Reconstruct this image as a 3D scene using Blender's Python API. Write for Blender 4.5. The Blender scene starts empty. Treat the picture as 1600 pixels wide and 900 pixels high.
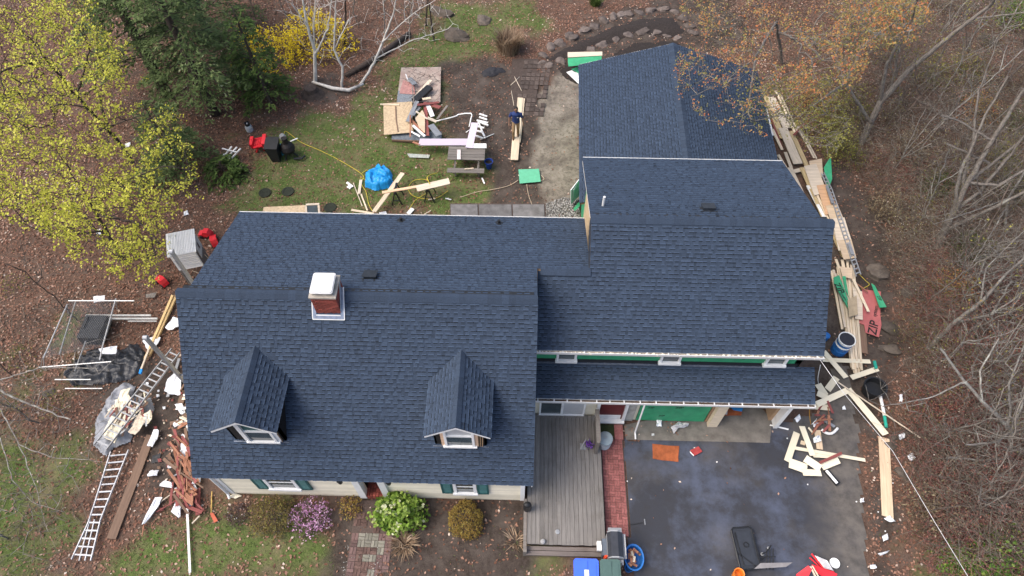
import bpy, math, random
import numpy as np
from mathutils import Vector, Matrix
rnd = random.Random(11)
nr = np.random.default_rng(11)
sc = bpy.context.scene
col = sc.collection
R = math.radians

# ---------------------------------------------------------------- camera, sky, sun, exposure
CAM_H, PITCH, YAW, FPX = 22.6, R(56), R(1.4), 1067.0
cd = bpy.data.cameras.new('camera')
cd.sensor_width = 36.0
cd.lens = FPX / 1600 * 36
cd.clip_end = 600
cam = bpy.data.objects.new('camera', cd)
col.objects.link(cam)
cam.location = (0, 0, CAM_H)
cam.rotation_euler = (R(90) - PITCH, 0, YAW)
sc.camera = cam
world = bpy.data.worlds.new('World')
sc.world = world
world.use_nodes = True
wn = world.node_tree
bg = wn.nodes['Background']
sky = wn.nodes.new('ShaderNodeTexSky')
sky.sky_type = 'NISHITA'
sky.sun_disc = False
SUN_EL, SUN_AZ = R(56), R(-104)          # azimuth from +Y, clockwise positive
sky.sun_elevation = SUN_EL
sky.sun_rotation = SUN_AZ
sky.air_density = 1.0
sky.dust_density = 5.0
sky.ozone_density = 1.0
wn.links.new(sky.outputs[0], bg.inputs[0])
bg.inputs[1].default_value = 0.14
sl = bpy.data.lights.new('sun', 'SUN')
sl.energy = 0.95
sl.angle = R(40)
sl.color = (1.0, 0.96, 0.9)
so = bpy.data.objects.new('sun', sl)
col.objects.link(so)
sd = Vector((math.sin(SUN_AZ) * math.cos(SUN_EL), math.cos(SUN_AZ) * math.cos(SUN_EL), math.sin(SUN_EL)))
so.rotation_euler = sd.to_track_quat('Z', 'Y').to_euler()
so.location = (0, 0, 60)
sc.view_settings.view_transform = 'Standard'
sc.view_settings.look = 'None'
sc.view_settings.exposure = 1.15
sc.view_settings.gamma = 1.0

# ---------------------------------------------------------------- measuring: a point of the photograph at a known height
_fw = Vector((-math.sin(YAW) * math.cos(PITCH), math.cos(YAW) * math.cos(PITCH), -math.sin(PITCH)))
_rt = Vector((math.cos(YAW), math.sin(YAW), 0))
_up = _rt.cross(_fw)
def ray(x, y): return _fw + _rt * ((x - 800) / FPX) - _up * ((y - 450) / FPX)
def G(x, y, z=0.0):
    v = ray(x, y)
    return Vector((0, 0, CAM_H)) + v * ((z - CAM_H) / v.z)
def GY(x, y, Y):
    v = ray(x, y)
    return Vector((0, 0, CAM_H)) + v * (Y / v.y)

# ---------------------------------------------------------------- materials
MATS = {}
def nd(nt, t, **kw):
    n = nt.nodes.new(t)
    for k, v in kw.items(): setattr(n, k, v)
    return n
def mixc(nt, a, b, fac, blend='MIX'):
    m = nd(nt, 'ShaderNodeMix', data_type='RGBA', blend_type=blend)
    for s, v in ((0, fac), (6, a), (7, b)):
        if hasattr(v, 'is_output'): nt.links.new(v, m.inputs[s])
        elif s == 0: m.inputs[0].default_value = v
        else: m.inputs[s].default_value = (*v[:3], 1)
    return m.outputs[2]
def noise(nt, co, scale, detail=4, rough=.6, stretch=None):
    if stretch:
        mp = nd(nt, 'ShaderNodeMapping')
        mp.inputs['Scale'].default_value = stretch
        nt.links.new(co, mp.inputs[0]); co = mp.outputs[0]
    n = nd(nt, 'ShaderNodeTexNoise')
    n.inputs['Scale'].default_value = scale
    n.inputs['Detail'].default_value = detail
    n.inputs['Roughness'].default_value = rough
    nt.links.new(co, n.inputs[0])
    return n.outputs[0]
def ramp(nt, fac, stops):
    r = nd(nt, 'ShaderNodeValToRGB')
    e = r.color_ramp.elements
    while len(e) < len(stops): e.new(.5)
    for i, (p, c) in enumerate(stops):
        e[i].position = p
        e[i].color = (*c, 1) if not isinstance(c, (int, float)) else (c, c, c, 1)
    nt.links.new(fac, r.inputs[0])
    return r.outputs[0]
def mat(key, c, var=.25, scale=6, rough=.8, bump=.15, metal=0, spec=.3, stretch=None, obj=.12, tone=None, dirt=None, trans=0, coat=0):
    """procedural principled material: base colour, noise variation, per-object jitter, optional 'tone' attribute and dirt colour"""
    if key in MATS: return MATS[key]
    m = bpy.data.materials.new(key); m.use_nodes = True
    nt = m.node_tree; b = nt.nodes['Principled BSDF']
    tc = nd(nt, 'ShaderNodeTexCoord').outputs['Object']
    f = noise(nt, tc, scale, 5, .65, stretch)
    lo = [max(0, x * (1 - var)) for x in c]; hi = [min(1, x * (1 + var)) for x in c]
    o = ramp(nt, f, [(.28, lo), (.72, hi)])
    if dirt:
        f2 = noise(nt, tc, scale * .23 + .4, 6, .7)
        o = mixc(nt, o, dirt[0], ramp(nt, f2, [(dirt[1], 0.), (dirt[1] + .22, dirt[2])]))
    if tone:
        a = nd(nt, 'ShaderNodeAttribute', attribute_name='tone')
        mr = nd(nt, 'ShaderNodeMapRange'); mr.inputs[3].default_value = 1 - tone; mr.inputs[4].default_value = 1 + tone
        nt.links.new(a.outputs['Fac'], mr.inputs[0])
        o = mixc(nt, o, mr.outputs[0], 1.0, 'MULTIPLY')
    if obj:
        oi = nd(nt, 'ShaderNodeObjectInfo')
        mr = nd(nt, 'ShaderNodeMapRange'); mr.inputs[3].default_value = 1 - obj; mr.inputs[4].default_value = 1 + obj
        nt.links.new(oi.outputs['Random'], mr.inputs[0])
        o = mixc(nt, o, mr.outputs[0], 1.0, 'MULTIPLY')
    nt.links.new(o, b.inputs['Base Color'])
    b.inputs['Roughness'].default_value = rough
    b.inputs['Metallic'].default_value = metal
    b.inputs['Specular IOR Level'].default_value = spec
    if coat: b.inputs['Coat Weight'].default_value = coat
    if bump:
        bp = nd(nt, 'ShaderNodeBump'); bp.inputs['Strength'].default_value = bump; bp.inputs['Distance'].default_value = .02
        nt.links.new(noise(nt, tc, scale * 4, 4, .7, stretch), bp.inputs['Height'])
        nt.links.new(bp.outputs[0], b.inputs['Normal'])
    if trans:
        tr = nd(nt, 'ShaderNodeBsdfTranslucent'); nt.links.new(o, tr.inputs[0])
        ms = nd(nt, 'ShaderNodeMixShader'); ms.inputs[0].default_value = trans
        nt.links.new(b.outputs[0], ms.inputs[1]); nt.links.new(tr.outputs[0], ms.inputs[2])
        nt.links.new(ms.outputs[0], nt.nodes['Material Output'].inputs[0])
    MATS[key] = m
    return m
def wood(key, c, **kw):
    k = dict(var=.22, scale=5, stretch=(.35, 5, 5), rough=.75, bump=.2, obj=.14); k.update(kw)
    return mat(key, c, **k)

# ---------------------------------------------------------------- mesh building
class MB:
    def __init__(s): s.v = []; s.f = []; s.t = []
    def add(s, vs, fs, tone=.5):
        n = len(s.v); s.v += [tuple(p) for p in vs]
        s.f += [tuple(i + n for i in f) for f in fs]; s.t += [tone] * len(fs)
        return s
    def box(s, c, size, M=None, tone=.5):
        x, y, z = [q / 2 for q in size]; c = Vector(c)
        vs = [Vector((sx * x, sy * y, sz * z)) for sx in (-1, 1) for sy in (-1, 1) for sz in (-1, 1)]
        vs = [(M @ p if M else p) + c for p in vs]
        return s.add(vs, [(0, 1, 3, 2), (4, 6, 7, 5), (0, 4, 5, 1), (2, 3, 7, 6), (0, 2, 6, 4), (1, 5, 7, 3)], tone)
    def bx(s, x0, x1, y0, y1, z0, z1, tone=.5):
        return s.box(((x0 + x1) / 2, (y0 + y1) / 2, (z0 + z1) / 2), (x1 - x0, y1 - y0, z1 - z0), None, tone)
    def bar(s, p0, p1, w, t, up=(0, 0, 1), tone=.5):
        p0 = Vector(p0); p1 = Vector(p1); d = p1 - p0; L = d.length; d = d / max(L, 1e-6)
        u = Vector(up)
        if abs(d.dot(u)) > .98: u = Vector((1, 0, 0))
        yv = u.cross(d).normalized(); zv = d.cross(yv)
        M = Matrix((d, yv, zv)).transposed()
        return s.box((p0 + p1) / 2, (L, w, t), M, tone)
    def prism(s, poly, d, tone=.5):
        d = Vector(d); n = len(poly); a = [Vector(p) for p in poly]
        vs = a + [p + d for p in a]
        return s.add(vs, [tuple(range(n))[::-1], tuple(range(n, 2 * n))] + [(i, (i + 1) % n, n + (i + 1) % n, n + i) for i in range(n)], tone)
    def tube(s, pts, rad, n=6, cap=True, tone=.5):
        pts = [Vector(p) for p in pts]; k = len(pts)
        if not isinstance(rad, (list, tuple)): rad = [rad] * k
        vs = []; prev = None
        for i, p in enumerate(pts):
            d = (pts[min(i + 1, k - 1)] - pts[max(i - 1, 0)])
            d = d.normalized() if d.length > 1e-7 else Vector((0, 0, 1))
            if prev is None: a = d.orthogonal().normalized()
            else:
                a = prev - d * prev.dot(d)
                a = a.normalized() if a.length > 1e-5 else d.orthogonal().normalized()
            prev = a; b = d.cross(a)
            for j in range(n):
                q = 2 * math.pi * j / n
                vs.append(p + (a * math.cos(q) + b * math.sin(q)) * rad[i])
        fs = [(i * n + j, i * n + (j + 1) % n, (i + 1) * n + (j + 1) % n, (i + 1) * n + j) for i in range(k - 1) for j in range(n)]
        if cap: fs += [tuple(range(n))[::-1], tuple((k - 1) * n + j for j in range(n))]
        return s.add(vs, fs, tone)
    def lathe(s, c, prof, n=16, M=None, tone=.5, sx=1, sy=1):
        c = Vector(c); vs = []
        for r, z in prof:
            for j in range(n):
                q = 2 * math.pi * j / n; p = Vector((r * math.cos(q) * sx, r * math.sin(q) * sy, z))
                vs.append((M @ p if M else p) + c)
        k = len(prof)
        fs = [(i * n + j, i * n + (j + 1) % n, (i + 1) * n + (j + 1) % n, (i + 1) * n + j) for i in range(k - 1) for j in range(n)]
        fs += [tuple(range(n))[::-1], tuple((k - 1) * n + j for j in range(n))]
        return s.add(vs, fs, tone)
def link(name, me, m=None, parent=None):
    o = bpy.data.objects.new(name, me); col.objects.link(o)
    if m is not None and me is not None and not me.materials: me.materials.append(m)
    if parent is not None:
        o.parent = parent
        if parent.get('_e'): o.matrix_parent_inverse = parent.matrix_basis.inverted()
    return o
def mesh(mb, name='m', smooth=False):
    me = bpy.data.meshes.new(name); me.from_pydata(mb.v, [], mb.f)
    at = me.attributes.new('tone', 'FLOAT', 'FACE'); at.data.foreach_set('value', mb.t)
    if smooth: me.polygons.foreach_set('use_smooth', [True] * len(mb.f))
    return me
def part(name, mb, m, parent, smooth=False): return link(name, mesh(mb, name, smooth), m, parent)
def tag(o, label, cat, group=None):
    o['label'] = label; o['category'] = cat
    if group: o['group'] = group
    return o
def thing(name, label, cat, loc=(0, 0, 0), group=None):
    o = bpy.data.objects.new(name, None); col.objects.link(o); o.location = loc; o.empty_display_size = .2
    o['_e'] = 1
    return tag(o, label, cat, group)
def solo(name, mb, m, label, cat, group=None, smooth=False):
    """a thing that is one mesh; its origin goes to the middle of its base"""
    a = np.array(mb.v); c = np.array([(a[:, 0].min() + a[:, 0].max()) / 2, (a[:, 1].min() + a[:, 1].max()) / 2, a[:, 2].min()])
    mb.v = [tuple(p) for p in a - c]
    o = link(name, mesh(mb, name, smooth), m); o.location = c
    return tag(o, label, cat, group)
def struct(name, mb, m, kind='structure', parent=None, smooth=False):
    o = link(name, mesh(mb, name, smooth), m, parent)
    if parent is None or kind == 'stuff': o['kind'] = kind
    return o
def bulk(name, V, F, m, tone=None, smooth=False, parent=None):
    """large mesh from numpy arrays; F is (n,3) or (n,4)"""
    me = bpy.data.meshes.new(name); k = F.shape[1]
    me.vertices.add(len(V)); me.vertices.foreach_set('co', V.astype(np.float32).ravel())
    me.loops.add(F.size); me.loops.foreach_set('vertex_index', F.astype(np.int32).ravel())
    me.polygons.add(len(F)); me.polygons.foreach_set('loop_start', np.arange(0, F.size, k, dtype=np.int32))
    if smooth: me.polygons.foreach_set('use_smooth', np.ones(len(F), bool))
    me.update(calc_edges=True)
    if tone is not None:
        at = me.attributes.new('tone', 'FLOAT', 'FACE'); at.data.foreach_set('value', tone.astype(np.float32))
    return link(name, me, m, parent)

# numpy value noise
def vnoise(x, y, seed=0):
    xi = np.floor(x).astype(np.int64); yi = np.floor(y).astype(np.int64); fx = x - xi; fy = y - yi
    fx = fx * fx * (3 - 2 * fx); fy = fy * fy * (3 - 2 * fy)
    def h(a, b):
        n = (a * 374761393 + b * 668265263 + seed * 974711) & 0x7fffffff
        n = ((n ^ (n >> 13)) * 1274126177) & 0x7fffffff
        return ((n ^ (n >> 16)) & 0xffff) / 65535.
    return (h(xi, yi) * (1 - fx) + h(xi + 1, yi) * fx) * (1 - fy) + (h(xi, yi + 1) * (1 - fx) + h(xi + 1, yi + 1) * fx) * fy
def fbm(x, y, seed=0, o=4):
    s = 0; a = .5; 
    for i in range(o): s = s + a * vnoise(x, y, seed + i * 17); x = x * 2.03; y = y * 2.03; a *= .5
    return s / (1 - .5 ** o)
def insd(P, X, Y):
    """signed distance (m) of points to a polygon, positive inside"""
    n = len(P); ins = np.zeros(X.shape, bool); d = np.full(X.shape, 1e9)
    for i in range(n):
        x0, y0 = P[i]; x1, y1 = P[(i + 1) % n]
        c = ((y0 > Y) != (y1 > Y)) & (X < (x1 - x0) * (Y - y0) / ((y1 - y0) or 1e-9) + x0); ins ^= c
        t = np.clip(((X - x0) * (x1 - x0) + (Y - y0) * (y1 - y0)) / ((x1 - x0) ** 2 + (y1 - y0) ** 2 + 1e-9), 0, 1)
        d = np.minimum(d, np.hypot(X - x0 - t * (x1 - x0), Y - y0 - t * (y1 - y0)))
    return np.where(ins, d, -d)
def PP(*pts): return [tuple(G(x, y).xy) for x, y in pts]

# ---------------------------------------------------------------- ground
GRASS = [PP((385, 250), (440, 190), (500, 175), (560, 178), (590, 130), (620, 80), (680, 10), (800, 5), (880, 10), (800, 60), (770, 75), (720, 95), (690, 130), (690, 200), (770, 250), (790, 330), (700, 340), (560, 345), (400, 345), (365, 320)),
         PP((270, 790), (370, 780), (460, 800), (520, 850), (480, 910), (180, 910), (230, 850)),
         PP((10, 670), (120, 680), (140, 730), (80, 800), (-30, 810)), PP((-40, 770), (90, 790), (80, 910), (-50, 910)), PP((60, 520), (110, 500), (120, 560), (70, 580)),
         PP((760, 880), (840, 850), (900, 930), (700, 930)), PP((1480, 880), (1600, 840), (1640, 930), (1450, 930)), PP((340, 240), (400, 250), (360, 285), (330, 270)),
         PP((640, 330), (690, 260), (780, 240), (790, 320))]
SOIL = [PP((690, 100), (760, 85), (800, 100), (830, 95), (850, 110), (840, 330), (775, 330), (770, 245), (700, 210)),
        PP((540, 800), (560, 775), (835, 778), (830, 930), (500, 930)),
        PP((1300, 250), (1365, 310), (1395, 440), (1410, 560), (1380, 600), (1390, 700), (1395, 930), (1360, 930), (1355, 700), (1270, 600), (1270, 300)),
        PP((840, 120), (850, 90), (900, 50), (980, 15), (1080, 20), (1100, 80), (900, 130)),
        PP((140, 600), (290, 540), (310, 770), (240, 760), (220, 690)), PP((460, 130), (520, 110), (560, 150), (500, 165)),
        PP((1000, 0), (1130, -20), (1180, 60), (1100, 90))]
SAND = [PP((862, 118), (905, 108), (915, 330), (850, 335), (838, 220), (845, 150))]
HARD = [PP((815, 640), (1400, 640), (1420, 960), (820, 960)), PP((260, 300), (1330, 300), (1330, 700), (300, 800))]
def region(Ps, X, Y, w, seed, amp=1.2, fq=.9):
    d = np.full(X.shape, -1e9)
    for P in Ps: d = np.maximum(d, insd(P, X, Y))
    d = d + (fbm(X * fq, Y * fq, seed) - .5) * 2 * amp
    return np.clip(d / w + .5, 0, 1)
def build_ground():
    xs = np.concatenate([[-150, -90, -60, -45], np.arange(-34, 36.01, .2), [45, 60, 90, 150]])
    ys = np.concatenate([[-60, -30, -10, -2], np.arange(1, 48.01, .2), [55, 70, 100, 160]])
    X, Y = np.meshgrid(xs, ys)
    gr = region(GRASS, X, Y, 1.3, 3, 1.9, 1.1); so_ = region(SOIL, X, Y, .6, 5, .8); sa = region(SAND, X, Y, .35, 9, .5)
    hard = np.maximum.reduce([insd(P, X, Y) for P in HARD])
    flat = np.clip(-hard / 2.0, 0, 1)
    Z = -.03 + flat * ((fbm(X * .8, Y * .8, 21) - .5) * .16 + (fbm(X * .12, Y * .12, 31) - .5) * .5 * np.clip(-hard / 6, 0, 1))
    V = np.stack([X, Y, Z], -1).reshape(-1, 3); w = len(xs); h = len(ys)
    i = np.arange((h - 1) * w).reshape(h - 1, w)[:, :-1].ravel()
    F = np.stack([i, i + 1, i + w + 1, i + w], 1)
    m = bpy.data.materials.new('ground_soil'); m.use_nodes = True; nt = m.node_tree; b = nt.nodes['Principled BSDF']
    tc = nd(nt, 'ShaderNodeTexCoord').outputs['Object']
    n1 = noise(nt, tc, 1.1, 8, .7); n2 = noise(nt, tc, 9, 6, .75); n3 = noise(nt, tc, 34, 4, .7)
    def two(a, c, f, lo=.35, hi=.65): return mixc(nt, a, c, ramp(nt, f, [(lo, 0.), (hi, 1.)]))
    litter = two(two((.056, .035, .026), (.138, .083, .060), n2), (.20, .128, .096), n3, .5, .72)
    litter = two(litter, (.095, .076, .063), n1, .48, .72)
    soil = two(two((.034, .026, .021), (.072, .056, .047), n2), (.10, .082, .07), n1, .45, .7)
    grass = two(two((.050, .074, .020), (.105, .148, .040), n2), (.15, .13, .07), n1, .45, .65)
    grass = two(grass, (.085, .066, .045), n3, .55, .7)
    sand = two(two((.10, .085, .07), (.25, .22, .18), n1, .35, .6), (.08, .066, .056), n2, .5, .68)
    def att(nm): return nd(nt, 'ShaderNodeAttribute', attribute_name=nm).outputs['Fac']
    c = mixc(nt, litter, grass, att('grass')); c = mixc(nt, c, soil, att('soil')); c = mixc(nt, c, sand, att('sand'))
    nt.links.new(c, b.inputs['Base Color']); b.inputs['Roughness'].default_value = .95; b.inputs['Specular IOR Level'].default_value = .15
    bp = nd(nt, 'ShaderNodeBump'); bp.inputs['Strength'].default_value = .7; bp.inputs['Distance'].default_value = .05
    nt.links.new(n3, bp.inputs['Height']); nt.links.new(bp.outputs[0], b.inputs['Normal'])
    o = bulk('ground', V, F, m, smooth=True); o['kind'] = 'structure'
    for nm, a in (('grass', gr), ('soil', so_), ('sand', sa)):
        o.data.attributes.new(nm, 'FLOAT', 'POINT').data.foreach_set('value', a.astype(np.float32).ravel())
    return X, Y, Z
build_ground()
def gz(x, y):
    x = np.asarray(x, float); y = np.asarray(y, float)
    hard = np.maximum.reduce([insd(P, x, y) for P in HARD]); flat = np.clip(-hard / 2.0, 0, 1)
    return -.03 + flat * ((fbm(x * .8, y * .8, 21) - .5) * .16 + (fbm(x * .12, y * .12, 31) - .5) * .5 * np.clip(-hard / 6, 0, 1))
# ================================================================ HOUSE
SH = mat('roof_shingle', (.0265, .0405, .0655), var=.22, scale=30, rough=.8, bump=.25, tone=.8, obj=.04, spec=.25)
CAP = mat('ridge_shingle', (.0265, .0405, .0655), var=.25, scale=30, rough=.85, bump=.25, tone=.1, obj=.05)
WHITE = mat('white_trim', (.74, .74, .73), var=.06, scale=3, rough=.5, bump=.05, dirt=((.3, .27, .22), .58, .5))
CREAM = mat('cream_siding', (.72, .66, .52), var=.07, scale=3, rough=.6, bump=.05, dirt=((.4, .35, .27), .6, .4))
DECKB = wood('roof_board', (.30, .20, .12))
GREENZ = mat('green_sheathing', (.04, .29, .14), var=.22, scale=3, rough=.6, bump=.1, dirt=((.07, .28, .16), .5, .6))
REDZ = mat('red_sheathing', (.36, .105, .10), var=.15, scale=3, rough=.7, bump=.1)
DARK = mat('dormer_dark', (.012, .011, .011), var=.3, rough=.9)
TEAL = mat('teal_shutter', (.02, .085, .085), var=.15, rough=.5, bump=.05)
GLASS = mat('window_glass', (.05, .065, .07), var=.3, scale=1.5, rough=.08, bump=0, spec=.6)
BLIND = mat('window_blind', (.5, .5, .5), var=.06, rough=.5, bump=0)
BRICK = mat('chimney_brick', (.22, .055, .04), var=.4, scale=14, rough=.85, bump=.4, obj=.35)
MORTAR = mat('mortar', (.28, .22, .19), var=.3, scale=20, rough=.95, bump=.4)
METALW = mat('white_metal', (.56, .56, .55), var=.03, rough=.35, bump=0)
LEAD = mat('flashing_metal', (.2, .23, .29), var=.3, scale=8, rough=.4, metal=.6, bump=.1)
BLACKP = mat('black_plastic', (.016, .017, .019), var=.3, rough=.45, bump=.08)
OSB = wood('osb_sheet', (.47, .36, .23), var=.3, scale=9, stretch=(1, 1, 1))
PINE = wood('new_pine', (.56, .465, .34))
house = thing('house', 'large navy shingled house with chimney, two gabled dormers, garage wing and rear addition', 'house', (0, 10, 0))
EXPO = .125
def shingle(name_parent, O, u, v, span, vlen, seed=0, expo=EXPO, m=SH, lift=.012):
    """courses of laminated shingles on the plane O + a*u + b*v; span(b) -> list of (a0, a1)"""
    rs = random.Random(seed); O = Vector(O); u = Vector(u).normalized(); v = Vector(v).normalized(); n = u.cross(v).normalized()
    k = int(math.ceil(vlen / expo - .05))
    for i in range(k):
        b0 = i * expo - (.02 if i == 0 else 0); b1 = min((i + 1) * expo, vlen)
        mb = MB()
        for a0, a1 in span((b0 + b1) / 2):
            a = a0; thick = rs.random() < .5
            while a < a1 - .01:
                thick = (not thick) if rs.random() < .85 else thick
                w = rs.uniform(.09, .17) if thick else rs.uniform(.05, .12)
                e = min(a + w, a1)
                if a1 - e < .04: e = a1
                t = .020 if thick else .010
                tn = min(1, max(0, rs.gauss(.54 if thick else .48, .06))); d = rs.uniform(-.005, .005)
                def q(aa, bb, hh): return O + u * aa + v * bb + n * (hh + lift)
                bs = b0 + d + .024; ts = t * .82
                vs = [q(a, b0 + d, t), q(e, b0 + d, t), q(e, bs, ts), q(a, bs, ts), q(e, b1 + .01, .002), q(a, b1 + .01, .002), q(a, b0 + d, -.004), q(e, b0 + d, -.004)]
                mb.add(vs, [(3, 2, 4, 5), (6, 0, 3, 5), (7, 4, 2, 1)], tn)
                mb.add(vs[:4], [(0, 1, 2, 3)], min(1, tn + (rs.uniform(.15, .5) if thick else rs.uniform(0, .2))))      # worn pale lower edge, its highlight put into the tone
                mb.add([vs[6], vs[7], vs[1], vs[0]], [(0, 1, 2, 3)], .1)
                if i and (thick or rs.random() < .2): mb.add([q(a + .006, b0 - .027, .0185), q(e - .006, b0 - .027, .0185), q(e - .006, b0 + .004, .0145), q(a + .006, b0 + .004, .0145)], [(0, 1, 2, 3)], rs.uniform(0, .14))      # dark band painting in the raised tab's shade, as laminated shingles print it
                a = e
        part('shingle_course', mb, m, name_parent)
def roofdeck(name, poly, n, th, parent=house, m=DECKB):
    n = Vector(n).normalized()
    return part(name, MB().prism(poly, -n * th), m, parent)
def capline(parent, A, B, sA, sB, w=.16, step=.2, lift=.045, seed=0):
    """ridge vent slab with cap shingles folded over it; sA, sB are the unit directions down the two slopes"""
    A = Vector(A); B = Vector(B); L = (B - A).length; d = (B - A) / L; sA = Vector(sA).normalized(); sB = Vector(sB).normalized()
    rs = random.Random(seed); k = max(1, int(L / step)); st = L / k
    n = -(sA + sB).normalized() if (sA + sB).length > .02 else Vector((0, 0, 1))
    n = n if n.z > 0 else -n
    nA = sA.cross(d); nA = nA if nA.z > 0 else -nA
    nB = sB.cross(d); nB = nB if nB.z > 0 else -nB
    me = []
    for i in range(k):
        p = A + d * (i * st); t0 = lift + .004; t1 = lift + .012; ws = w * rs.uniform(.97, 1.03)
        mb = MB(); vs = []
        for a, t in ((0, t1), (st + .012, t0)):
            q = p + d * a
            vs += [q + sA * ws + nA * (t - .012), q + n * t, q + sB * ws + nB * (t - .012)]
        lo = [x - n * (t1 + .01) for x in (vs[0], vs[2])]; lo2 = [x - n * (t0 + .01) for x in (vs[3], vs[5])]
        vs += lo + lo2
        mb.add(vs, [(0, 1, 4, 3), (1, 2, 5, 4), (6, 0, 3, 8), (2, 7, 9, 5), (0, 6, 7, 2, 1)], rs.random())
        part('ridge_cap', mb, CAP, parent)

# --- main (left) block
XL, XR, XI = -9.75, .46, -9.45
YE, ZE, YR, ZR = 6.54, 2.4, 10.47, 6.52
YB, ZB, XB = 14.6, 5.1, 2.03
sl_ = Vector((0, YR - YE, ZR - ZE)); LF = sl_.length
mr = roofdeck('front_roof', [(XL, YE, ZE), (XR, YE, ZE), (XR, YR, ZR), (XL, YR, ZR)], (0, -(ZR - ZE), YR - YE), .16)
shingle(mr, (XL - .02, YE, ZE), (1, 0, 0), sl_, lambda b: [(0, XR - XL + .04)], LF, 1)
bk = Vector((0, YB - YR, ZB - ZR)); LB = bk.length
br = roofdeck('rear_roof', [(XI, YR, ZR - .01), (XI, YB, ZB), (XB, YB, ZB), (XB, 11.9, ZR - (11.9 - YR) * .344), (XR, 11.9, ZR - (11.9 - YR) * .344), (XR, YR, ZR - .01)], (0, ZR - ZB, YB - YR), .14)
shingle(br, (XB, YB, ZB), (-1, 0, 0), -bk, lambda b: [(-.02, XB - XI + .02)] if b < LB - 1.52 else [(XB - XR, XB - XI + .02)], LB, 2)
# old steep strip of roof left showing beside the shed dormer
sb = Vector((0, 1, -1.05)).normalized()
st = roofdeck('gable_strip_roof', [(XL, YR, ZR), (XL, YR + 3.4, ZR - 3.57), (XI - .02, YR + 3.4, ZR - 3.57), (XI - .02, YR, ZR)], (0, 1.05, 1), .14)
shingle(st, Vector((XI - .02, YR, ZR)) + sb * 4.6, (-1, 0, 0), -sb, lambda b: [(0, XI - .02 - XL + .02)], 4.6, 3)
capline(mr, (XL - .02, YR, ZR), (XR, YR, ZR), (0, -sl_.y, -sl_.z), bk, w=.15, seed=4)
part('ridge_vent', MB().prism([(XL + .1, YR - .2, ZR - .2), (XL + .1, YR, ZR + .03), (XL + .1, YR + .3, ZR - .075)], (XR - XL - .2, 0, 0)), BLACKP, mr)
# walls
gable = [(6.8, 0), (14.3, 0), (14.3, 4.98), (YR, ZR - .2), (6.8, 2.48)]
part('gable_wall', MB().prism([(-9.4, y, z) for y, z in gable], (.2, 0, 0)), CREAM, house)
part('gable_wall', MB().prism([(.02, y, z) for y, z in gable], (.18, 0, 0)), CREAM, house)
part('rear_wall', MB().bx(-9.2, .02, 14.12, 14.3, 0, 4.98), CREAM, house)
DX0, DX1 = GY(569, 765, 6.8).x, GY(598, 766, 6.8).x         # entry opening
fw_ = part('front_wall', MB().bx(-9.2, DX0, 6.8, 6.98, 0, 2.5).bx(DX1, .02, 6.8, 6.98, 0, 2.5).bx(DX0, DX1, 6.8, 6.98, 2.15, 2.5).bx(DX0 - .1, DX1 + .1, 7.5, 7.6, 0, 2.5), CREAM, house)
for i in range(19):                                         # lap siding boards
    z = .2 + i * .115; 
    for a, b in ((-9.34, DX0 - .2), (DX1 + .2, .14)):
        mb = MB(); mb.add([(a, 6.775, z), (b, 6.775, z), (b, 6.79, z + .125), (a, 6.79, z + .125), (a, 6.80, z), (b, 6.80, z)], [(0, 1, 2, 3), (4, 5, 1, 0)])
        part('siding_board', mb, CREAM, fw_)
part('foundation', MB().bx(-9.38, .18, 6.82, 6.9, -.1, .19), mat('concrete_foundation', (.3, .29, .27), var=.2), house)
part('corner_board', MB().bx(-9.46, -9.33, 6.755, 6.79, .1, 2.3), WHITE, house)
part('corner_board', MB().bx(.1, .24, 6.755, 6.79, .1, 2.3), WHITE, house)
part('downspout', MB().tube([(-9.52, 6.73, 2.2), (-9.5, 6.72, .25), (-9.46, 6.6, .1)], .045, 8), WHITE, house)
part('eave_fascia', MB().bx(XL + .02, XR - .02, YE + .03, YE + .05, ZE - .17, ZE - .03), WHITE, house)
part('soffit', MB().bx(XL + .05, XR - .05, YE + .06, 6.8, ZE - .17, ZE - .15), WHITE, house)
part('rake_board', MB().prism([(XL + .01, YE, ZE - .02), (XL + .01, YR, ZR - .02), (XL + .01, YR, ZR - .2), (XL + .01, YE, ZE - .2)], (.03, 0, 0)), WHITE, house)
part('rake_board', MB().prism([(XR - .04, YE, ZE - .02), (XR - .04, YR, ZR - .02), (XR - .04, YR, ZR - .2), (XR - .04, YE, ZE - .2)], (.03, 0, 0)), WHITE, house)
part('drip_edge', MB().bx(XI, XB, YB + .025, YB + .043, ZB - .1, ZB + .04), METALW, house)
def window(x0, x1, z0, z1, y, fr=.09, depth=.06, parent=house, muntin=False, m=WHITE, pane=GLASS, blind=0):
    w = part('window', MB().bx(x0, x0 + fr, y - depth, y, z0, z1).bx(x1 - fr, x1, y - depth, y, z0, z1).bx(x0 + fr, x1 - fr, y - depth, y, z1 - fr, z1).bx(x0 - .03, x1 + .03, y - depth - .05, y, z0 - .05, z0 + fr * .6)
             .bx(x0 + fr, x1 - fr, y - depth * .7, y - .01, (z0 + z1) / 2 - .025, (z0 + z1) / 2 + .025), m, parent)
    part('pane', MB().bx(x0 + fr, x1 - fr, y - depth * .45, y - depth * .3, (z0 + z1) / 2 + .025, z1 - fr), pane, w)
    part('pane', MB().bx(x0 + fr, x1 - fr, y - depth * .3, y - depth * .15, z0 + fr * .6, (z0 + z1) / 2 - .025), pane, w)
    return w
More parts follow.
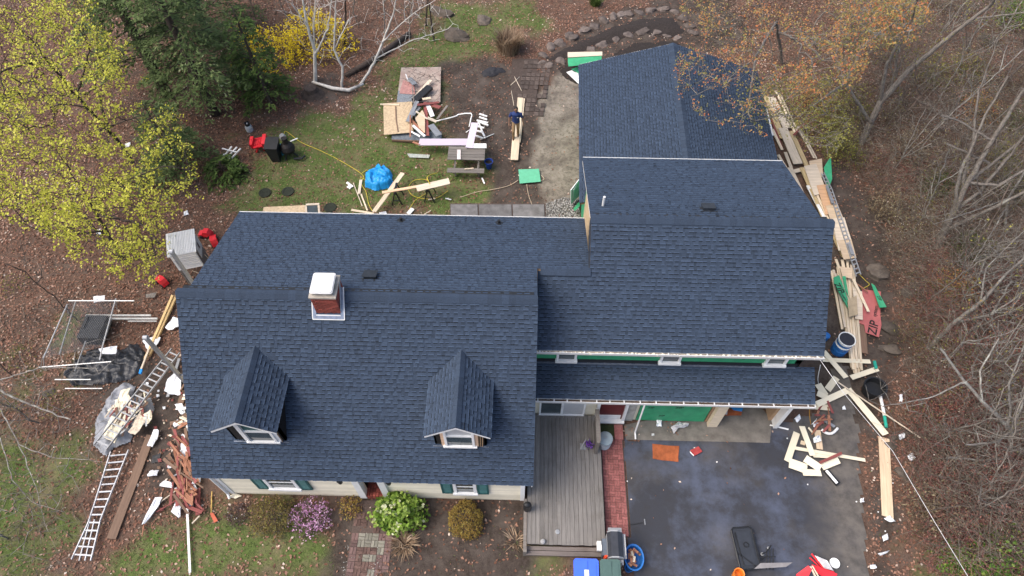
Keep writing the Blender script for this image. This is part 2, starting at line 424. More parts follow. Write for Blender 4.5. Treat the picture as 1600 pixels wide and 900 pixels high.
for xl, xr in ((403, 490), (691, 764)):                      # front windows with shutters (outer edges of the shutters)
    a = GY(xl, 760 if xl < 600 else 767, 6.76).x; b = GY(xr - (2 if xl < 600 else 0), 762 if xl < 600 else 768, 6.76).x
    z0 = .78; window(a + .38, b - .38, z0 + .05, 2.05, 6.775, fr=.1)
    for s in (a, b - .36):
        sh = part('shutter', MB().bx(s, s + .06, 6.72, 6.765, z0, 2.1).bx(s + .30, s + .36, 6.72, 6.765, z0, 2.1).bx(s + .06, s + .30, 6.72, 6.765, z0, z0 + .09).bx(s + .06, s + .30, 6.72, 6.765, 2.01, 2.1), TEAL, house)
        for k in range(20): part('slat', MB().box((s + .18, 6.745, z0 + .12 + k * .06), (.24, .03, .05), Matrix.Rotation(.5, 3, 'X')), TEAL, sh)
# entry: pilasters, brick step, lanterns
for x in (DX0 - .1, DX1 + .1): part('door_pilaster', MB().bx(x - .11, x + .11, 6.7, 6.9, .12, 2.2), WHITE, house)
part('entry_door', MB().bx(DX0 + .1, DX1 - .1, 7.42, 7.49, .3, 2.1).bx(DX0 + .25, DX0 + .6, 7.405, 7.42, 1.2, 1.9), mat('red_door', (.25, .03, .03), rough=.4), house)
for i in range(6):
    for j in range(5):
        part('brick', MB().bx(DX0 + .005 + i * (DX1 - DX0) / 6, DX0 - .008 + (i + 1) * (DX1 - DX0) / 6, 6.72 + j * .14, 6.852 + j * .14, .05, .3 + rnd.uniform(-.004, .004)), BRICK, house)
for px_, py_ in ((533, 755), (609, 758)):
    p = GY(px_, py_, 6.68); part('wall_lantern', MB().lathe((p.x, 6.68, 1.75), [(.02, 0), (.07, .02), (.08, .2), (.1, .22), (.02, .32)], 8).bx(p.x - .03, p.x + .03, 6.68, 6.79, 1.85, 1.9), BLACKP, house)

# --- chimney
def onfront(x, y):
    v = ray(x, y); n = Vector((0, -(ZR - ZE), YR - YE)); O = Vector((0, YE, ZE)) - Vector((0, 0, CAM_H))
    return Vector((0, 0, CAM_H)) + v * (O.dot(n) / v.dot(n))
def chimney():
    a = onfront(495, 490); b = onfront(533, 490); x0, x1, y0 = a.x, b.x, a.y; y1 = y0 + .72; ztop = 6.93
    ch = part('chimney', MB().bx(x0 + .012, x1 - .012, y0 + .012, y1 - .012, 5.6, ztop - .01), MORTAR, house)
    bm_ = {}
    for key, (l, w) in (('s', (.195, .09)), ('h', (.09, .09))): bm_[key] = mesh(MB().bx(-l / 2, l / 2, -w / 2, w / 2, -.028, .028), 'brick')
    z = 5.93; i = 0
    while z < ztop:
        for side in range(3):     # front, right, left
            L = (x1 - x0) if side == 0 else (y1 - y0); s = 0 if i % 2 == 0 else -.1
            while s < L - .03:
                e0 = max(s, 0); e1 = min(s + .195, L)
                if e1 - e0 > .05:
                    me = bm_['s'] if e1 - e0 > .15 else bm_['h']; c = (e0 + e1) / 2
                    o = link('brick', me, BRICK, ch)
                    j = rnd.uniform(-.003, .003)
                    if side == 0: o.location = (x0 + c, y0 + .045 + j, z)
                    else: o.location = (x1 - .045 + j, y0 + c, z) if side == 1 else (x0 + .045, y0 + c, z); o.rotation_euler = (0, 0, R(90))
                s += .205
        z += .068; i += 1
    part('crown', MB().bx(x0 - .03, x1 + .03, y0 - .03, y1 + .03, ztop, ztop + .06).bx(x0 + .06, x1 - .06, y0 + .06, y1 - .06, ztop + .06, ztop + .1), mat('chimney_crown', (.30, .27, .23), var=.3), ch)
    for cx in (x0 + .2, x1 - .2): part('flue', MB().tube([(cx, y0 + .36, ztop + .06), (cx, y0 + .36, ztop + .17)], .1, 10), mat('flue_clay', (.2, .1, .07)), ch)
    # flat sheet metal cap with rounded corners and a rim on four posts
    cx, cy = (x0 + x1) / 2 - .01, (y0 + y1) / 2; hw, hd, r = (x1 - x0) / 2 - .03, (y1 - y0) / 2 - .01, .07; poly = []
    for qx, qy, a0 in ((1, 1, 0), (-1, 1, 90), (-1, -1, 180), (1, -1, 270)):
        for k in range(5): t = R(a0 + k * 22.5); poly.append((cx + qx * (hw - r) + r * math.cos(t), cy + qy * (hd - r) + r * math.sin(t), ztop + .2))
    part('cap', MB().prism(poly, (0, 0, .012)).prism([(cx + (p[0] - cx) * .93, cy + (p[1] - cy) * .93, ztop + .213) for p in poly], (0, 0, .02)), METALW, ch)
    for sx in (-1, 1):
        for sy in (-1, 1): part('cap_post', MB().bx(cx + sx * (hw - .1) - .015, cx + sx * (hw - .1) + .015, cy + sy * (hd - .1) - .015, cy + sy * (hd - .1) + .015, ztop + .06, ztop + .2), METALW, ch)
    s = sl_.normalized(); n = Vector((0, -s.z, s.y)); up = n * .045
    def rp(x, y): return Vector((x, y, ZE + (y - YE) * s.z / s.y)) + up
    f = MB(); wd = .105
    f.prism([rp(x0 - wd, y0 - wd), rp(x1 + wd, y0 - wd), rp(x1 + wd, y0 + .0), rp(x0 - wd, y0)], n * .012).prism([rp(x1, y0), rp(x1 + wd, y0), rp(x1 + wd, y0 + .55), rp(x1, y0 + .55)], n * .012).prism([rp(x0 - wd, y0), rp(x0, y0), rp(x0, y0 + .55), rp(x0 - wd, y0 + .55)], n * .012)
    part('flashing', f, LEAD, ch)
    f = MB(); f.bar(rp(x0 - wd, y0 - wd), rp(x1 + wd, y0 - wd), .025, .03, n).bar(rp(x1 + wd, y0 - wd), rp(x1 + wd, y0 + .55), .025, .03, n).bar(rp(x0 - wd, y0 - wd), rp(x0 - wd, y0 + .3), .025, .03, n).bar(rp(x0, y0 - .02), rp(x1, y0 - .02), .03, .03, n)
    for k in range(7):
        y = y0 + k * .1; z = rp(x1, y).z
        f.add([(x1 + .015, y - .02, z), (x1 + .015, y + .1, z + .11), (x1 + .015, y + .09, z + .24), (x1 + .015, y, z + .13)], [(0, 1, 2, 3)])
    part('step_flashing', f, METALW, ch)
chimney()

# --- gabled dormers
def dormer(xc, yf, label_m, slide):
    """xc: ridge x; yf: y of the front face. Front wall, roof of two slopes running back into the main slope"""
    s = sl_.z / sl_.y
    def zroof(y): return ZE + (y - YE) * s
    hw, xo, rz, eo, yo = .76, .91, 5.38, 4.73, 7.07; ez = eo + (rz - eo) * (1 - hw / xo)
    d = part('dormer', MB().prism([(xc - hw, yf, zroof(yf) - .1), (xc + hw, yf, zroof(yf) - .1), (xc + hw, yf, ez), (xc, yf, rz - .03), (xc - hw, yf, ez)], (0, .08, 0)), DARK, house)
    for sg in (-1, 1):
        yb = YE + (ez - ZE) / s
        part('cheek_wall', MB().prism([(xc + sg * hw, yf, zroof(yf) - .1), (xc + sg * hw, yb, ez), (xc + sg * hw, yf, ez)], (-sg * .06, 0, 0)), DARK if sg > 0 else DECKB, d)  # right cheek dark, left cheek brown board
        ye = YE + (eo - ZE) / s; yr = YE + (rz + .02 - ZE) / s
        dn = Vector((sg * (xo), 0, eo - rz)); dn_l = dn.length; dnn = dn.normalized()
        A = Vector((xc, yo, rz + .02)); n = Vector((sg * (rz - eo), 0, xo)).normalized()
        deck = part('dormer_roof', MB().prism([A, A + dn, Vector((xc + sg * xo, ye, eo + .02)), Vector((xc, yr, rz + .02))], -n * .06), DECKB, d)
        # shingle courses run from eave (b=0) to ridge (b=dn_l); u along y
        u = Vector((0, 1, 0)) if sg < 0 else Vector((0, 1, 0))
        O = A + dn
        lenE, lenR = ye - yo, yr - yo
        if sg > 0: shingle_d(d, O, (0, 1, 0), -dnn, lambda b: [(-.02, lenE + (lenR - lenE) * min(1, b / dn_l) + .03)], dn_l, xc)
        else: shingle_d(d, Vector((O.x, O.y, O.z)), (0, 1, 0), -dnn, lambda b: [(-.02, lenE + (lenR - lenE) * min(1, b / dn_l) + .03)], dn_l, xc + 1)
        part('rake_board', MB().prism([A + Vector((0, -.012, .01)), A + dn + Vector((0, -.012, .01)), A + dn + Vector((0, -.012, -.1)), A + Vector((0, -.012, -.1))], (0, .03, 0)), WHITE, d)
    capline(d, (xc, yo - .01, rz + .03), (xc, YE + (rz + .03 - ZE) / s, rz + .03), (-xo, 0, eo - rz), (xo, 0, eo - rz), w=.14, seed=int(xc * 10), lift=.03)
    wx0, wx1 = xc - .45 + slide, xc + .42 + slide; z0 = zroof(yf) + .1
    cas = OSBT if slide == 0 else WHITE
    part('window_casing', MB().bx(wx0 - .1, wx0, yf - .06, yf, z0, ez + .05).bx(wx1, wx1 + .1, yf - .06, yf, z0, ez + .05).bx(wx0, wx1, yf - .06, yf, ez - .04, ez + .06), cas, d)
    part('window_frame', MB().bx(wx0, wx0 + .07, yf - .1, yf - .002, z0, ez - .05).bx(wx1 - .07, wx1, yf - .1, yf - .002, z0, ez - .05).bx(wx0 + .07, wx1 - .07, yf - .1, yf - .002, ez - .12, ez - .05).bx(wx0 - .06, wx1 + .06, yf - .12, yf - .002, z0 - .05, z0 + .03).bx(wx0 + .07, wx1 - .07, yf - .08, yf - .004, (z0 + ez) / 2 - .03, (z0 + ez) / 2 + .03), WHITE, d)
    for za, zb, off in (((z0 + ez) / 2 + .03, ez - .12, .03), (z0 + .03, (z0 + ez) / 2 - .03, .045)):
        part('window_pane', MB().bx(wx0 + .07, wx1 - .07, yf - off, yf - off + .01, za, zb), GLASS if za < (z0 + ez) / 2 else label_m, d)
    part('sill_flashing', MB().bx(xc - hw - .06, xc + hw + .06, yf - .05, yf - .0, zroof(yf) - .04, zroof(yf) + .0), LEAD, d)
    for k in range(3): part('scrap_board', MB().bar((xc + hw - .25 + k * .06, yf - .03, zroof(yf) + .02), (xc + hw - .22 + k * .07, yf - .03, ez - .1 - .06 * k), .03, .03), DECKB, d)
def shingle_d(parent, O, u, v, span, vlen, seed):
    u = Vector(u); v = Vector(v)
    if u.cross(v).z < 0:      # keep the normal pointing up: run u the other way
        sp = span; shingle(parent, O, -u, v, lambda b: [(-x1, -x0) for x0, x1 in sp(b)], vlen, int(seed * 31))
    else: shingle(parent, O, u, v, span, vlen, int(seed * 31))
OSBT = wood('bare_casing', (.55, .38, .26))
dormer(-7.6, 7.39, mat('shade_teal', (.03, .09, .085), rough=.5), .12)
dormer(-1.68, 7.39, BLIND, 0)

# --- garage wing (right block)
RX0, RX1, RXI = 2.03, 9.15, 8.85
REY, REZ, RRY, RRZ = 10.06, 4.395, 13.07, 7.0
RBY, RBZ = 16.9, 5.6
rs_ = Vector((0, RRY - REY, RRZ - REZ)); RL = rs_.length
YS = 11.88; ZS = REZ + (YS - REY) * rs_.z / rs_.y; bS = (YS - REY) / rs_.y * RL
gr_ = roofdeck('garage_front_roof', [(XR + .02, REY, REZ), (RX1, REY, REZ), (RX1, RRY, RRZ), (RX0, RRY, RRZ), (RX0, YS, ZS), (XR + .02, YS, ZS)], (0, -rs_.z, rs_.y), .16)
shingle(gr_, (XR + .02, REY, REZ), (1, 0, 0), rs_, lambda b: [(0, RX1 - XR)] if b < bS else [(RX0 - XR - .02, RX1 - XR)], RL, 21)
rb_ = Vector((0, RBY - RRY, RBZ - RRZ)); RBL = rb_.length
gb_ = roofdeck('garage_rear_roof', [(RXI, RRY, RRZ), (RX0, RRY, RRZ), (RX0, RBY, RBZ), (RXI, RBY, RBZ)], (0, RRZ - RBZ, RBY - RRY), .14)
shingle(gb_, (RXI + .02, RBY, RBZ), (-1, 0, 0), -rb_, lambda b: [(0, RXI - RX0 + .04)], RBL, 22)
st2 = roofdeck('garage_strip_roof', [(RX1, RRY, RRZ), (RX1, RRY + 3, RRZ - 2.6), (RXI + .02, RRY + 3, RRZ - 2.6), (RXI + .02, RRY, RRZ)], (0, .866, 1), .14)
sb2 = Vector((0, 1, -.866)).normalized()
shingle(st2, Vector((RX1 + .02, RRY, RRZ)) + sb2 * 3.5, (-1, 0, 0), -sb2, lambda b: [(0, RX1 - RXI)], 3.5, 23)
part('rake_trim', MB().prism([(RX0 - .035, YS, ZS + .01), (RX0 - .035, RRY, RRZ + .01), (RX0 - .035, RRY, RRZ - .24), (RX0 - .035, YS, ZS - .24)], (.03, 0, 0)), mat('step_shade', (.022, .028, .04), var=.3, scale=9), house)  # trim coloured dark to stand in for the shade at the roof step
capline(gr_, (RX0 - .02, RRY, RRZ), (RX1 + .02, RRY, RRZ), -rs_, rb_, w=.15, seed=24)
part('ridge_vent', MB().prism([(RX0 + .1, RRY - .2, RRZ - .17), (RX0 + .1, RRY, RRZ + .03), (RX0 + .1, RRY + .3, RRZ - .09)], (RX1 - RX0 - .2, 0, 0)), BLACKP, gr_)
capline(gr_, (XR + .1, YS, ZS + .03), (RX0 + .02, YS, ZS + .03), -rs_, bk, w=.17, seed=25, step=.5)
part('drip_edge', MB().bx(RX0, RXI, RBY + .025, RBY + .043, RBZ - .1, RBZ + .04), METALW, house)
part('rake_board', MB().prism([(RX1 - .03, REY, REZ - .02), (RX1 - .03, RRY, RRZ - .02), (RX1 - .03, RRY, RRZ - .2), (RX1 - .03, REY, REZ - .2)], (.03, 0, 0)), WHITE, house)
part('rake_board', MB().prism([(RX0 - .0, RBY, RBZ - .02), (RX0 - .0, RRY + .15, RRZ - .1), (RX0 - .0, RRY + .15, RRZ - .26), (RX0, RBY, RBZ - .2)], (.03, 0, 0)), WHITE, house)
# walls of the wing
wy0 = 10.34
part('gable_wall', MB().prism([(8.7, wy0, 0), (8.7, 16.6, 0), (8.7, 16.6, 5.4), (8.7, RRY, RRZ - .2), (8.7, wy0, 4.4)], (.2, 0, 0)), GREENZ, house)
part('side_wall', MB().prism([(RX0 + .22, 14.0, 0), (RX0 + .22, 16.6, 0), (RX0 + .22, 16.6, 5.5), (RX0 + .22, 14.0, 6.4)], (.15, 0, 0)), OSB, house)
part('side_wall', MB().prism([(RX0 + .22, 11.5, 3.5), (RX0 + .22, 14.0, 3.5), (RX0 + .22, 14.0, 6.4), (RX0 + .22, RRY, RRZ - .2), (RX0 + .22, 11.5, 5.6)], (.15, 0, 0)), mat('step_shade', (.022, .028, .04), var=.3, scale=9), house)  # front part of the wall: shade below the overhang put into its colour
part('upper_wall', MB().bx(.46, 8.9, wy0, wy0 + .15, 2.9, 4.4), GREENZ, house)
part('rear_wall', MB().bx(RX0 + .22, 8.9, 16.45, 16.6, 0, 5.45), GREENZ, house)
part('wall_membrane', MB().bx(.5, 8.85, wy0 - .006, wy0 - .001, 3.05, 3.3), BLACKP, house)
for xa, xb, y in ((868, 899, 571), (1027, 1059, 573), (1188, 1221, 577)):
    a = GY(xa, y, wy0 - .05).x; b = GY(xb, y, wy0 - .05).x
    window(a, b, 3.3, 4.15, wy0 - .008, fr=.07, depth=.08)
part('wall_vent', MB().bx(*(lambda p: (p.x - .05, p.x + .05))(GY(936, 563, wy0)), wy0 - .05, wy0 - .002, 3.75, 3.88), BLACKP, house)
part('wall_vent', MB().bx(*(lambda p: (p.x - .04, p.x + .04))(GY(1157, 567, wy0)), wy0 - .05, wy0 - .002, 3.6, 3.95), BLACKP, house)
# upper gutter and lower gutter with hangers
LITTER = mat('gutter_litter', (.07, .045, .03), var=.6, scale=25)
def gutter(x0, x1, y, z, step, w=.12, clutter=True):
    g = part('gutter', MB().bx(x0, x1, y - w, y - w + .02, z - .1, z + .01).bx(x0, x1, y - .012, y, z - .1, z + .02).bx(x0, x1, y - w, y, z - .11, z - .095).bx(x0 - .01, x0 + .005, y - w, y, z - .1, z).bx(x1 - .005, x1 + .01, y - w, y, z - .1, z), METALW, house)
    x = x0 + .1
    while x < x1: 
        part('gutter_hanger', MB().bx(x - .02, x + .02, y - w + .005, y + .005, z + .0, z + .014), METALW, g); x += step * rnd.uniform(.85, 1.15)
    part('gutter_sludge', MB().bx(x0 + .02, x1 - .02, y - w + .022, y - .014, z - .094, z - .05), LITTER if clutter else mat('gutter_silt', (.3, .25, .19), var=.4, scale=14), g)
    mb = MB(); x = x0 + .02
    while x < x1 - .1:
        w2 = rnd.uniform(.02, .10); mb.box((x + w2 / 2, y - rnd.uniform(.04, .08), z - .06 + rnd.uniform(0, .04)), (w2, rnd.uniform(.02, .07), .03), Matrix.Rotation(rnd.uniform(-.6, .6), 3, 'Z')); x += w2 + rnd.uniform(.01, .12)
    o = part('gutter_litter', mb, LITTER if clutter else CREAM, g); o['kind'] = 'stuff'
    return g
gutter(.5, 9.16, REY - .005, REZ - .02, .62, w=.1, clutter=False)
GY0 = 9.33
gutter(.5, 9.43, GY0 - .005, 2.5, .48)
# porch / garage lower roof
low = Vector((0, wy0 - GY0, 3.06 - 2.53)); 
lr = roofdeck('porch_roof', [(XR + .02, GY0, 2.53), (9.4, GY0, 2.53), (9.4, wy0, 3.06), (XR + .02, wy0, 3.06)], (0, -low.z, low.y), .12)
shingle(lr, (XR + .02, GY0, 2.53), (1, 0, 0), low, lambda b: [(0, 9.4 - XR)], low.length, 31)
part('roof_flashing', MB().bar((.5, wy0 - .03, 3.08), (8.8, wy0 - .03, 3.08), .07, .012), LEAD, house)
# ground floor front wall of the wing
fy = 9.72
X = lambda px_, py_: GY(px_, py_, fy).x
gw = part('ground_wall', MB().bx(.3, X(993, 655), fy + .02, fy + .15, 0, 2.45).bx(X(990, 655), 9.0, fy + .3, fy + .4, 2.15, 2.45), CREAM, house)
part('corner_post', MB().bx(.36, .55, fy - .05, fy + .02, .3, 2.45), WHITE, house)
# sliding glass door
a, b = X(842, 645), X(912, 648)
sd_ = part('sliding_door', MB().bx(a, a + .06, fy - .05, fy + .02, .4, 2.4).bx(b - .06, b, fy - .05, fy + .02, .4, 2.4).bx(a, b, fy - .07, fy + .02, .38, .46).bx(a + .06, b - .06, fy - .05, fy + .02, 2.32, 2.4).bx((a + b) / 2 - .04, (a + b) / 2 + .04, fy - .06, fy + .01, .46, 2.32), WHITE, house)
part('door_pane', MB().bx(a + .06, (a + b) / 2 - .04, fy - .02, fy - .01, .46, 2.32), GLASS, sd_)
part('door_pane', MB().bx((a + b) / 2 + .04, b - .06, fy - .03, fy - .02, .46, 2.32), BLIND, sd_)
# entry door with storm window
a, b = X(932, 654), X(970, 654)
ed = part('side_door', MB().bx(a - .1, a, fy - .12, fy, .12, 2.3).bx(b, b + .1, fy - .12, fy, .12, 2.3).bx(a - .1, b + .1, fy - .12, fy, 2.2, 2.32).bx(a - .1, b + .1, fy - .2, fy, .1, .17), WHITE, house)
part('door_leaf', MB().bx(a, b, fy - .04, fy + .0, .17, 2.2), mat('maroon_door', (.12, .02, .022), var=.2, rough=.4), ed)
part('door_kick_plate', MB().bx(a + .05, b - .05, fy - .055, fy - .042, .2, .5), WHITE, ed)
part('door_notice', MB().bx(a + .45, b - .12, fy - .05, fy - .042, 1.5, 1.9), METALW, ed)
part('stone_veneer', MB().bx(X(976, 655), X(988, 655), fy - .03, fy + .02, 0, 1.8), mat('grey_block', (.33, .32, .29), var=.4, scale=3), house)
part('drain_pipe', MB().tube([(X(991, 650), GY0 - .1, 2.42), (X(991, 650) + .02, GY0 - .12, .15), (X(991, 650) + .03, GY0 - .35, .08)], .03, 8), WHITE, house)
# green sheathing over the first garage bay, post, open bay, white jamb
zp = part('sheathing_panel', MB().bx(X(993, 656), X(1098, 659), fy - .03, fy + .0, .08, 2.42), GREENZ, house)
part('bay_post', MB().bx(X(1102, 662), X(1117, 662), fy - .2, fy - .03, .0, 2.42), PINE, house)
j0 = X(1203, 665)
part('garage_jamb', MB().bx(j0, j0 + .14, fy - .2, fy + .2, .02, 2.42), WHITE, house)
part('bay_side_panel', MB().bx(j0 + .14, 8.95, fy - .02, fy + .03, .05, 2.42), WHITE, house)
part('garage_side_wall', MB().bx(8.8, 8.95, fy + .1, wy0, 0, 2.5).bx(X(1100, 660), X(1100, 660) + .1, fy, 15, 0, 2.4).bx(X(1100, 660), 8.9, 15, 15.1, 0, 2.4), DECKB, house)
part('garage_ceiling', MB().bx(.3, 8.9, fy + .42, 15, 2.45, 2.5), DECKB, house)

# --- rear addition: low gable running back from the wing
def rear():
    ang = R(-1.5); c, s = math.cos(ang), math.sin(ang); P0 = Vector((2.16, 17.25, 0))
    def W(x, y, z): return Vector((P0.x + x * c - y * s, P0.y + x * s + y * c, z))
    w, L, ez, rz = 7.85, 8.1, 2.9, 4.15
    for sg, x0 in ((0, 0), (1, w)):
        e0, e1 = W(x0, 0, ez), W(x0, L, ez); r0, r1 = W(w / 2, 0, rz), W(w / 2, L, rz)
        up = (r0 - e0); n = (e1 - e0).cross(up); n = n if n.z > 0 else -n; n.normalize()
        d = roofdeck('addition_roof', [e0, e1, r1, r0] if sg == 1 else [e0, r0, r1, e1], n, .12)
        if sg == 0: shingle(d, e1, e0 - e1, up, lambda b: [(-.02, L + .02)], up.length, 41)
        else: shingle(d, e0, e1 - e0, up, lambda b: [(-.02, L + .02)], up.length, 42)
    capline(house, W(w / 2, -.0, rz), W(w / 2, L + .02, rz), W(0, 0, ez) - W(w / 2, 0, rz), W(w, 0, ez) - W(w / 2, 0, rz), w=.16, seed=43)
    part('addition_wall', MB().prism([W(.3, .3, 0), W(.3, L - .3, 0), W(.3, L - .3, ez - .05), W(.3, .3, ez - .05)], W(.12, 0, 0) - W(0, 0, 0)), GREENZ, house)
    part('addition_wall', MB().prism([W(w - .42, .3, 0), W(w - .42, L - .3, 0), W(w - .42, L - .3, ez - .05), W(w - .42, .3, ez - .05)], W(.12, 0, 0) - W(0, 0, 0)), GREENZ, house)
    for y in (.1, L - .3): part('addition_gable', MB().prism([W(.3, y, 0), W(w - .3, y, 0), W(w - .3, y, ez), W(w / 2, y, rz - .12), W(.3, y, ez)], W(0, .12, 0) - W(0, 0, 0)), GREENZ, house)
    part('rake_board', MB().bar(W(0, L + .03, ez - .07), W(w / 2, L + .03, rz - .07), .03, .14), WHITE, house)
rear()

# --- roof vents and stacks
def onplane(x, y, O, n):
    v = ray(x, y); O = Vector(O) - Vector((0, 0, CAM_H)); return Vector((0, 0, CAM_H)) + v * (O.dot(n) / v.dot(n))
nb = Vector((0, ZR - ZB, YB - YR)).normalized(); nrb = Vector((0, RRZ - RBZ, RBY - RRY)).normalized()
for (x, y, O, n, w) in ((579, 433, (0, YB, ZB), nb, .34), (1106, 327, (0, RBY, RBZ), nrb, .34)):
    p = onplane(x, y, O, n); M = Matrix((Vector((1, 0, 0)), n.cross(Vector((1, 0, 0))), n)).transposed()
    part('roof_vent', MB().box(p + n * .07, (w, w * .8, .1), M).box(p + n * .125, (w + .06, w * .8 + .06, .02), M).box(p + n * .02, (w + .18, w + .1, .01), M), mat('vent_metal', (.02, .024, .03), rough=.5), house)
p = onplane(942, 322, (0, RBY, RBZ), nrb); part('vent_pipe', MB().tube([p, p + Vector((0, 0, .42))], .04, 10), METALW, house)
for x, y in ((627, 345), (780, 349)):
    p = onplane(x, y, (0, YB, ZB), nb); part('vent_pipe', MB().tube([p, p + Vector((0, 0, .16))], .045, 10).tube([p + n * .02, p + n * .03], .13, 10), BLACKP, house)
# ================================================================ HARDSCAPE
CONC = mat('concrete', (.13, .12, .107), var=.35, scale=2.2, rough=.9, bump=.3, dirt=((.07, .06, .05), .5, .7))
def grid_sheet(name, P, z, step, m, attr=None, edge=.25, seed=0, kind='structure'):
    P = [tuple(p) for p in P]; a = np.array(P); xs = np.arange(a[:, 0].min() - .3, a[:, 0].max() + .3, step); ys = np.arange(a[:, 1].min() - .3, a[:, 1].max() + .3, step)
    X, Y = np.meshgrid(xs, ys); d = insd(P, X, Y) + (fbm(X * 2.2, Y * 2.2, seed) - .5) * edge * 2; keep = (d > 0)
    w = len(xs); i = np.arange((len(ys) - 1) * w).reshape(-1, w)[:, :-1].ravel(); F = np.stack([i, i + 1, i + w + 1, i + w], 1)
    F = F[keep.ravel()[F].all(1)]; used, inv = np.unique(F, return_inverse=True); V = np.stack([X.ravel(), Y.ravel(), np.full(X.size, z)], 1)[used]
    o = bulk(name, V, inv.reshape(-1, 4), m); o['kind'] = kind
    if attr: o.data.attributes.new('dust', 'FLOAT', 'POINT').data.foreach_set('value', attr(V[:, 0], V[:, 1]).astype(np.float32))
    return o
am = bpy.data.materials.new('asphalt'); am.use_nodes = True; nt = am.node_tree; b_ = nt.nodes['Principled BSDF']
tc = nd(nt, 'ShaderNodeTexCoord').outputs['Object']; n1 = noise(nt, tc, .55, 8, .68); n2 = noise(nt, tc, 40, 4, .7); n3 = noise(nt, tc, 2.3, 6, .7)
c_ = mixc(nt, (.019, .021, .028), (.032, .034, .043), n2); c_ = mixc(nt, c_, (.07, .083, .122), ramp(nt, n1, [(.44, 0.), (.64, .85)])); c_ = mixc(nt, c_, (.024, .023, .025), ramp(nt, n3, [(.5, 0.), (.68, .7)]))
du = nd(nt, 'ShaderNodeAttribute', attribute_name='dust').outputs['Fac']; dc = mixc(nt, (.055, .049, .044), (.11, .098, .085), ramp(nt, n3, [(.35, 0.), (.6, 1.)]))
c_ = mixc(nt, c_, dc, du); nt.links.new(c_, b_.inputs['Base Color']); b_.inputs['Specular IOR Level'].default_value = .4
nt.links.new(ramp(nt, n1, [(.4, .72), (.6, .5)]), b_.inputs['Roughness'])
bp = nd(nt, 'ShaderNodeBump'); bp.inputs['Strength'].default_value = .35; bp.inputs['Distance'].default_value = .012; nt.links.new(n2, bp.inputs['Height']); nt.links.new(bp.outputs[0], b_.inputs['Normal'])
DRV = PP((972, 684), (1200, 664), (1275, 640), (1300, 560), (1330, 570), (1345, 690), (1350, 780), (1365, 930), (1380, 1000), (988, 1000), (982, 830))
def dust(x, y): 
    d = insd(DRV, x, y); r = np.clip((x - G(1235, 760).x) / 1.5, 0, 1) + np.clip((y - G(1200, 690).y) / 1.2, 0, 1) * (x > 7.2)
    return np.clip(r + (fbm(x * .9, y * .9, 77) - .5) * 1.2, 0, .95) 
grid_sheet('driveway', DRV, .004, .12, am, dust, .14, 4)
struct('garage_apron', MB().prism([G(975, 664, .012), G(978, 687, .012), G(1203, 692, .012), G(1206, 655, .012), (8.7, 10.2, .012), (8.7, 14.9, .012), (6.6, 14.9, .012), (6.6, 10.2, .012)], (0, 0, .006)), CONC)
# brick path of paired bricks beside the deck, and the front walk: every brick an object
PAV = mat('path_brick', (.23, .085, .078), var=.3, scale=12, rough=.9, bump=.4, obj=.28, dirt=((.22, .15, .13), .52, .5))
PAVW = mat('weathered_brick', (.18, .17, .14), var=.3, scale=12, rough=.95, bump=.4, obj=.25, dirt=((.1, .11, .06), .5, .7))
PAVF = mat('faded_brick', (.13, .08, .075), var=.35, scale=12, rough=.95, bump=.4, obj=.3, dirt=((.1, .075, .06), .45, .8))
PAVD = mat('dirty_brick', (.10, .062, .052), var=.35, scale=12, rough=.95, bump=.4, obj=.3)
_bk = mesh(MB().bx(-.094, .094, -.044, .044, -.03, 0), 'brick')
_bm = {}
def brick(parent, x, y, z, rot, m, s=1):
    if m.name not in _bm: _bm[m.name] = _bk.copy(); _bm[m.name].materials.append(m)
    o = link('brick', _bm[m.name], None, parent); o.location = (x, y, z + rnd.uniform(-.004, .003)); o.rotation_euler = (rnd.uniform(-.015, .015), rnd.uniform(-.015, .015), rot + rnd.uniform(-.03, .03)); o.scale = (s, s, 1)
def basket(parent, P0, nx, ny, cell, choose):
    for i in range(nx):
        for j in range(ny):
            m = choose(i, j)
            if m is None: continue
            for k in (-1, 1):
                x = P0[0] + (i + .5) * cell; y = P0[1] + (j + .5) * cell
                if (i + j) % 2: brick(parent, x + k * cell / 4, y, .03, R(90), m, cell / .2)
                else: brick(parent, x, y + k * cell / 4, .03, 0, m, cell / .2)
JOINT = mat('joint_sand', (.07, .05, .042), var=.4, scale=20)
a = G(944, 838); b = G(944, 683); x0, x1 = G(943, 760).x, G(977, 760).x
bp_ = struct('brick_path', MB().bx(x0 - .03, x1 + .03, a.y, b.y, -.05, .008), JOINT)
cell = (x1 - x0) / 4; basket(bp_, (x0, a.y), 4, int((b.y - a.y) / cell), cell, lambda i, j: PAV)
x0, x1 = G(548, 850).x, G(612, 850).x; y0, y1 = G(580, 925).y, G(580, 782).y; cell = (x1 - x0) / 6
fwk = struct('front_walk', MB().bx(x0 - .03, x1 + .03, y0, y1, -.05, .006), JOINT)
ny = int((y1 - y0) / cell)
basket(fwk, (x0, y0), 6, ny, cell, lambda i, j: (PAVD if rnd.random() < .6 else None) if j > ny * .66 else (PAVF if (i >= 4 or i == 0) and rnd.random() < .75 else (PAVW if rnd.random() < .62 else PAVD)))
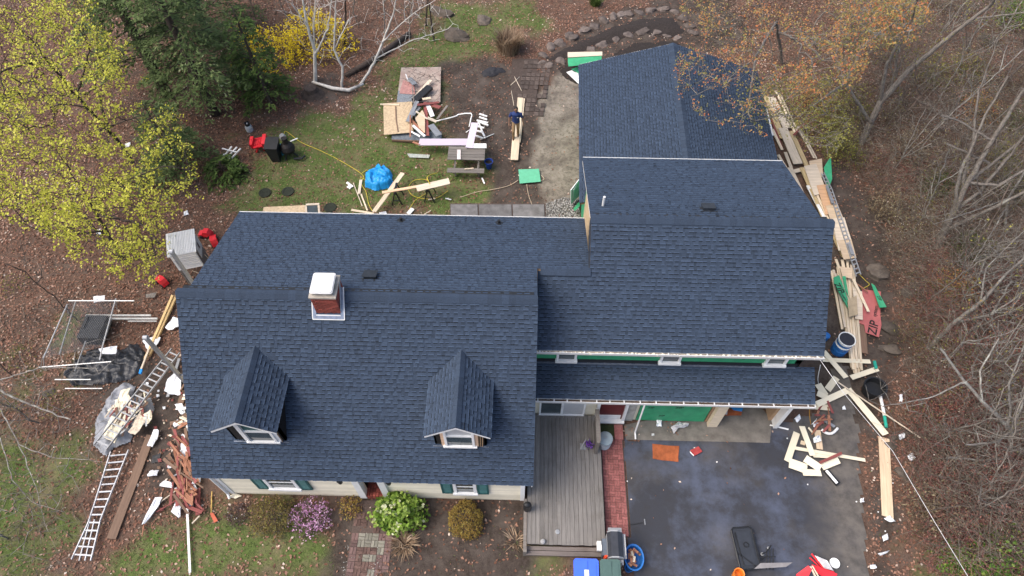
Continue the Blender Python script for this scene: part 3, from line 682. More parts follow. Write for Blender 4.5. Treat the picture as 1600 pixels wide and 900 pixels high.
# slab walk behind the house, dark paver path in the yard
SLAB = mat('grey_slab', (.13, .125, .125), var=.3, scale=4, rough=.9, bump=.3, obj=.2, dirt=((.06, .055, .05), .5, .6))
swk = struct('slab_walk', MB().prism([G(703, 318), G(853, 318), G(853, 345), G(703, 345)], (0, 0, .01)), JOINT)
for xa, xb in ((705, 747), (749, 800), (802, 851)): part('slab', MB().prism([G(xa, 345, .02), G(xb, 345, .02), G(xb - 1, 320, .02), G(xa - 1, 320, .02)], (0, 0, .03)), SLAB, swk)
pvp = struct('paver_path', MB().prism([G(800, 92, .0), G(842, 92, .0), G(838, 180, .0), G(796, 180, .0)], (0, 0, .006)), mat('path_soil', (.055, .04, .033), var=.4, scale=9))
PVD = mat('dark_paver', (.075, .058, .05), var=.4, scale=9, rough=.95, bump=.4, obj=.3)
A_, B_ = G(803, 178), G(838, 93)
for i in range(6):
    for j in range(13):
        if rnd.random() < .8:
            x = A_.x + (i + .5) * .24 + j * .035; y = A_.y + j * .32
            o = part('paver', MB().box((x, y, .012), (.2, .28, .05), Matrix.Rotation(rnd.uniform(-.05, .05), 3, 'Z') @ Matrix.Rotation(rnd.uniform(-.04, .04), 3, 'X')), PVD, pvp)
# ---------------------------------------------------------------- rocks
STONE = mat('field_stone', (.115, .093, .082), var=.4, scale=5, rough=.95, bump=.5, obj=.3, dirt=((.09, .06, .05), .52, .7))
STONEG = mat('grey_stone', (.10, .083, .068), var=.4, scale=4, rough=.95, bump=.5, obj=.25, dirt=((.08, .06, .045), .45, .8))
def rock_mb(c, r, sq=.6, seed=0):
    rs = random.Random(seed); mb = MB(); n1, n2 = 7, 10; vs = []; c = Vector(c); ax = rs.uniform(.75, 1.35); rot = rs.uniform(0, 3.1)
    ph = [rs.uniform(0, 6.28) for _ in range(6)]
    for i in range(n1 + 1):
        th = math.pi * i / n1
        for j in range(n2):
            q = 2 * math.pi * j / n2; d = Vector((math.sin(th) * math.cos(q), math.sin(th) * math.sin(q), math.cos(th)))
            k = 1 + .16 * math.sin(3 * d.x + ph[0]) + .14 * math.sin(4 * d.y + ph[1]) + .12 * math.sin(5 * d.z + 3 * d.x + ph[2]) + rs.uniform(-.05, .05)
            m_ = max(abs(d.x), abs(d.y), abs(d.z)); k *= .72 + .28 / max(m_, .6) * .8
            p = Vector((d.x * ax, d.y / ax, d.z * sq)) * r * k; p = Matrix.Rotation(rot, 3, 'Z') @ p; vs.append(c + p)
    fs = [(i * n2 + j, i * n2 + (j + 1) % n2, (i + 1) * n2 + (j + 1) % n2, (i + 1) * n2 + j) for i in range(n1) for j in range(n2)]
    return mb.add(vs, fs)
def rock(px_, py_, r, label, group=None, m=None, sq=.6, cat='rock', name='rock'):
    p = G(px_, py_); z = float(gz(p.x, p.y)); return solo(name, rock_mb((p.x, p.y, z - r * sq * .15), r, sq, int(px_ * 7 + py_)), m or STONE, label, cat, group)
for x, y, r in ((850, 86, .4), (861, 74, .42), (876, 68, .5), (893, 59, .55), (912, 48, .5), (928, 43, .38), (944, 34, .45), (958, 28, .4), (970, 24, .42), (981, 22, .45), (999, 21, .4), (1017, 16, .45), (1036, 14, .42), (1054, 18, .4), (1068, 28, .42), (1077, 40, .4), (1083, 52, .38), (845, 98, .3)):
    rock(x, y, r * .7, 'brown field stone of the outer curved edging round the compost bed', 'outer edging stones of the compost bed')
for x, y, r in ((857, 103, .3), (877, 96, .42), (899, 85, .25), (923, 78, .3), (941, 72, .4), (962, 63, .36), (982, 55, .4), (1004, 51, .42), (1024, 52, .36), (1043, 54, .36), (1058, 58, .3)):
    rock(x, y, r * .75, 'paler field stone of the inner curved edging in the compost bed', 'inner edging stones of the compost bed', sq=.45)
COMP = mat('compost', (.024, .019, .017), var=.5, scale=14, rough=1, bump=.6)
def mound(name, P, h, m, seed, kind='structure', step=.16):
    a = np.array(P); xs = np.arange(a[:, 0].min() - .2, a[:, 0].max() + .2, step); ys = np.arange(a[:, 1].min() - .2, a[:, 1].max() + .2, step); X, Y = np.meshgrid(xs, ys)
    d = insd(P, X, Y); Z = np.clip(d / .8, 0, 1) ** .6 * h * (.7 + .6 * fbm(X * 1.3, Y * 1.3, seed)) + (fbm(X * 4, Y * 4, seed + 3) - .5) * .07 - .06 + np.minimum(d, 0) * .2
    w = len(xs); i = np.arange((len(ys) - 1) * w).reshape(-1, w)[:, :-1].ravel(); F = np.stack([i, i + 1, i + w + 1, i + w], 1); F = F[(d.ravel() > -.3)[F].all(1)]
    used, inv = np.unique(F, return_inverse=True); V = np.stack([X.ravel(), Y.ravel(), Z.ravel()], 1)[used]; o = bulk(name, V, inv.reshape(-1, 4), m, smooth=True); o['kind'] = kind; return o
mound('compost_bed', PP((850, 98), (870, 80), (915, 57), (955, 36), (1000, 27), (1050, 26), (1075, 50), (1050, 58), (985, 60), (935, 78), (890, 92)), .18, COMP, 5)
mound('compost_bed_lower', PP((860, 108), (900, 92), (940, 79), (985, 63), (1060, 64), (1075, 120), (905, 130), (868, 116)), .12, COMP, 8)
for x, y, r, l in ((1372, 425, .5, 'big brown boulder in the woods edge right of the long ladder'), (1418, 457, .32, 'grey boulder beside a smaller one below the brush, right of the lumber'), (1432, 447, .3, 'smaller grey boulder next to a larger one, right of the lumber'),
                (1388, 512, .36, 'flat tan boulder touching the corner of the red sheathing panel'), (1392, 545, .35, 'low mossy rock below the tan boulder beside the red panel'), (1405, 680, .28, 'dark jagged rock beside the end of the long plywood strip'), (1392, 693, .26, 'dark rock lowest of the pair by the plywood strip'), (1410, 740, .22, 'small dark rock on the right edge of the driveway'),
                (690, 22, .55, 'pale flat boulder in the grass at the top of the yard'), (713, 58, .62, 'long pale rock lying in the grass left of the dry grass clump'), (757, 35, .42, 'grey rock above the dry grass clump'), (1540, 65, .5, 'pale boulder among the trees at the top right'), (1510, 70, .4, 'tan boulder half hidden among trees at top right'), (1330, 415, .28, 'small stone between ladder end and boulder'), (1480, 888, .35, 'grey rock at the bottom edge beside green bush'), (560, 868, .12, 'small pale stones beside the front walk'), (75, 612, .22, 'small white stone in leaves at the left below the dog pen')):
    rock(x, y, r, l, m=STONEG)
# gravel patch
def pebbles(P, n, r0, r1, m, seed, name, label_kind='stuff'):
    rs = np.random.default_rng(seed); a = np.array(P); pts = []
    while len(pts) < n:
        q = rs.uniform(a.min(0), a.max(0), (n * 3, 2)); q = q[insd(P, q[:, 0], q[:, 1]) > 0]; pts += list(q)
    p = np.array(pts[:n]); r = rs.uniform(r0, r1, n); oc = np.array([(1, 0, 0), (-1, 0, 0), (0, 1, 0), (0, -1, 0), (0, 0, 1), (0, 0, -1)], float)
    A = rs.normal(size=(n, 3, 3)); Q = np.linalg.qr(A)[0]; V = np.einsum('nij,kj->nki', Q, oc) * r[:, None, None] * rs.uniform(.6, 1.2, (n, 6, 1)) * np.array([1, 1, .7])
    V += np.stack([p[:, 0], p[:, 1], r * .4 + gz(p[:, 0], p[:, 1]) + .012], 1)[:, None]
    T = np.array([(0, 2, 4), (2, 1, 4), (1, 3, 4), (3, 0, 4), (2, 0, 5), (1, 2, 5), (3, 1, 5), (0, 3, 5)])
    F = (np.arange(n)[:, None, None] * 6 + T).reshape(-1, 3); o = bulk(name, V.reshape(-1, 3), F, m, np.repeat(rs.random(n), 8)); o['kind'] = 'stuff'; return o
pebbles(PP((853, 318), (880, 308), (903, 312), (908, 345), (852, 345)), 1500, .02, .05, mat('gravel_stone', (.24, .23, .22), var=.3, scale=9, tone=.7), 3, 'gravel')
pebbles(PP((540, 850), (570, 830), (600, 860), (590, 910), (530, 910)), 160, .012, .03, mat('pale_pebble', (.4, .39, .36), var=.3, tone=.4), 4, 'pebbles')

# ================================================================ LITTER, GRASS
VIEW = PP((-60, -40), (1660, -40), (1660, 940), (-60, 940))
def scatter(n, seed):
    rs = np.random.default_rng(seed); a = np.array(VIEW); out = np.zeros((0, 2))
    while len(out) < n:
        q = rs.uniform(a.min(0), a.max(0), (n, 2)); q = q[insd(VIEW, q[:, 0], q[:, 1]) > 0]; out = np.vstack([out, q])
    return out[:n], rs
NOGO = [PP((300, 770), (375, 336), (925, 342), (903, 110), (1060, 85), (1190, 120), (1300, 350), (1290, 640), (1280, 660), (835, 780)), DRV, PP((820, 640), (985, 640), (990, 880), (818, 880))]
def nogo(p, m=.05): return np.maximum.reduce([insd(P, p[:, 0], p[:, 1]) for P in NOGO]) < -m
def leafcards(p, z, size, rs, tilt=.5, asp=1.6):
    """one bent leaf (two quads, sharing the midrib) per point"""
    n = len(p); yaw = rs.uniform(0, 6.283, n); tl = rs.normal(0, tilt, n); rl = rs.normal(0, tilt, n); s = size
    d = np.stack([np.cos(yaw), np.sin(yaw), np.sin(tl)], 1); d /= np.linalg.norm(d, axis=1)[:, None]
    e = np.stack([-np.sin(yaw), np.cos(yaw), np.sin(rl)], 1); e /= np.linalg.norm(e, axis=1)[:, None]
    c = np.concatenate([p, z[:, None]], 1) if p.shape[1] == 2 else p
    up = np.array([0, 0, 1.]) * (s * .18)[:, None]
    V = np.stack([c - d * (s / 2 * asp)[:, None], c + e * (s / 2)[:, None] + up, c + d * (s / 2 * asp)[:, None], c - e * (s / 2)[:, None] + up], 1).reshape(-1, 3)
    i = np.arange(n)[:, None] * 4; F = np.concatenate([i + np.array([0, 1, 2]), i + np.array([0, 2, 3])], 1).reshape(-1, 3)
    return V, F
def tonemat(key, stops, rough=.8, trans=.0, spec=.2):
    """foliage material: colour from the 'tone' attribute through a ramp"""
    if key in MATS: return MATS[key]
    m = bpy.data.materials.new(key); m.use_nodes = True; nt = m.node_tree; b = nt.nodes['Principled BSDF']
    a = nd(nt, 'ShaderNodeAttribute', attribute_name='tone'); o = ramp(nt, a.outputs['Fac'], stops); nt.links.new(o, b.inputs['Base Color'])
    b.inputs['Roughness'].default_value = rough; b.inputs['Specular IOR Level'].default_value = spec
    if trans:
        tr = nd(nt, 'ShaderNodeBsdfTranslucent'); nt.links.new(o, tr.inputs[0]); ms = nd(nt, 'ShaderNodeMixShader'); ms.inputs[0].default_value = trans
        nt.links.new(b.outputs[0], ms.inputs[1]); nt.links.new(tr.outputs[0], ms.inputs[2]); nt.links.new(ms.outputs[0], nt.nodes['Material Output'].inputs[0])
    MATS[key] = m; return m
LEAFM = tonemat('dead_leaf', [(0, (.055, .029, .02)), (.4, (.165, .08, .052)), (.75, (.27, .155, .11)), (.93, (.38, .28, .22)), (1, (.5, .42, .35))])
p, rs = scatter(230000, 101); g_ = region(GRASS, p[:, 0], p[:, 1], 1.3, 3, 1.9, 1.1); s_ = region(SOIL, p[:, 0], p[:, 1], .6, 5, .8); a_ = region(SAND, p[:, 0], p[:, 1], .35, 9, .5)
WOOD = PP((1400, -40), (1700, -40), (1700, 940), (1480, 940), (1420, 700), (1440, 560), (1400, 330), (1320, 210), (1330, -40)); dens = (1 - .55 * np.clip(insd(WOOD, p[:, 0], p[:, 1]) / 2, 0, 1)) * (1 - .72 * g_) * (1 - .8 * s_) * (1 - .95 * a_) * (.45 + .9 * fbm(p[:, 0] * .5, p[:, 1] * .5, 55))
k = nogo(p) & (rs.random(len(p)) < dens); p = p[k]; n = len(p)
V, F = leafcards(p, gz(p[:, 0], p[:, 1]) + rs.uniform(.005, .035, n), rs.uniform(.03, .085, n), rs, .35)
tone = np.clip(.25 + .5 * fbm(p[:, 0] * .35, p[:, 1] * .35, 66) + rs.normal(0, .22, n), 0, 1); o = bulk('leaf_litter', V, F, LEAFM, np.repeat(tone, 2)); o['kind'] = 'stuff'
GRM = tonemat('grass_blade', [(0, (.045, .065, .02)), (.5, (.10, .145, .038)), (.8, (.16, .19, .07)), (1, (.26, .23, .14))], trans=.2)
p, rs = scatter(260000, 102); g_ = region(GRASS, p[:, 0], p[:, 1], 1.3, 3, 1.9, 1.1); s_ = region(SOIL, p[:, 0], p[:, 1], .6, 5, .8)
k = nogo(p) & (rs.random(len(p)) < (1.5 * g_ * (1 - .9 * s_) * (.2 + 1.5 * (fbm(p[:, 0] * .8, p[:, 1] * .8, 88) - .2)) + .018)); p = p[k]; n = len(p)
yaw = rs.uniform(0, 6.28, n); h = rs.uniform(.03, .09, n); ln = rs.normal(0, .04, (n, 2)); base = np.stack([p[:, 0], p[:, 1], gz(p[:, 0], p[:, 1])], 1); w_ = np.stack([np.cos(yaw), np.sin(yaw), 0 * yaw], 1) * .014
V = np.stack([base - w_, base + w_, base + np.stack([ln[:, 0], ln[:, 1], h], 1)], 1).reshape(-1, 3)
tone = np.clip(.1 + .8 * fbm(p[:, 0] * .45, p[:, 1] * .45, 99) + rs.normal(0, .2, n), 0, 1); o = bulk('lawn_grass', V, np.arange(n * 3).reshape(-1, 3), GRM, tone); o['kind'] = 'stuff'
# ================================================================ TREES
def segmesh(P0, P1, R0, R1, n=4):
    """vectorised frusta"""
    d = P1 - P0; L = np.linalg.norm(d, axis=1)[:, None] + 1e-9; d = d / L; P1 = P1 + d * np.minimum(L * .12, .02)
    ref = np.where(np.abs(d[:, 2:3]) > .9, np.array([[1., 0, 0]]), np.array([[0, 0, 1.]])); a = np.cross(d, ref); a /= np.linalg.norm(a, axis=1)[:, None]; b = np.cross(d, a)
    V = []
    for P, r in ((P0, R0), (P1, R1)):
        for j in range(n):
            q = 2 * math.pi * j / n; V.append(P + (a * math.cos(q) + b * math.sin(q)) * r[:, None])
    V = np.stack(V, 1).reshape(-1, 3); T = np.array([(j, (j + 1) % n, n + (j + 1) % n, n + j) for j in range(n)])
    return V, (np.arange(len(P0))[:, None, None] * 2 * n + T).reshape(-1, 4)
def grow(trunks, att, seed, seg=.3, tip=.006, power=.46, rmax=.3, wob=.07, base_r=None):
    """branch skeleton: every attractor is joined to the nearest limb. trunks: list of polylines (the first point of the first is the root)"""
    rs = np.random.default_rng(seed); cap = 400 + len(att) * 14 + 200 * len(trunks); N = np.zeros((cap, 3)); par = np.full(cap, -1); n = 0
    for ti, t in enumerate(trunks):
        t = np.array([tuple(p) for p in t], float)
        prev = -1 if ti == 0 else int(np.argmin(np.linalg.norm(N[:n] - t[0], axis=1)))
        for i in range(len(t) - 1):
            k = max(1, int(np.linalg.norm(t[i + 1] - t[i]) / seg))
            for j in range(k):
                N[n] = t[i] + (t[i + 1] - t[i]) * j / k + rs.normal(0, wob * .25, 3) * (n > 0); par[n] = prev; prev = n; n += 1
        N[n] = t[-1]; par[n] = prev; n += 1
    n0 = n; d0 = np.array([np.linalg.norm(N[:n0] - a, axis=1).min() for a in att]) if len(att) else np.zeros(0)
    start = max(2, int(1.2 / seg))
    for ai in np.argsort(d0):
        a = att[ai]; w = N[:n] - a; d = np.linalg.norm(w, axis=1) + np.clip(w[:, 2], -.5, 5) * .55; d[:min(start, n0 - 1)] += 3
        j = int(np.argmin(d)); p = N[j].copy(); L = np.linalg.norm(a - p); k = max(1, int(L / seg)); k = min(k, 12)
        if n + k + 2 >= cap: break
        off = rs.normal(0, wob, 3) * L; prev = j
        for q in range(1, k + 1):
            f = q / k; N[n] = p + (a - p) * f + off * math.sin(f * math.pi) * .6 + np.array([0, 0, L * .12 * math.sin(f * math.pi)]) + rs.normal(0, wob * .2, 3); par[n] = prev; prev = n; n += 1
    N = N[:n]; par = par[:n]; ch = np.bincount(par[par >= 0], minlength=n); cnt = (ch == 0).astype(float)
    for i in range(n - 1, 0, -1):
        if par[i] >= 0: cnt[par[i]] += cnt[i]
    r = np.minimum(tip * np.maximum(cnt, 1) ** power, rmax)
    if base_r: r = r * base_r / r[0] if r[0] > base_r else r; r[:n0] = np.maximum(r[:n0], 0)
    k = np.where(par >= 0)[0]
    tips = N[ch == 0]
    grow.n0 = n0; return N, par, r, k, tips
def leaves_at(C, per, spread, smin, smax, rs, tilt=.7, asp=1.3):
    n = len(C) * per; c = np.repeat(C, per, 0) + rs.normal(0, spread, (n, 3)); V, F = leafcards(c, None, rs.uniform(smin, smax, n), rs, tilt, asp); return V, F, n
BARK = mat('grey_bark', (.15, .132, .115), var=.5, scale=7, rough=.95, bump=.5, stretch=(3, 3, 1), dirt=((.28, .29, .25), .55, .75))
BARKD = mat('dark_bark', (.055, .042, .035), var=.5, scale=7, rough=.95, bump=.5)
BARKW = mat('birch_bark', (.52, .50, .46), var=.25, scale=5, rough=.8, bump=.3, dirt=((.06, .05, .045), .56, .9))
BARKL = mat('lichen_bark', (.17, .155, .14), var=.4, scale=9, rough=.95, bump=.4, dirt=((.42, .43, .38), .5, .8))
TWIG = mat('twig_bark', (.105, .08, .066), var=.4, scale=6, rough=.95, bump=0)
TWIGR = mat('red_twig', (.19, .085, .075), var=.4, scale=6, rough=.95, bump=0)
def tree(name, label, cat, root, N, par, r, k, bark, leaf=None, group=None, sides=5):
    t = thing(name, label, cat, tuple(root), group)
    big = k[r[k] > .012]; sm = k[r[k] <= .012]
    V, F = segmesh(N[par[big]], N[big], np.minimum(r[par[big]], r[big] * 1.5), r[big], sides)
    bulk('trunk', V, F, bark, smooth=True, parent=t)
    lm = leaf
    if len(sm):
        V, F = segmesh(N[par[sm]], N[sm], np.minimum(r[par[sm]], r[sm] * 1.5), r[sm], 3); bulk('twigs', V, F, bark, parent=t)['kind'] = 'stuff'
    if leaf:
        V, F, m, tone = leaf; bulk('crown', V, F, m, tone, parent=t)['kind'] = 'stuff'
    return t
def sample(P, zr, n, seed, root=None, rad=99, clump=0, keep=None, zpow=1):
    """points spread through a crown: a place in the outline of the crown and a height in its range"""
    rs = np.random.default_rng(seed); a = np.array(P, float); out = []; tries = 0
    while len(out) < n and tries < 400:
        tries += 1; q = rs.uniform(a.min(0), a.max(0), (n * 2, 2)); q = q[insd(P, q[:, 0], q[:, 1]) > 0]
        if clump: q = q[fbm(q[:, 0] / clump, q[:, 1] / clump, seed, 3) > rs.uniform(.25, .62, len(q))]
        for x, y in q:
            z = zr[0] + (zr[1] - zr[0]) * rs.random() ** zpow; w = G(x, y, z)
            if root is not None and math.hypot(w.x - root[0], w.y - root[1]) > rad * (1.05 - .45 * max(0, (z - zr[0]) / (zr[1] - zr[0]) - .3)): continue
            if keep and not keep(w): continue
            out.append(tuple(w))
    return np.array(out[:n])
def up(px_, py_, z): return tuple(G(px_, py_, z))
def toward(root, top_px, z):   # a limb point: the place of the photo at a height
    return tuple(G(*top_px, z))
# --- yellow-green maples, left
LIME = tonemat('maple_blossom', [(0, (.2, .21, .03)), (.5, (.42, .42, .05)), (1, (.62, .6, .12))], trans=.3)
def maple(label, rootpx, trunks, P, n, zr, rad, seed):
    root = G(*rootpx); root.z = float(gz(root.x, root.y)) - .05; tr = [[tuple(root)] + trunks[0]] + trunks[1:]
    att = sample(P, zr, n, seed, root, rad, clump=38); N, par, r, k, tips = grow(tr, att, seed, .32, tip=.0065, power=.44, rmax=.26)
    rs = np.random.default_rng(seed); C = np.vstack([att, att + rs.normal(0, .13, att.shape), att[::2] + rs.normal(0, .25, att[::2].shape)]); V, F, m = leaves_at(C, 6, .065, .04, .085, rs)
    tone = np.clip(np.repeat(np.repeat(.5 + rs.normal(0, .2, len(C)), 6) + rs.normal(0, .12, m), 2), 0, 1)
    return tree('maple_tree', label, 'tree', root, N, par, r, k, BARKD, (V, F, LIME, tone))
maple('tall yellow-green flowering maple filling the top left corner', (208, 255), [[up(180, 215, 1.4), up(120, 150, 4), up(70, 90, 6.5), up(20, 30, 8.5)], [up(120, 150, 4), up(140, 80, 6.5), up(120, 0, 9)], [up(70, 90, 6.5), up(-20, 120, 8)], [up(165, 200, 2), up(220, 180, 4.5)]],
      [(-70, -70), (140, -70), (160, 30), (175, 70), (198, 70), (190, 120), (215, 150), (265, 165), (285, 190), (270, 220), (150, 240), (60, 230), (-70, 240)], 900, (2.5, 9.5), 7.5, 31)
maple('lower yellow-green flowering maple beside the white shed', (188, 402), [[up(165, 360, 1.2), up(140, 315, 2.7), up(105, 260, 4.6), up(70, 210, 6.3)], [up(140, 315, 2.7), up(200, 280, 4), up(255, 260, 5)], [up(165, 360, 1.2), up(80, 370, 2.6), up(20, 340, 3.8)], [up(150, 335, 2), up(220, 350, 3), up(250, 380, 3.2)]],
      [(-50, 225), (60, 215), (180, 225), (285, 215), (302, 285), (285, 320), (262, 345), (275, 400), (250, 445), (190, 440), (140, 420), (95, 385), (60, 350), (-50, 335)], 780, (1.8, 7.0), 6.0, 32)
# --- hemlocks
NEED = tonemat('hemlock_needles', [(0, (.05, .075, .03)), (.45, (.12, .17, .06)), (.8, (.19, .24, .10)), (1, (.29, .32, .19))], trans=.35)
NEEDL = tonemat('cedar_needles', [(0, (.03, .05, .012)), (.5, (.07, .115, .025)), (1, (.14, .19, .05))], trans=.15)
def hemlock(label, rootpx, H, rmax, seed, zmin=1.0, m=NEED, dens=1.0, spray=(.10, .26)):
    rs = np.random.default_rng(seed); root = G(*rootpx); root.z = float(gz(root.x, root.y)) - .05; t = thing('hemlock_tree', label, 'tree', tuple(root), 'evergreens behind the house')
    lean = rs.normal(0, .02, 2); zs = np.linspace(0, H, 14); tp = [(root.x + lean[0] * z, root.y + lean[1] * z, root.z + z) for z in zs]
    part('trunk', MB().tube(tp, [max(.02, .021 * H * (1 - z / H) ** .8 + .012) for z in zs], 8), BARKD, t, True)
    P0 = []; P1 = []; R0 = []; C = []; D = []; z = zmin
    while z < H - .15:
        L = rmax * (1 - z / H) ** .75 * rs.uniform(.6, 1.1) + .25; a = rs.uniform(0, 6.283); o = np.array([root.x + lean[0] * z, root.y + lean[1] * z, root.z + z]); d = np.array([math.cos(a), math.sin(a), 0]); k = max(3, int(L / .28)); pts = []
        for i in range(k + 1):
            f = i / k; pts.append(o + d * L * f + np.array([0, 0, .25 * L * f - .48 * L * f * f]) + rs.normal(0, .02, 3))
        for i in range(k): P0.append(pts[i]); P1.append(pts[i + 1]); R0.append(.028 * (1 - i / k) * L / 3 + .006)
        ns = int(L * 13 * dens)
        for i in range(ns):
            f = rs.uniform(.12, 1.0) ** .8; q = f * k; i0 = min(int(q), k - 1); p = pts[i0] + (pts[i0 + 1] - pts[i0]) * (q - i0); s = 1 if rs.random() < .5 else -1; b = a + s * rs.uniform(.5, 1.1); tl = (1 - f) * .55 * min(L, 2.2) + .18
            e = np.array([math.cos(b), math.sin(b), -.12]); m_ = max(2, int(tl / .12))
            for j in range(m_): C.append(p + e * tl * (j + .6) / m_ + rs.normal(0, .025, 3)); D.append(b + s * rs.choice([-1, 1]) * rs.uniform(.2, .9))
        z += rs.uniform(.055, .135) / dens * (H / 9) ** .4
    P0 = np.array(P0); P1 = np.array(P1); R0 = np.array(R0); V, F = segmesh(P0, P1, R0, R0 * .8, 4); bulk('branches', V, F, BARKD, parent=t)['kind'] = 'stuff'
    C = np.array(C); D = np.array(D); n = len(C); s = rs.uniform(*spray, n); dr = np.stack([np.cos(D), np.sin(D), rs.normal(-.15, .25, n)], 1); sd_ = np.stack([-np.sin(D), np.cos(D), rs.normal(0, .3, n)], 1)
    w = (s * rs.uniform(.12, .26, n))[:, None]; A = C - dr * (s / 2)[:, None]; B = C + dr * (s / 2)[:, None]; V = np.stack([A, C + sd_ * w, B, C - sd_ * w], 1).reshape(-1, 3)
    hz = (C[:, 2] - root.z) / H; tone = np.clip(.38 + rs.normal(0, .2, n) + .5 * (fbm(C[:, 0] * 1.2, C[:, 1] * 1.2, seed) - .5), 0, 1)
    bulk('crown', V, np.arange(n * 4).reshape(-1, 4), m, tone, parent=t)['kind'] = 'stuff'
    return t
hemlock('dark hemlock with bare lower trunk behind the leaning white railing', (337, 180), 10.5, 3.4, 51, zmin=2.0)
hemlock('tall dark hemlock between the flowering maple and the bare trunk', (262, 150), 12, 3.6, 52, zmin=1.5)
hemlock('hemlock at the top of the yard above the dark hemlocks', (330, 60), 8.5, 3.2, 53, zmin=1.0)
hemlock('bright green young evergreen in front of the yellow forsythia', (425, 168), 5.5, 1.7, 54, zmin=.4, m=NEEDL)
hemlock('low dense hemlock right beside the lime maple crown', (285, 265), 4.2, 2.0, 55, zmin=.3)
hemlock('small spreading evergreen below the white railing bundle', (352, 272), .9, 1.1, 56, zmin=.15, m=NEEDL, dens=1.6)
hemlock('evergreen shrub at the foot of the bare hemlock trunk', (385, 140), 3.4, 1.5, 57, zmin=.3)
# --- forsythia
def shrub(name, label, rootpx, w, h, n, leafm, per, ls, seed, bark=TWIG, cat='bush', group=None, stems=7, spread=.06, flat=1.0, tip=.0035, ltone=.22, cluster=1, hollow=.3):
    rs = np.random.default_rng(seed); root = G(*rootpx); root.z = float(gz(root.x, root.y)); u = rs.normal(size=(n, 3)); u /= np.linalg.norm(u, axis=1)[:, None]; u[:, 2] = np.abs(u[:, 2]); rr = rs.uniform(hollow, 1, n) ** .5
    lump = 1 + .25 * (fbm(u[:, 0] * 2 + 9, u[:, 1] * 2 + u[:, 2] + 9, seed) - .5) * 2
    att = np.array([root.x, root.y, root.z + .05]) + u * (rr * lump)[:, None] * np.array([w / 2, w / 2 * flat, h])
    tr = [[(root.x, root.y, root.z - .05), (root.x, root.y, root.z + .06)]]
    for i in range(stems):
        q = att[rs.integers(n)]; c = np.array([root.x, root.y, root.z]); tr.append([tuple(c + rs.normal(0, .05, 3) * [1, 1, 0]), tuple(c + (q - c) * [.35, .35, .5]), tuple(c + (q - c) * .75)])
    N, par, r, k, tips = grow(tr, att, seed, .15, tip=tip, power=.42, rmax=.05, wob=.06); leaf = None
    if leafm:
        C = np.repeat(att, cluster, 0) + rs.normal(0, spread, (n * cluster, 3)) * (cluster > 1); V, F, m = leaves_at(C, per, spread, ls[0], ls[1], rs); tone = np.clip(np.repeat(np.repeat(.5 + rs.normal(0, ltone, len(C)), per) + rs.normal(0, .1, m), 2), 0, 1); leaf = (V, F, leafm, tone)
    return tree(name, label, cat, root, N, par, r, k, bark, leaf, group, 4)
YEL = tonemat('forsythia_flower', [(0, (.36, .26, .01)), (.5, (.62, .47, .015)), (1, (.75, .62, .04))], trans=.25)
shrub('forsythia', 'bright yellow forsythia in bloom behind the white birches', (500, 75), 4.2, 2.2, 620, YEL, 5, (.04, .09), 61, flat=.8)
shrub('forsythia', 'yellow forsythia in bloom between the evergreens and the birches', (432, 95), 3.0, 1.9, 380, YEL, 5, (.04, .09), 62)
shrub('forsythia', 'small patch of yellow forsythia in the dark evergreens', (385, 75), 1.4, 1.3, 90, YEL, 4, (.04, .09), 63)
shrub('forsythia', 'lowest tuft of yellow forsythia beside hemlock foliage', (372, 108), .8, .7, 40, YEL, 4, (.04, .08), 64)
# --- birches
def limbs(name, label, lines, nt_, seed, bark, leafspec=None, group=None, tw=1.2, rbase=.12, cat='tree', sides=7, tip=.006, up_bias=.5):
    """tree given by its main limbs [(px, py, z), ...], with fine twigs along the upper limbs"""
    rs = np.random.default_rng(seed); tr = [[tuple(G(*q)) for q in l] for l in lines]; root = Vector(tr[0][0]); zr_ = float(gz(root.x, root.y)); tr[0][0] = (root.x, root.y, zr_ - .05)
    att = []
    for i in range(nt_):
        l = tr[rs.integers(len(tr))]; j = rs.integers(len(l) - 1) if len(l) < 3 else rs.integers(1, len(l) - 1) if rs.random() < .75 else rs.integers(len(l) - 1); a, b = np.array(l[j]), np.array(l[j + 1]); f = rs.random(); p = a + (b - a) * f
        if p[2] < .8: continue
        v = rs.normal(size=3); v[2] = abs(v[2]) * up_bias + .15; v /= np.linalg.norm(v); att.append(p + v * rs.uniform(.25, 1) * tw)
    att = np.array(att) if att else np.zeros((0, 3)); N, par, r, k, tips = grow(tr, att, seed, .25, tip=tip, power=.40, rmax=rbase * 1.0, wob=.05)
    # taper of the main limbs
    n0 = grow.n0; dep = np.zeros(len(N))
    for i in range(1, n0): dep[i] = dep[par[i]] + np.linalg.norm(N[i] - N[par[i]]) if par[i] >= 0 else 0
    first = int(sum(max(1, int(np.linalg.norm(np.array(tr[0][i + 1]) - np.array(tr[0][i])) / .25)) for i in range(len(tr[0]) - 1))) + 1
    dm = max(dep.max(), .1); tp_ = rbase * np.clip(1 - .82 * dep / dm, .12, 1) ** .9; tp_[first:] *= .62; r[:n0] = np.maximum(r[:n0] * .6, tp_[:n0])
    leaf = None
    if leafspec and len(att):
        m, per, ls, spread, frac = leafspec; C = att[rs.random(len(att)) < frac]; C = np.vstack([C, (C + rs.normal(0, .2, C.shape))])
        V, F, n = leaves_at(C, per, spread, ls[0], ls[1], rs); tone = np.clip(np.repeat(np.repeat(rs.random(len(C)), per) + rs.normal(0, .1, n), 2), 0, 1); leaf = (V, F, m, tone)
    return tree(name, label, cat, root, N, par, r, k, bark, leaf, group, sides)
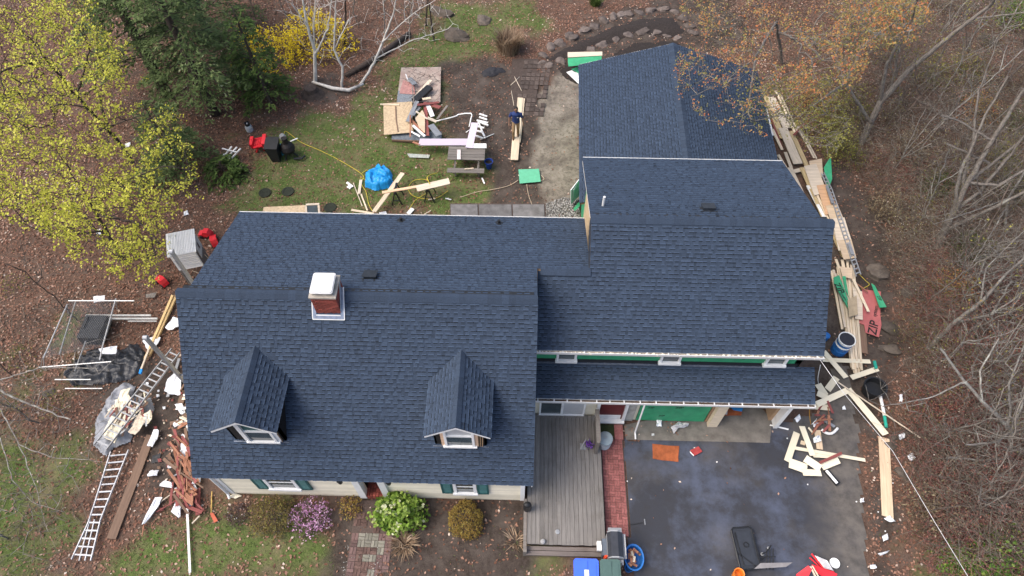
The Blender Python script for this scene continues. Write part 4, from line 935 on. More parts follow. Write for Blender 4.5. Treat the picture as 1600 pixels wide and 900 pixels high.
limbs('birch_tree', 'white birch forking into two trunks above the fallen birch log', [[(493, 128, 0), (492, 80, 1.7), (480, 40, 3.2), (470, -20, 5.2)], [(492, 82, 1.6), (490, 40, 3.2), (495, -20, 5.2)], [(493, 85, 1.6), (512, 45, 3.0), (520, -10, 5)], [(480, 40, 3.2), (455, 5, 4.6)]], 170, 71, BARKW, rbase=.1)
limbs('birch_tree', 'slim crooked white birch right of the forked one', [[(534, 135, 0), (535, 105, 1.1), (522, 78, 2), (524, 20, 4.2), (526, -20, 5.6)], [(522, 78, 2), (545, 30, 3.6)]], 90, 72, BARKW, rbase=.065)
limbs('birch_tree', 'white birch trunk leaning far right over the leaf pile', [[(562, 130, 0), (585, 98, .9), (600, 60, 1.9), (615, 20, 3.2), (622, -20, 4.6)], [(597, 66, 1.8), (640, 25, 2.6), (680, 0, 3.2)], [(590, 90, 1.1), (640, 65, 1.5), (700, 45, 1.8)]], 190, 73, BARKW, rbase=.075)
limbs('young_tree', 'thin dark bare sapling behind the birches', [[(538, 70, 0), (540, 20, 1.8), (538, -30, 4)]], 50, 74, BARKD, rbase=.07)
limbs('young_tree', 'bare sapling at the top right of the birches', [[(665, 40, 0), (668, 0, 1.6), (672, -40, 4)]], 30, 75, BARKD, rbase=.05)
limbs('young_tree', 'dark bare trunk at the top, beside the leaning birch', [[(678, 62, 0), (672, 20, 1.6), (665, -40, 4)]], 30, 76, BARKD, rbase=.05)
solo('birch_log', MB().tube([G(488, 128, .12), G(520, 138, .16), G(545, 141, .15), G(568, 131, .2)], [.06, .09, .09, .06], 10), BARKW, 'fallen white birch log lying below the birches', 'log', smooth=True)
solo('rotten_log', MB().tube([G(540, 118, .1), G(580, 95, .14), G(640, 52, .14)], [.12, .15, .13], 10), BARKD, 'dark rotten log in the leaves behind the leaning birch', 'log', smooth=True)
# stump mound
sp = G(488, 148); solo('tree_stump', MB().lathe((sp.x, sp.y, -.05), [(.7, 0), (.5, .15), (.36, .3), (.3, .5), (.05, .52)], 14), BARKD, 'wide dark stump left of the fallen birch log', 'stump')
# --- orange budding maple over the addition
ORA = tonemat('orange_bud', [(0, (.12, .12, .04)), (.3, (.24, .21, .07)), (.55, (.33, .20, .07)), (.8, (.40, .17, .06)), (1, (.34, .11, .05))], trans=.2)
OLV = tonemat('olive_bud', [(0, (.06, .06, .015)), (.5, (.15, .15, .035)), (1, (.28, .26, .07))], trans=.2)
RED = tonemat('red_bud', [(0, (.09, .04, .03)), (.5, (.2, .075, .06)), (1, (.3, .15, .11))], trans=.15)
GREENB = tonemat('fresh_green', [(0, (.03, .07, .012)), (.5, (.09, .17, .025)), (1, (.2, .27, .06))], trans=.2)
def crown_tree(name, label, rootpx, lines, polys, seed, bark, rbase, group=None):
    root = G(*rootpx); root.z = float(gz(root.x, root.y)) - .05; rs = np.random.default_rng(seed); tr = [[tuple(G(*q)) for q in l] for l in lines]; tr[0] = [tuple(root)] + tr[0]
    A = []; L = []
    for i, (P, zr, n, m, per, ls) in enumerate(polys):
        a = sample(P, zr, n, seed + i, clump=30); A.append(a); L.append((a, m, per, ls))
    N, par, r, k, tips = grow(tr, np.vstack(A), seed, .3, tip=.006, power=.42, rmax=rbase)
    t = tree(name, label, 'tree', root, N, par, r, k, bark, None, group, 6)
    for a, m, per, ls in L:
        if m is None: continue
        C = np.vstack([a, a + rs.normal(0, .2, a.shape)]); V, F, n = leaves_at(C, per, .07, ls[0], ls[1], rs); tone = np.clip(np.repeat(np.repeat(rs.random(len(C)), per) + rs.normal(0, .12, n), 2), 0, 1)
        bulk('crown', V, F, m, tone, parent=t)['kind'] = 'stuff'
    return t
crown_tree('budding_maple', 'maple with orange buds reaching over the rear addition roof', (1222, 100), [[(1218, 70, 1.2), (1212, 30, 3), (1215, -20, 5.5)], [(1212, 35, 2.8), (1180, 90, 4.6), (1130, 130, 5.6), (1080, 150, 6)], [(1216, 50, 2), (1240, 60, 4), (1290, 60, 5.5)], [(1180, 90, 4.6), (1170, 160, 5.2)]],
           [([(1050, 90), (1090, 60), (1200, 40), (1210, 120), (1225, 170), (1190, 210), (1140, 195), (1095, 185), (1060, 150)], (4.6, 6.4), 230, ORA, 4, (.03, .075)), ([(1060, 0), (1150, -20), (1260, 20), (1330, -20), (1420, 0), (1400, 60), (1330, 130), (1250, 150), (1210, 130), (1200, 40), (1100, 60)], (2.5, 7), 640, ORA, 5, (.03, .08)), ([(1180, 120), (1300, 120), (1340, 200), (1290, 260), (1230, 190), (1150, 190)], (2, 5), 420, OLV, 5, (.03, .065))], 81, BARK, .2)
crown_tree('budding_maple', 'orange budding tree at the top edge right of the first maple', (1390, 150), [[(1400, 100, 1.6), (1410, 50, 3.4), (1415, -20, 6)], [(1405, 80, 2.4), (1360, 30, 4.4)], [(1410, 50, 3.4), (1440, 0, 5)]],
           [([(1310, -30), (1430, -30), (1450, 20), (1420, 70), (1360, 60), (1330, 30)], (3, 7), 460, ORA, 5, (.03, .08))], 82, BARKL, .13)
# --- bare lichened trees of the right-hand wood
limbs('bare_tree', 'thick lichened trunk leaning right across the top right wood', [[(1345, 225, 0), (1375, 160, 1.6), (1420, 110, 3), (1480, 60, 4.6), (1545, 10, 6.4), (1580, -30, 8)], [(1375, 160, 1.6), (1385, 100, 3.6), (1425, 30, 5.8), (1440, -30, 8)], [(1480, 60, 4.6), (1520, 30, 5), (1600, 20, 5.6)], [(1360, 190, 1), (1320, 130, 3), (1350, 70, 4.6), (1420, 20, 6)], [(1320, 130, 3), (1270, 165, 3.6)]], 420, 91, BARK, (OLV, 3, (.04, .07), .07, .5), rbase=.16, tw=1.7)
limbs('bare_tree', 'grey many-stemmed bare tree rising off the right edge', [[(1465, 385, 0), (1490, 330, 1.3), (1512, 285, 2.4), (1550, 220, 4), (1600, 140, 6), (1640, 90, 7.5)], [(1512, 285, 2.4), (1545, 260, 2.8), (1600, 215, 4)], [(1490, 330, 1.3), (1500, 270, 2.8), (1540, 180, 4.8), (1575, 120, 6.2)], [(1550, 220, 4), (1500, 190, 4.5), (1470, 180, 4.8)], [(1545, 255, 2.8), (1480, 225, 3.4)], [(1512, 285, 2.4), (1560, 290, 2.6), (1610, 260, 3)], [(1490, 330, 1.3), (1530, 300, 2), (1580, 240, 3.4), (1625, 180, 5)], [(1500, 310, 1.7), (1520, 220, 3.6), (1530, 140, 5.2), (1560, 60, 7)], [(1475, 360, .6), (1520, 340, 1.2), (1600, 300, 2.4)]], 420, 92, BARK, None, rbase=.14, tw=1.7)
limbs('bare_tree', 'bare tree with two grey limbs crossing the middle of the right edge', [[(1450, 545, 0), (1490, 505, .9), (1530, 475, 1.8), (1575, 425, 3), (1620, 385, 4)], [(1490, 505, .9), (1550, 490, 1.6), (1610, 450, 2.6)], [(1530, 475, 1.8), (1540, 420, 2.6), (1590, 370, 3.6)], [(1550, 490, 1.6), (1580, 440, 2.4)]], 320, 93, BARKL, (OLV, 2, (.04, .08), .05, .12), rbase=.1, tw=1.5)
limbs('birch_tree', 'white lichened tree with twisted limbs at the lower right edge', [[(1585, 745, 0), (1578, 712, .6), (1580, 672, 1.4), (1535, 628, 2.4), (1495, 580, 3.3), (1470, 545, 4)], [(1580, 672, 1.4), (1560, 690, 1.6), (1510, 695, 2)], [(1578, 712, .6), (1540, 720, 1), (1480, 715, 1.4)], [(1535, 628, 2.4), (1530, 580, 3), (1560, 530, 4)], [(1578, 650, 1.7), (1576, 600, 2.6), (1600, 540, 4)], [(1500, 600, 3), (1460, 620, 3), (1380, 635, 3.2)], [(1580, 672, 1.4), (1610, 600, 2.8)]], 460, 94, BARKL, None, rbase=.085, tw=1.4)
limbs('bare_tree', 'fine bare tree bending over the bottom right corner', [[(1570, 860, 0), (1560, 800, 1.2), (1600, 740, 2.4)], [(1560, 800, 1.2), (1500, 790, 1.7), (1430, 800, 2)], [(1560, 800, 1.2), (1520, 760, 2), (1450, 740, 2.6)], [(1565, 830, .6), (1500, 830, 1.2)]], 200, 95, TWIG, None, rbase=.06, tw=1.2)
limbs('bare_tree', 'thin bare tree whose twigs cross the right edge above the red panel', [[(1570, 360, 0), (1575, 310, 1.2), (1600, 270, 2.2)], [(1575, 310, 1.2), (1520, 330, 2), (1460, 350, 2.6)], [(1575, 320, 1), (1540, 380, 1.8), (1500, 440, 2)]], 160, 96, BARKL, None, rbase=.06, tw=1.2)
# bare limbs entering at the lower left
limbs('bare_tree', 'lichened bare limbs reaching in from the left edge', [[(-60, 640, 0), (-20, 600, 1.6), (40, 630, 2.4), (110, 655, 2.8)], [(-20, 600, 1.6), (30, 695, 2.2), (80, 715, 2.4), (138, 718, 2.5)], [(30, 695, 2.2), (55, 760, 2.3), (75, 830, 2.2)], [(-20, 620, 1.4), (20, 750, 2), (50, 785, 2.1), (100, 800, 2.2)], [(-20, 600, 1.6), (60, 575, 3), (150, 575, 3.3)]], 230, 97, BARKL, None, rbase=.05, tw=1.1)
# --- saplings of the wood: slender bare stems leaning outwards
def sapling(x, y, i, P, label, group):
    rs = random.Random(900 + i); H = rs.uniform(2.2, 5.2); b = G(x, y); ln = Vector((rs.gauss(.12, .16), rs.gauss(.03, .16), 0)); pts = []; o = Vector((b.x, b.y, float(gz(b.x, b.y)) - .03)); K = 5
    for k in range(K + 1): f = k / K; pts.append(o + ln * H * f * f + Vector((rs.gauss(0, .05), rs.gauss(0, .05), H * f)) * (1 if k else 0))
    trs = [[tuple(p) for p in pts]]
    for q in range(rs.randint(2, 4)):
        k = rs.randint(1, K - 1); a = rs.uniform(0, 6.28); L = rs.uniform(.7, 1.7); s0 = pts[k]; trs.append([tuple(s0), tuple(s0 + Vector((math.cos(a) * .45, math.sin(a) * .45, .5)) * L), tuple(s0 + Vector((math.cos(a) * .8, math.sin(a) * .8, 1.15)) * L)])
    rn = np.random.default_rng(900 + i); att = []
    for q in range(150):
        l = trs[rn.integers(len(trs))]; j = rn.integers(len(l) - 1); p = np.array(l[j]) + (np.array(l[j + 1]) - np.array(l[j])) * rn.random()
        if p[2] < .5: continue
        v = rn.normal(size=3); v[2] = abs(v[2]) * .6 + .2; v /= np.linalg.norm(v); att.append(p + v * rn.uniform(.3, 1.3))
    N, par, r, k, tips = grow(trs, np.array(att), 900 + i, .22, tip=.0045, power=.36, rmax=.05, wob=.07); r[:grow.n0] = np.maximum(r[:grow.n0], np.linspace(.03, .012, grow.n0)); lf = None; c = rs.random()
    if c < .55:
        m = OLV if c < .25 else RED if c < .45 else ORA; C = np.array(att)[::2]; V, F, n = leaves_at(C, 3, .08, .02, .045, rn); lf = (V, F, m, np.clip(np.repeat(rn.random(n), 2), 0, 1))
    return tree('sapling', label, 'tree', o, N, par, r, k, [BARK, BARKL, TWIG, BARK][i % 4], lf, group, 4)
def _spots(P, n, seed, mind):
    rs = random.Random(seed); a = np.array(P); out = []; tries = 0
    while len(out) < n and tries < 6000:
        tries += 1; x = rs.uniform(a[:, 0].min(), a[:, 0].max()); y = rs.uniform(a[:, 1].min(), a[:, 1].max())
        if insd(P, np.array([x]), np.array([y]))[0] > 0 and all(math.hypot(x - u, y - v) > mind for u, v in out): out.append((x, y))
    return out
for i, (x, y) in enumerate(_spots([(1300, 90), (1400, 20), (1640, 0), (1640, 430), (1450, 430), (1390, 320), (1330, 220)], 44, 8, 30)): sapling(x, y, i, None, 'slender bare sapling in the upper part of the right-hand wood', 'saplings in the upper right wood')
for i, (x, y) in enumerate(_spots([(1440, 440), (1640, 440), (1640, 900), (1500, 880), (1450, 700), (1450, 560)], 26, 9, 34)): sapling(x, y, i + 60, None, 'slender bare sapling in the lower part of the right-hand wood', 'saplings in the lower right wood')
for i, (x, y) in enumerate([(20, 590), (60, 660), (-10, 720), (10, 840), (120, 500)]): sapling(x, y, i + 90, None, 'slender bare sapling at the left edge', 'saplings at the left edge')
for i, (x, y) in enumerate([(560, 40), (600, 50), (410, 60), (450, 40), (640, 60), (200, 20), (1130, 30), (1180, 25)]): sapling(x, y, i + 100, None, 'slender bare sapling along the top of the yard', 'saplings along the top of the yard')
# --- undergrowth: shrubs of the wood
ri = random.Random(5)
RIGHTW = [(1330, 20), (1640, -20), (1640, 900), (1460, 900), (1408, 700), (1418, 560), (1365, 330), (1295, 215)]
def spots(P, n, seed, mind):
    rs = random.Random(seed); a = np.array(P); out = []; tries = 0
    while len(out) < n and tries < 5000:
        tries += 1; x = rs.uniform(a[:, 0].min(), a[:, 0].max()); y = rs.uniform(a[:, 1].min(), a[:, 1].max())
        if insd(P, np.array([x]), np.array([y]))[0] > 0 and all(math.hypot(x - u, y - v) > mind for u, v in out): out.append((x, y))
    return out
for i, (x, y) in enumerate(spots(RIGHTW, 80, 3, 30)):
    lf = ri.choice([None, None, RED, OLV, OLV, None]) if y < 430 else ri.choice([RED, RED, None, RED, OLV]); redz = lf is RED
    nm = {None: 'bare grey twiggy shrub in the wood right of the house', 'red_bud': 'red-budded twiggy shrub in the wood right of the house', 'olive_bud': 'olive-budded twiggy shrub in the wood right of the house'}[lf.name if lf else None]
    shrub('wood_shrub', nm, (x, y), ri.uniform(1.5, 2.8), ri.uniform(1, 2.6), 110, lf, 3, (.02, .045), 300 + i, bark=TWIGR if redz else TWIG, group=nm + 's', stems=6, spread=.1, tip=.0045, hollow=.05)
GRDW = tonemat('brown_bud', [(0, (.08, .055, .035)), (.5, (.17, .13, .08)), (1, (.28, .24, .15))], trans=.15); MOSS = tonemat('moss_foliage', [(0, (.025, .035, .012)), (.5, (.06, .08, .025)), (1, (.13, .15, .05))], trans=.15)
for x, y, l, m, w in ((1550, 880, 'fresh green leafy bush in the bottom right corner', GREENB, 2.4), (1490, 880, 'small fresh green bush left of the corner bush', GREENB, .9), (1290, 215, 'olive leafing shrub beside the far end of the lumber', OLV, 2.2), (1310, 245, 'olive leafing shrub right of the long ladder top', OLV, 1.8), (1560, 250, 'mossy green shrub among the grey stems', OLV, 1.6), (1500, 120, 'brown budding shrub at the upper right', OLV, 2.2), (1580, 40, 'green shrub in the top right corner', GREENB, 2), (1270, 170, 'orange tinged shrub left of the leaning trunk', ORA, 2.0), (1320, 180, 'olive budding shrub under the leaning trunk', OLV, 2.4), (1440, 130, 'mossy olive shrub right of the thick leaning trunk', OLV, 2.4), (1560, 130, 'tan budding shrub near the right edge high in the wood', GRDW, 2.6), (1420, 250, 'brown budding shrub in the middle of the upper wood', GRDW, 2.4), (1380, 330, 'low brown shrub right of the long ladder', GRDW, 1.8), (1510, 400, 'dark green low shrub among the grey stems', MOSS, 1.8), (1590, 300, 'dark green shrub on the right edge beside grey stems', MOSS, 2.0), (1460, 300, 'green-brown shrub left of the many-stemmed tree', MOSS, 1.7), (1480, 460, 'rusty shrub below the many-stemmed tree', ORA, 1.8), (1560, 560, 'rusty red shrub at the right edge', RED, 2.2), (1450, 650, 'rusty red shrub right of the green-ended pipe', RED, 2.0), (1520, 180, 'rust-coloured shrub in the upper wood', ORA, 2.0), (1590, 200, 'dark green brush on the right edge high up', MOSS, 2.2), (1480, 20, 'tan brush at the top right', GRDW, 2.6), (1450, 800, 'brown low brush beside the overhead cable', GRDW, 1.8)):
    shrub('leafy_shrub', l, (x, y), w, w * .7, 150, m, 10 if m is GREENB else 8, (.05, .1) if m is GREENB else (.03, .07), int(x) + int(y), spread=.13, hollow=.05)
for i, (x, y) in enumerate([(60, 500), (30, 560), (110, 470), (20, 450), (170, 470), (90, 640), (30, 640)]):
    shrub('wood_shrub', 'low bare bramble in the leaves at the left edge', (x, y), 1.3, .7, 50, OLV if i % 2 else None, 2, (.03, .06), 400 + i, group='brambles along the left edge', stems=6, hollow=.05)
for i, (x, y) in enumerate([(560, 30), (590, 15), (640, 20), (470, 25), (430, 20), (560, 70), (330, 10), (400, 10), (1110, 10), (1160, 40), (1120, 55)]):
    shrub('wood_shrub', 'bare brown shrub along the top of the yard', (x, y), 2, 1.4, 70, None, 2, (.03, .05), 430 + i, group='bare shrubs along the top of the yard', hollow=.05)
# fallen twigs everywhere in the wood
def twigs(P, n, seed, m, name, zmax=.25):
    rs = np.random.default_rng(seed); a = np.array(P, float); q = rs.uniform(a.min(0), a.max(0), (n * 4, 2)); q = q[insd(P, q[:, 0], q[:, 1]) > 0][:n]; n = len(q)
    p = np.array([tuple(G(x, y)) for x, y in q]); p[:, 2] = gz(p[:, 0], p[:, 1]) + rs.random(n) ** 2 * zmax; an = rs.uniform(0, 6.28, n); L = rs.uniform(.25, 1.3, n); d = np.stack([np.cos(an), np.sin(an), rs.normal(0, .18, n)], 1); c = rs.normal(0, .12, (n, 3)) * L[:, None]
    p1 = p + d * (L / 2)[:, None] + c; p2 = p1 + d * (L / 2)[:, None] - c; r = rs.uniform(.003, .011, n); V, F = segmesh(np.vstack([p, p1]), np.vstack([p1, p2]), np.concatenate([r, r * .8]), np.concatenate([r * .8, r * .4]), 3)
    o = bulk(name, V, F, m); o['kind'] = 'stuff'
twigs(RIGHTW, 14000, 1, mat('grey_twig', (.135, .115, .09), var=.6, scale=1.5, bump=0), 'fallen_twigs', 2.2)
twigs([(1420, 430), (1640, 430), (1640, 900), (1480, 900), (1420, 700), (1440, 560)], 4200, 2, TWIGR, 'red_undergrowth', 1.4)
UND = tonemat('undergrowth_bud', [(0, (.05, .04, .03)), (.35, (.13, .10, .075)), (.55, (.18, .11, .085)), (.72, (.19, .18, .09)), (.92, (.27, .24, .17)), (1, (.45, .42, .36))], trans=.1)
def budhaze(P, n, seed, zmax, name, m=UND):
    rs = np.random.default_rng(seed); a = np.array(P, float); q = rs.uniform(a.min(0), a.max(0), (n * 3, 2)); q = q[insd(P, q[:, 0], q[:, 1]) > 0]; q = q[fbm(q[:, 0] / 45, q[:, 1] / 45, seed) > rs.uniform(.3, .7, len(q))][:n]; n = len(q)
    p = np.array([tuple(G(x, y)) for x, y in q]); p[:, 2] = gz(p[:, 0], p[:, 1]) + .03 + rs.random(n) ** 1.6 * zmax; V, F = leafcards(p, None, rs.uniform(.018, .045, n), rs, .8, 1.3); t = np.clip(.6 * fbm(q[:, 0] / 70, q[:, 1] / 70, seed + 5) + rs.normal(.15, .25, n), 0, 1); bulk(name, V, F, m, np.repeat(t, 2))['kind'] = 'stuff'
budhaze([(1420, 440), (1640, 430), (1640, 880), (1490, 880), (1430, 700), (1440, 560)], 16000, 12, 1.5, 'red_buds', RED)
budhaze(RIGHTW, 48000, 8, 1.9, 'undergrowth')
budhaze([(1060, -20), (1340, -20), (1340, 260), (1200, 100), (1100, 80)], 5000, 9, 1.5, 'corner_undergrowth')
budhaze([(180, 0), (600, -20), (560, 90), (460, 160), (300, 330), (190, 330)], 5000, 10, .8, 'yard_undergrowth')
twigs([(-40, 440), (180, 440), (200, 600), (150, 760), (100, 900), (-40, 900)], 700, 3, mat('grey_twig', (.17, .145, .125)), 'left_twigs', .3)
twigs([(180, 0), (640, -20), (600, 90), (500, 170), (300, 330), (190, 330)], 1000, 4, TWIG, 'yard_twigs', .4)
twigs([(1060, -20), (1340, -20), (1340, 260), (1200, 100), (1100, 80)], 900, 6, mat('grey_twig', (.17, .145, .125)), 'corner_twigs', .7)
# --- front garden shrubs
PNK = tonemat('azalea_flower', [(0, (.05, .06, .03)), (.35, (.12, .09, .07)), (.5, (.3, .14, .26)), (.75, (.5, .25, .44)), (1, (.68, .46, .63))], trans=.15)
RHO = tonemat('rhododendron_leaf', [(0, (.05, .10, .015)), (.5, (.16, .26, .035)), (.8, (.32, .41, .10)), (1, (.55, .57, .36))], trans=.2)
GOL = tonemat('gold_foliage', [(0, (.09, .055, .018)), (.5, (.2, .13, .03)), (1, (.3, .24, .06))], trans=.15)
GRD = tonemat('dry_green_foliage', [(0, (.06, .04, .02)), (.5, (.13, .10, .03)), (1, (.2, .19, .05))], trans=.15)
PUR = tonemat('purple_twig', [(0, (.03, .018, .018)), (.8, (.07, .04, .04)), (.95, (.4, .38, .36)), (1, (.5, .48, .46))])
shrub('azalea', 'azalea covered in pink flowers below the front wall', (488, 812), 1.55, .8, 330, PNK, 4, (.03, .055), 501, flat=.85, stems=10, spread=.04, ltone=.32, hollow=.15)
shrub('rhododendron', 'bright green rhododendron with pale edges beside the front door', (626, 806), 1.6, 1.15, 280, RHO, 7, (.06, .13), 502, flat=.9, stems=10, spread=.07)
shrub('round_shrub', 'round clipped golden-brown bush in front of the right window', (727, 815), 1.2, .85, 700, GOL, 5, (.02, .045), 503, stems=14, spread=.03, hollow=.6)
shrub('wide_shrub', 'olive-brown bush at the left end of the front bed', (428, 810), 1.5, .8, 420, GRD, 4, (.025, .05), 504, stems=12, spread=.05)
shrub('low_shrub', 'low dark purple twiggy bush with white flecks', (372, 806), .8, .4, 160, PUR, 3, (.025, .04), 505)
shrub('dead_perennial', 'dead brown stalks between the azalea and the door', (548, 795), .8, .45, 120, GOL, 2, (.03, .06), 506, bark=mat('dead_stalk', (.24, .13, .07)))
DRY = tonemat('dry_grass', [(0, (.13, .08, .05)), (.5, (.26, .18, .115)), (1, (.4, .31, .22))])
def grass_clump(label, px_, py_, r, h, n, seed, m=DRY, lean=.5, name='dry_grass_clump'):
    rs = np.random.default_rng(seed); p = G(px_, py_); a = rs.uniform(0, 6.28, n); q = rs.random(n) ** .5 * r * .5; b = np.stack([p.x + np.cos(a) * q, p.y + np.sin(a) * q, np.full(n, float(gz(p.x, p.y)))], 1); L = rs.uniform(.5, 1, n)[:, None]; a2 = a + rs.normal(0, .9, n); o_ = np.stack([np.cos(a2) * r * lean, np.sin(a2) * r * lean, np.full(n, h)], 1) * L + rs.normal(0, .1, (n, 3)); w = np.stack([-np.sin(a), np.cos(a), a * 0], 1) * .012
    md = b + o_ * [.35, .35, .62]; V = np.stack([b - w, b + w, md + w, md - w, b + o_], 1).reshape(-1, 3); i = np.arange(n)[:, None] * 5; F = np.concatenate([i + [0, 1, 2], i + [0, 2, 3], i + [3, 2, 4]], 1).reshape(-1, 3); V = V - np.array([p.x, p.y, 0])
    o = bulk(name, V, F, m, np.repeat(rs.random(n), 3)); o.location = (p.x, p.y, 0); return tag(o, label, 'dry grass')
grass_clump('big clump of straw-coloured ornamental grass at the top of the yard', 795, 78, 1.1, 1.2, 900, 1)
grass_clump('flattened dead grass clump below the rhododendron', 632, 850, .5, .3, 260, 2, lean=.7)
grass_clump('small dry clump on the lower right of the front bed', 805, 845, .45, .2, 70, 3, lean=.8)
grass_clump('small green evergreen tuft at the top edge behind the stone bed', 930, 8, .6, .5, 300, 4, m=NEEDL)
# ================================================================ THINGS ON THE GROUND
PINEG = wood('weathered_pine', (.54, .46, .36)); PLY = wood('plywood', (.48, .37, .255), scale=3); OLDW = wood('old_grey_wood', (.15, .135, .12), dirt=((.07, .06, .05), .5, .6)); BROWNW = wood('brown_plank', (.15, .095, .065))
REDW = wood('red_painted_wood', (.2, .058, .053), dirt=((.2, .1, .06), .5, .7)); ORW = wood('split_orange_wood', (.27, .125, .075), var=.35); CRS = wood('cream_vinyl', (.66, .60, .46), var=.06, dirt=((.5, .44, .33), .6, .5)); WHT = mat('white_scrap', (.68, .68, .67), var=.06, dirt=((.5, .47, .42), .6, .5))
FOAM = mat('foam_scrap', (.66, .68, .71), var=.04, bump=.1); LAV = mat('pale_lilac_trim', (.47, .41, .48), var=.05); ALU = mat('aluminium', (.29, .30, .31), var=.15, rough=.45, metal=.25, bump=.05); GALV = mat('galvanised_tube', (.42, .42, .42), var=.2, rough=.45, metal=.6); DSTEEL = mat('grey_steel', (.25, .26, .27), var=.2, rough=.5, metal=.5)
REDP = mat('red_plastic', (.55, .02, .03), var=.1, rough=.4, bump=.02); BLUEP = mat('blue_plastic', (.02, .12, .36), var=.1, rough=.35, bump=.02); BLUEB = mat('bin_blue', (.045, .12, .62), var=.06, rough=.45, bump=.05); GREENP = mat('bin_green', (.055, .10, .09), var=.1, rough=.5, bump=.05); ORP = mat('orange_plastic', (.62, .17, .02), var=.08, rough=.45)
TARPB = mat('blue_tarp', (.015, .26, .60), var=.12, rough=.4, bump=.3, scale=5); TARPK = mat('black_tarp', (.03, .032, .037), var=.35, rough=.28, bump=.5, scale=7); TARPG = mat('grey_tarp', (.22, .23, .25), var=.2, rough=.5, bump=.3); INK = mat('black_ink', (.015, .015, .015), var=.1, bump=0)
def plank(x0, y0, x1, y1, w, t, m, label, group=None, z=.03, z1=None, name='board', cat='board', roll=0, parent=None):
    """a board from one place of the photo to another; its own mesh runs along x"""
    p0 = G(x0, y0, z); p1 = G(x1, y1, z if z1 is None else z1); d = p1 - p0; L = d.length; d.normalize(); yv = Vector((0, 0, 1)).cross(d).normalized(); zv = d.cross(yv)
    M = Matrix((d, yv, zv)).transposed() @ Matrix.Rotation(roll, 3, 'X'); j = lambda: rnd.uniform(-.012, .012); mb = MB(); h = L / 2; a = w / 2; b = t / 2
    vs = []
    for s in (-1, -.3, .35, 1):
        k = rnd.uniform(-.004, .004) if abs(s) < 1 else 0; e = j() if abs(s) == 1 else 0
        vs += [(s * h + e, -a, -b + k), (s * h - e, a, -b + k), (s * h - e, a, b + k), (s * h + e, -a, b + k)]
    fs = [(3, 2, 1, 0), (12, 13, 14, 15)] + [(i * 4 + q, i * 4 + (q + 1) % 4, i * 4 + 4 + (q + 1) % 4, i * 4 + 4 + q) for i in range(3) for q in range(4)]
    mb.add(vs, fs); o = link(name, mesh(mb, name), m); o.matrix_basis = Matrix.Translation((p0 + p1) / 2) @ M.to_4x4()
    return tag(o, label, cat, group)
def sheet(pts, m, label, group=None, z=.03, t=.012, name='sheet', cat='sheet', zs=None):
    P = [G(x, y, zs[i] if zs else z) for i, (x, y) in enumerate(pts)]
    n = (P[1] - P[0]).cross(P[2] - P[0])
    if n.z < 0: P = P[::-1]
    return solo(name, MB().prism(P, (0, 0, t)), m, label, cat, group)
def rag(pts, m, label, group=None, z=.04, amp=.03, seed=0, name='scrap', cat='scrap', t=.01):
    """torn, slightly crumpled flat scrap with an uneven outline"""
    rs = random.Random(seed + int(pts[0][0])); P = [G(x, y, z) for x, y in pts]; c = sum(P, Vector()) / len(P); o2 = []
    for i, p in enumerate(P):
        q = P[(i + 1) % len(P)]
        for f in (0, .33, .66): v = p.lerp(q, f); o2.append(v + (c - v) * rs.uniform(-.06, .08) + Vector((0, 0, rs.uniform(0, amp))))
    mb = MB(); n = len(o2); vs = [c + Vector((0, 0, amp * .6))] + [c.lerp(v, .55) + Vector((0, 0, rs.uniform(0, amp))) for v in o2] + o2 + [v - Vector((0, 0, t)) for v in o2]
    fs = []
    for i in range(n):
        k = (i + 1) % n; fs += [(0, 1 + i, 1 + k), (1 + i, 1 + n + i, 1 + n + k, 1 + k), (1 + n + i, 1 + 2 * n + i, 1 + 2 * n + k, 1 + n + k)]
    return solo(name, mb.add(vs, fs), m, label, cat, group)
def cord(pts, r, m, label, name='cord', cat='cord', z=.03, smooth_n=6):
    P = [G(p[0], p[1], p[2] if len(p) > 2 else z) for p in pts]; out = []
    for i in range(len(P) - 1):
        a, b, c, d = P[max(i - 1, 0)], P[i], P[i + 1], P[min(i + 2, len(P) - 1)]
        for k in range(smooth_n):
            t = k / smooth_n; out.append(.5 * ((2 * b) + (c - a) * t + (2 * a - 5 * b + 4 * c - d) * t * t + (3 * b - a - 3 * c + d) * t ** 3))
    out.append(P[-1]); return solo(name, MB().tube(out, r, 6), m, label, cat, smooth=True)
def lettering(body, size, center, xdir, normal, parent, m=INK, name='lettering'):
    cu = bpy.data.curves.new('txt', 'FONT'); cu.body = body; cu.size = size; cu.align_x = 'CENTER'; cu.align_y = 'CENTER'; cu.offset = size * .02
    to = bpy.data.objects.new('txt', cu); col.objects.link(to); dg = bpy.context.evaluated_depsgraph_get(); me = bpy.data.meshes.new_from_object(to.evaluated_get(dg)); bpy.data.objects.remove(to); bpy.data.curves.remove(cu)
    x = Vector(xdir).normalized(); n = Vector(normal).normalized(); y = n.cross(x); M = Matrix((x, y, n)).transposed().to_4x4(); M.translation = Vector(center); me.transform(M); me.materials.clear(); o = link(name, me, m, parent)
    return o
# lettering of the sheathing panel over the garage bay
for f, s, z in ((.25, .2, 1.9), (.62, .2, 1.95), (.15, .16, 1.15), (.55, .2, 1.2), (.85, .16, 1.6), (.35, .16, .5)):
    x = X(993, 656) + (X(1098, 659) - X(993, 656)) * f; lettering('ZIP', s, (x, fy - .034, z), (1, 0, 0), (0, -1, 0), zp)
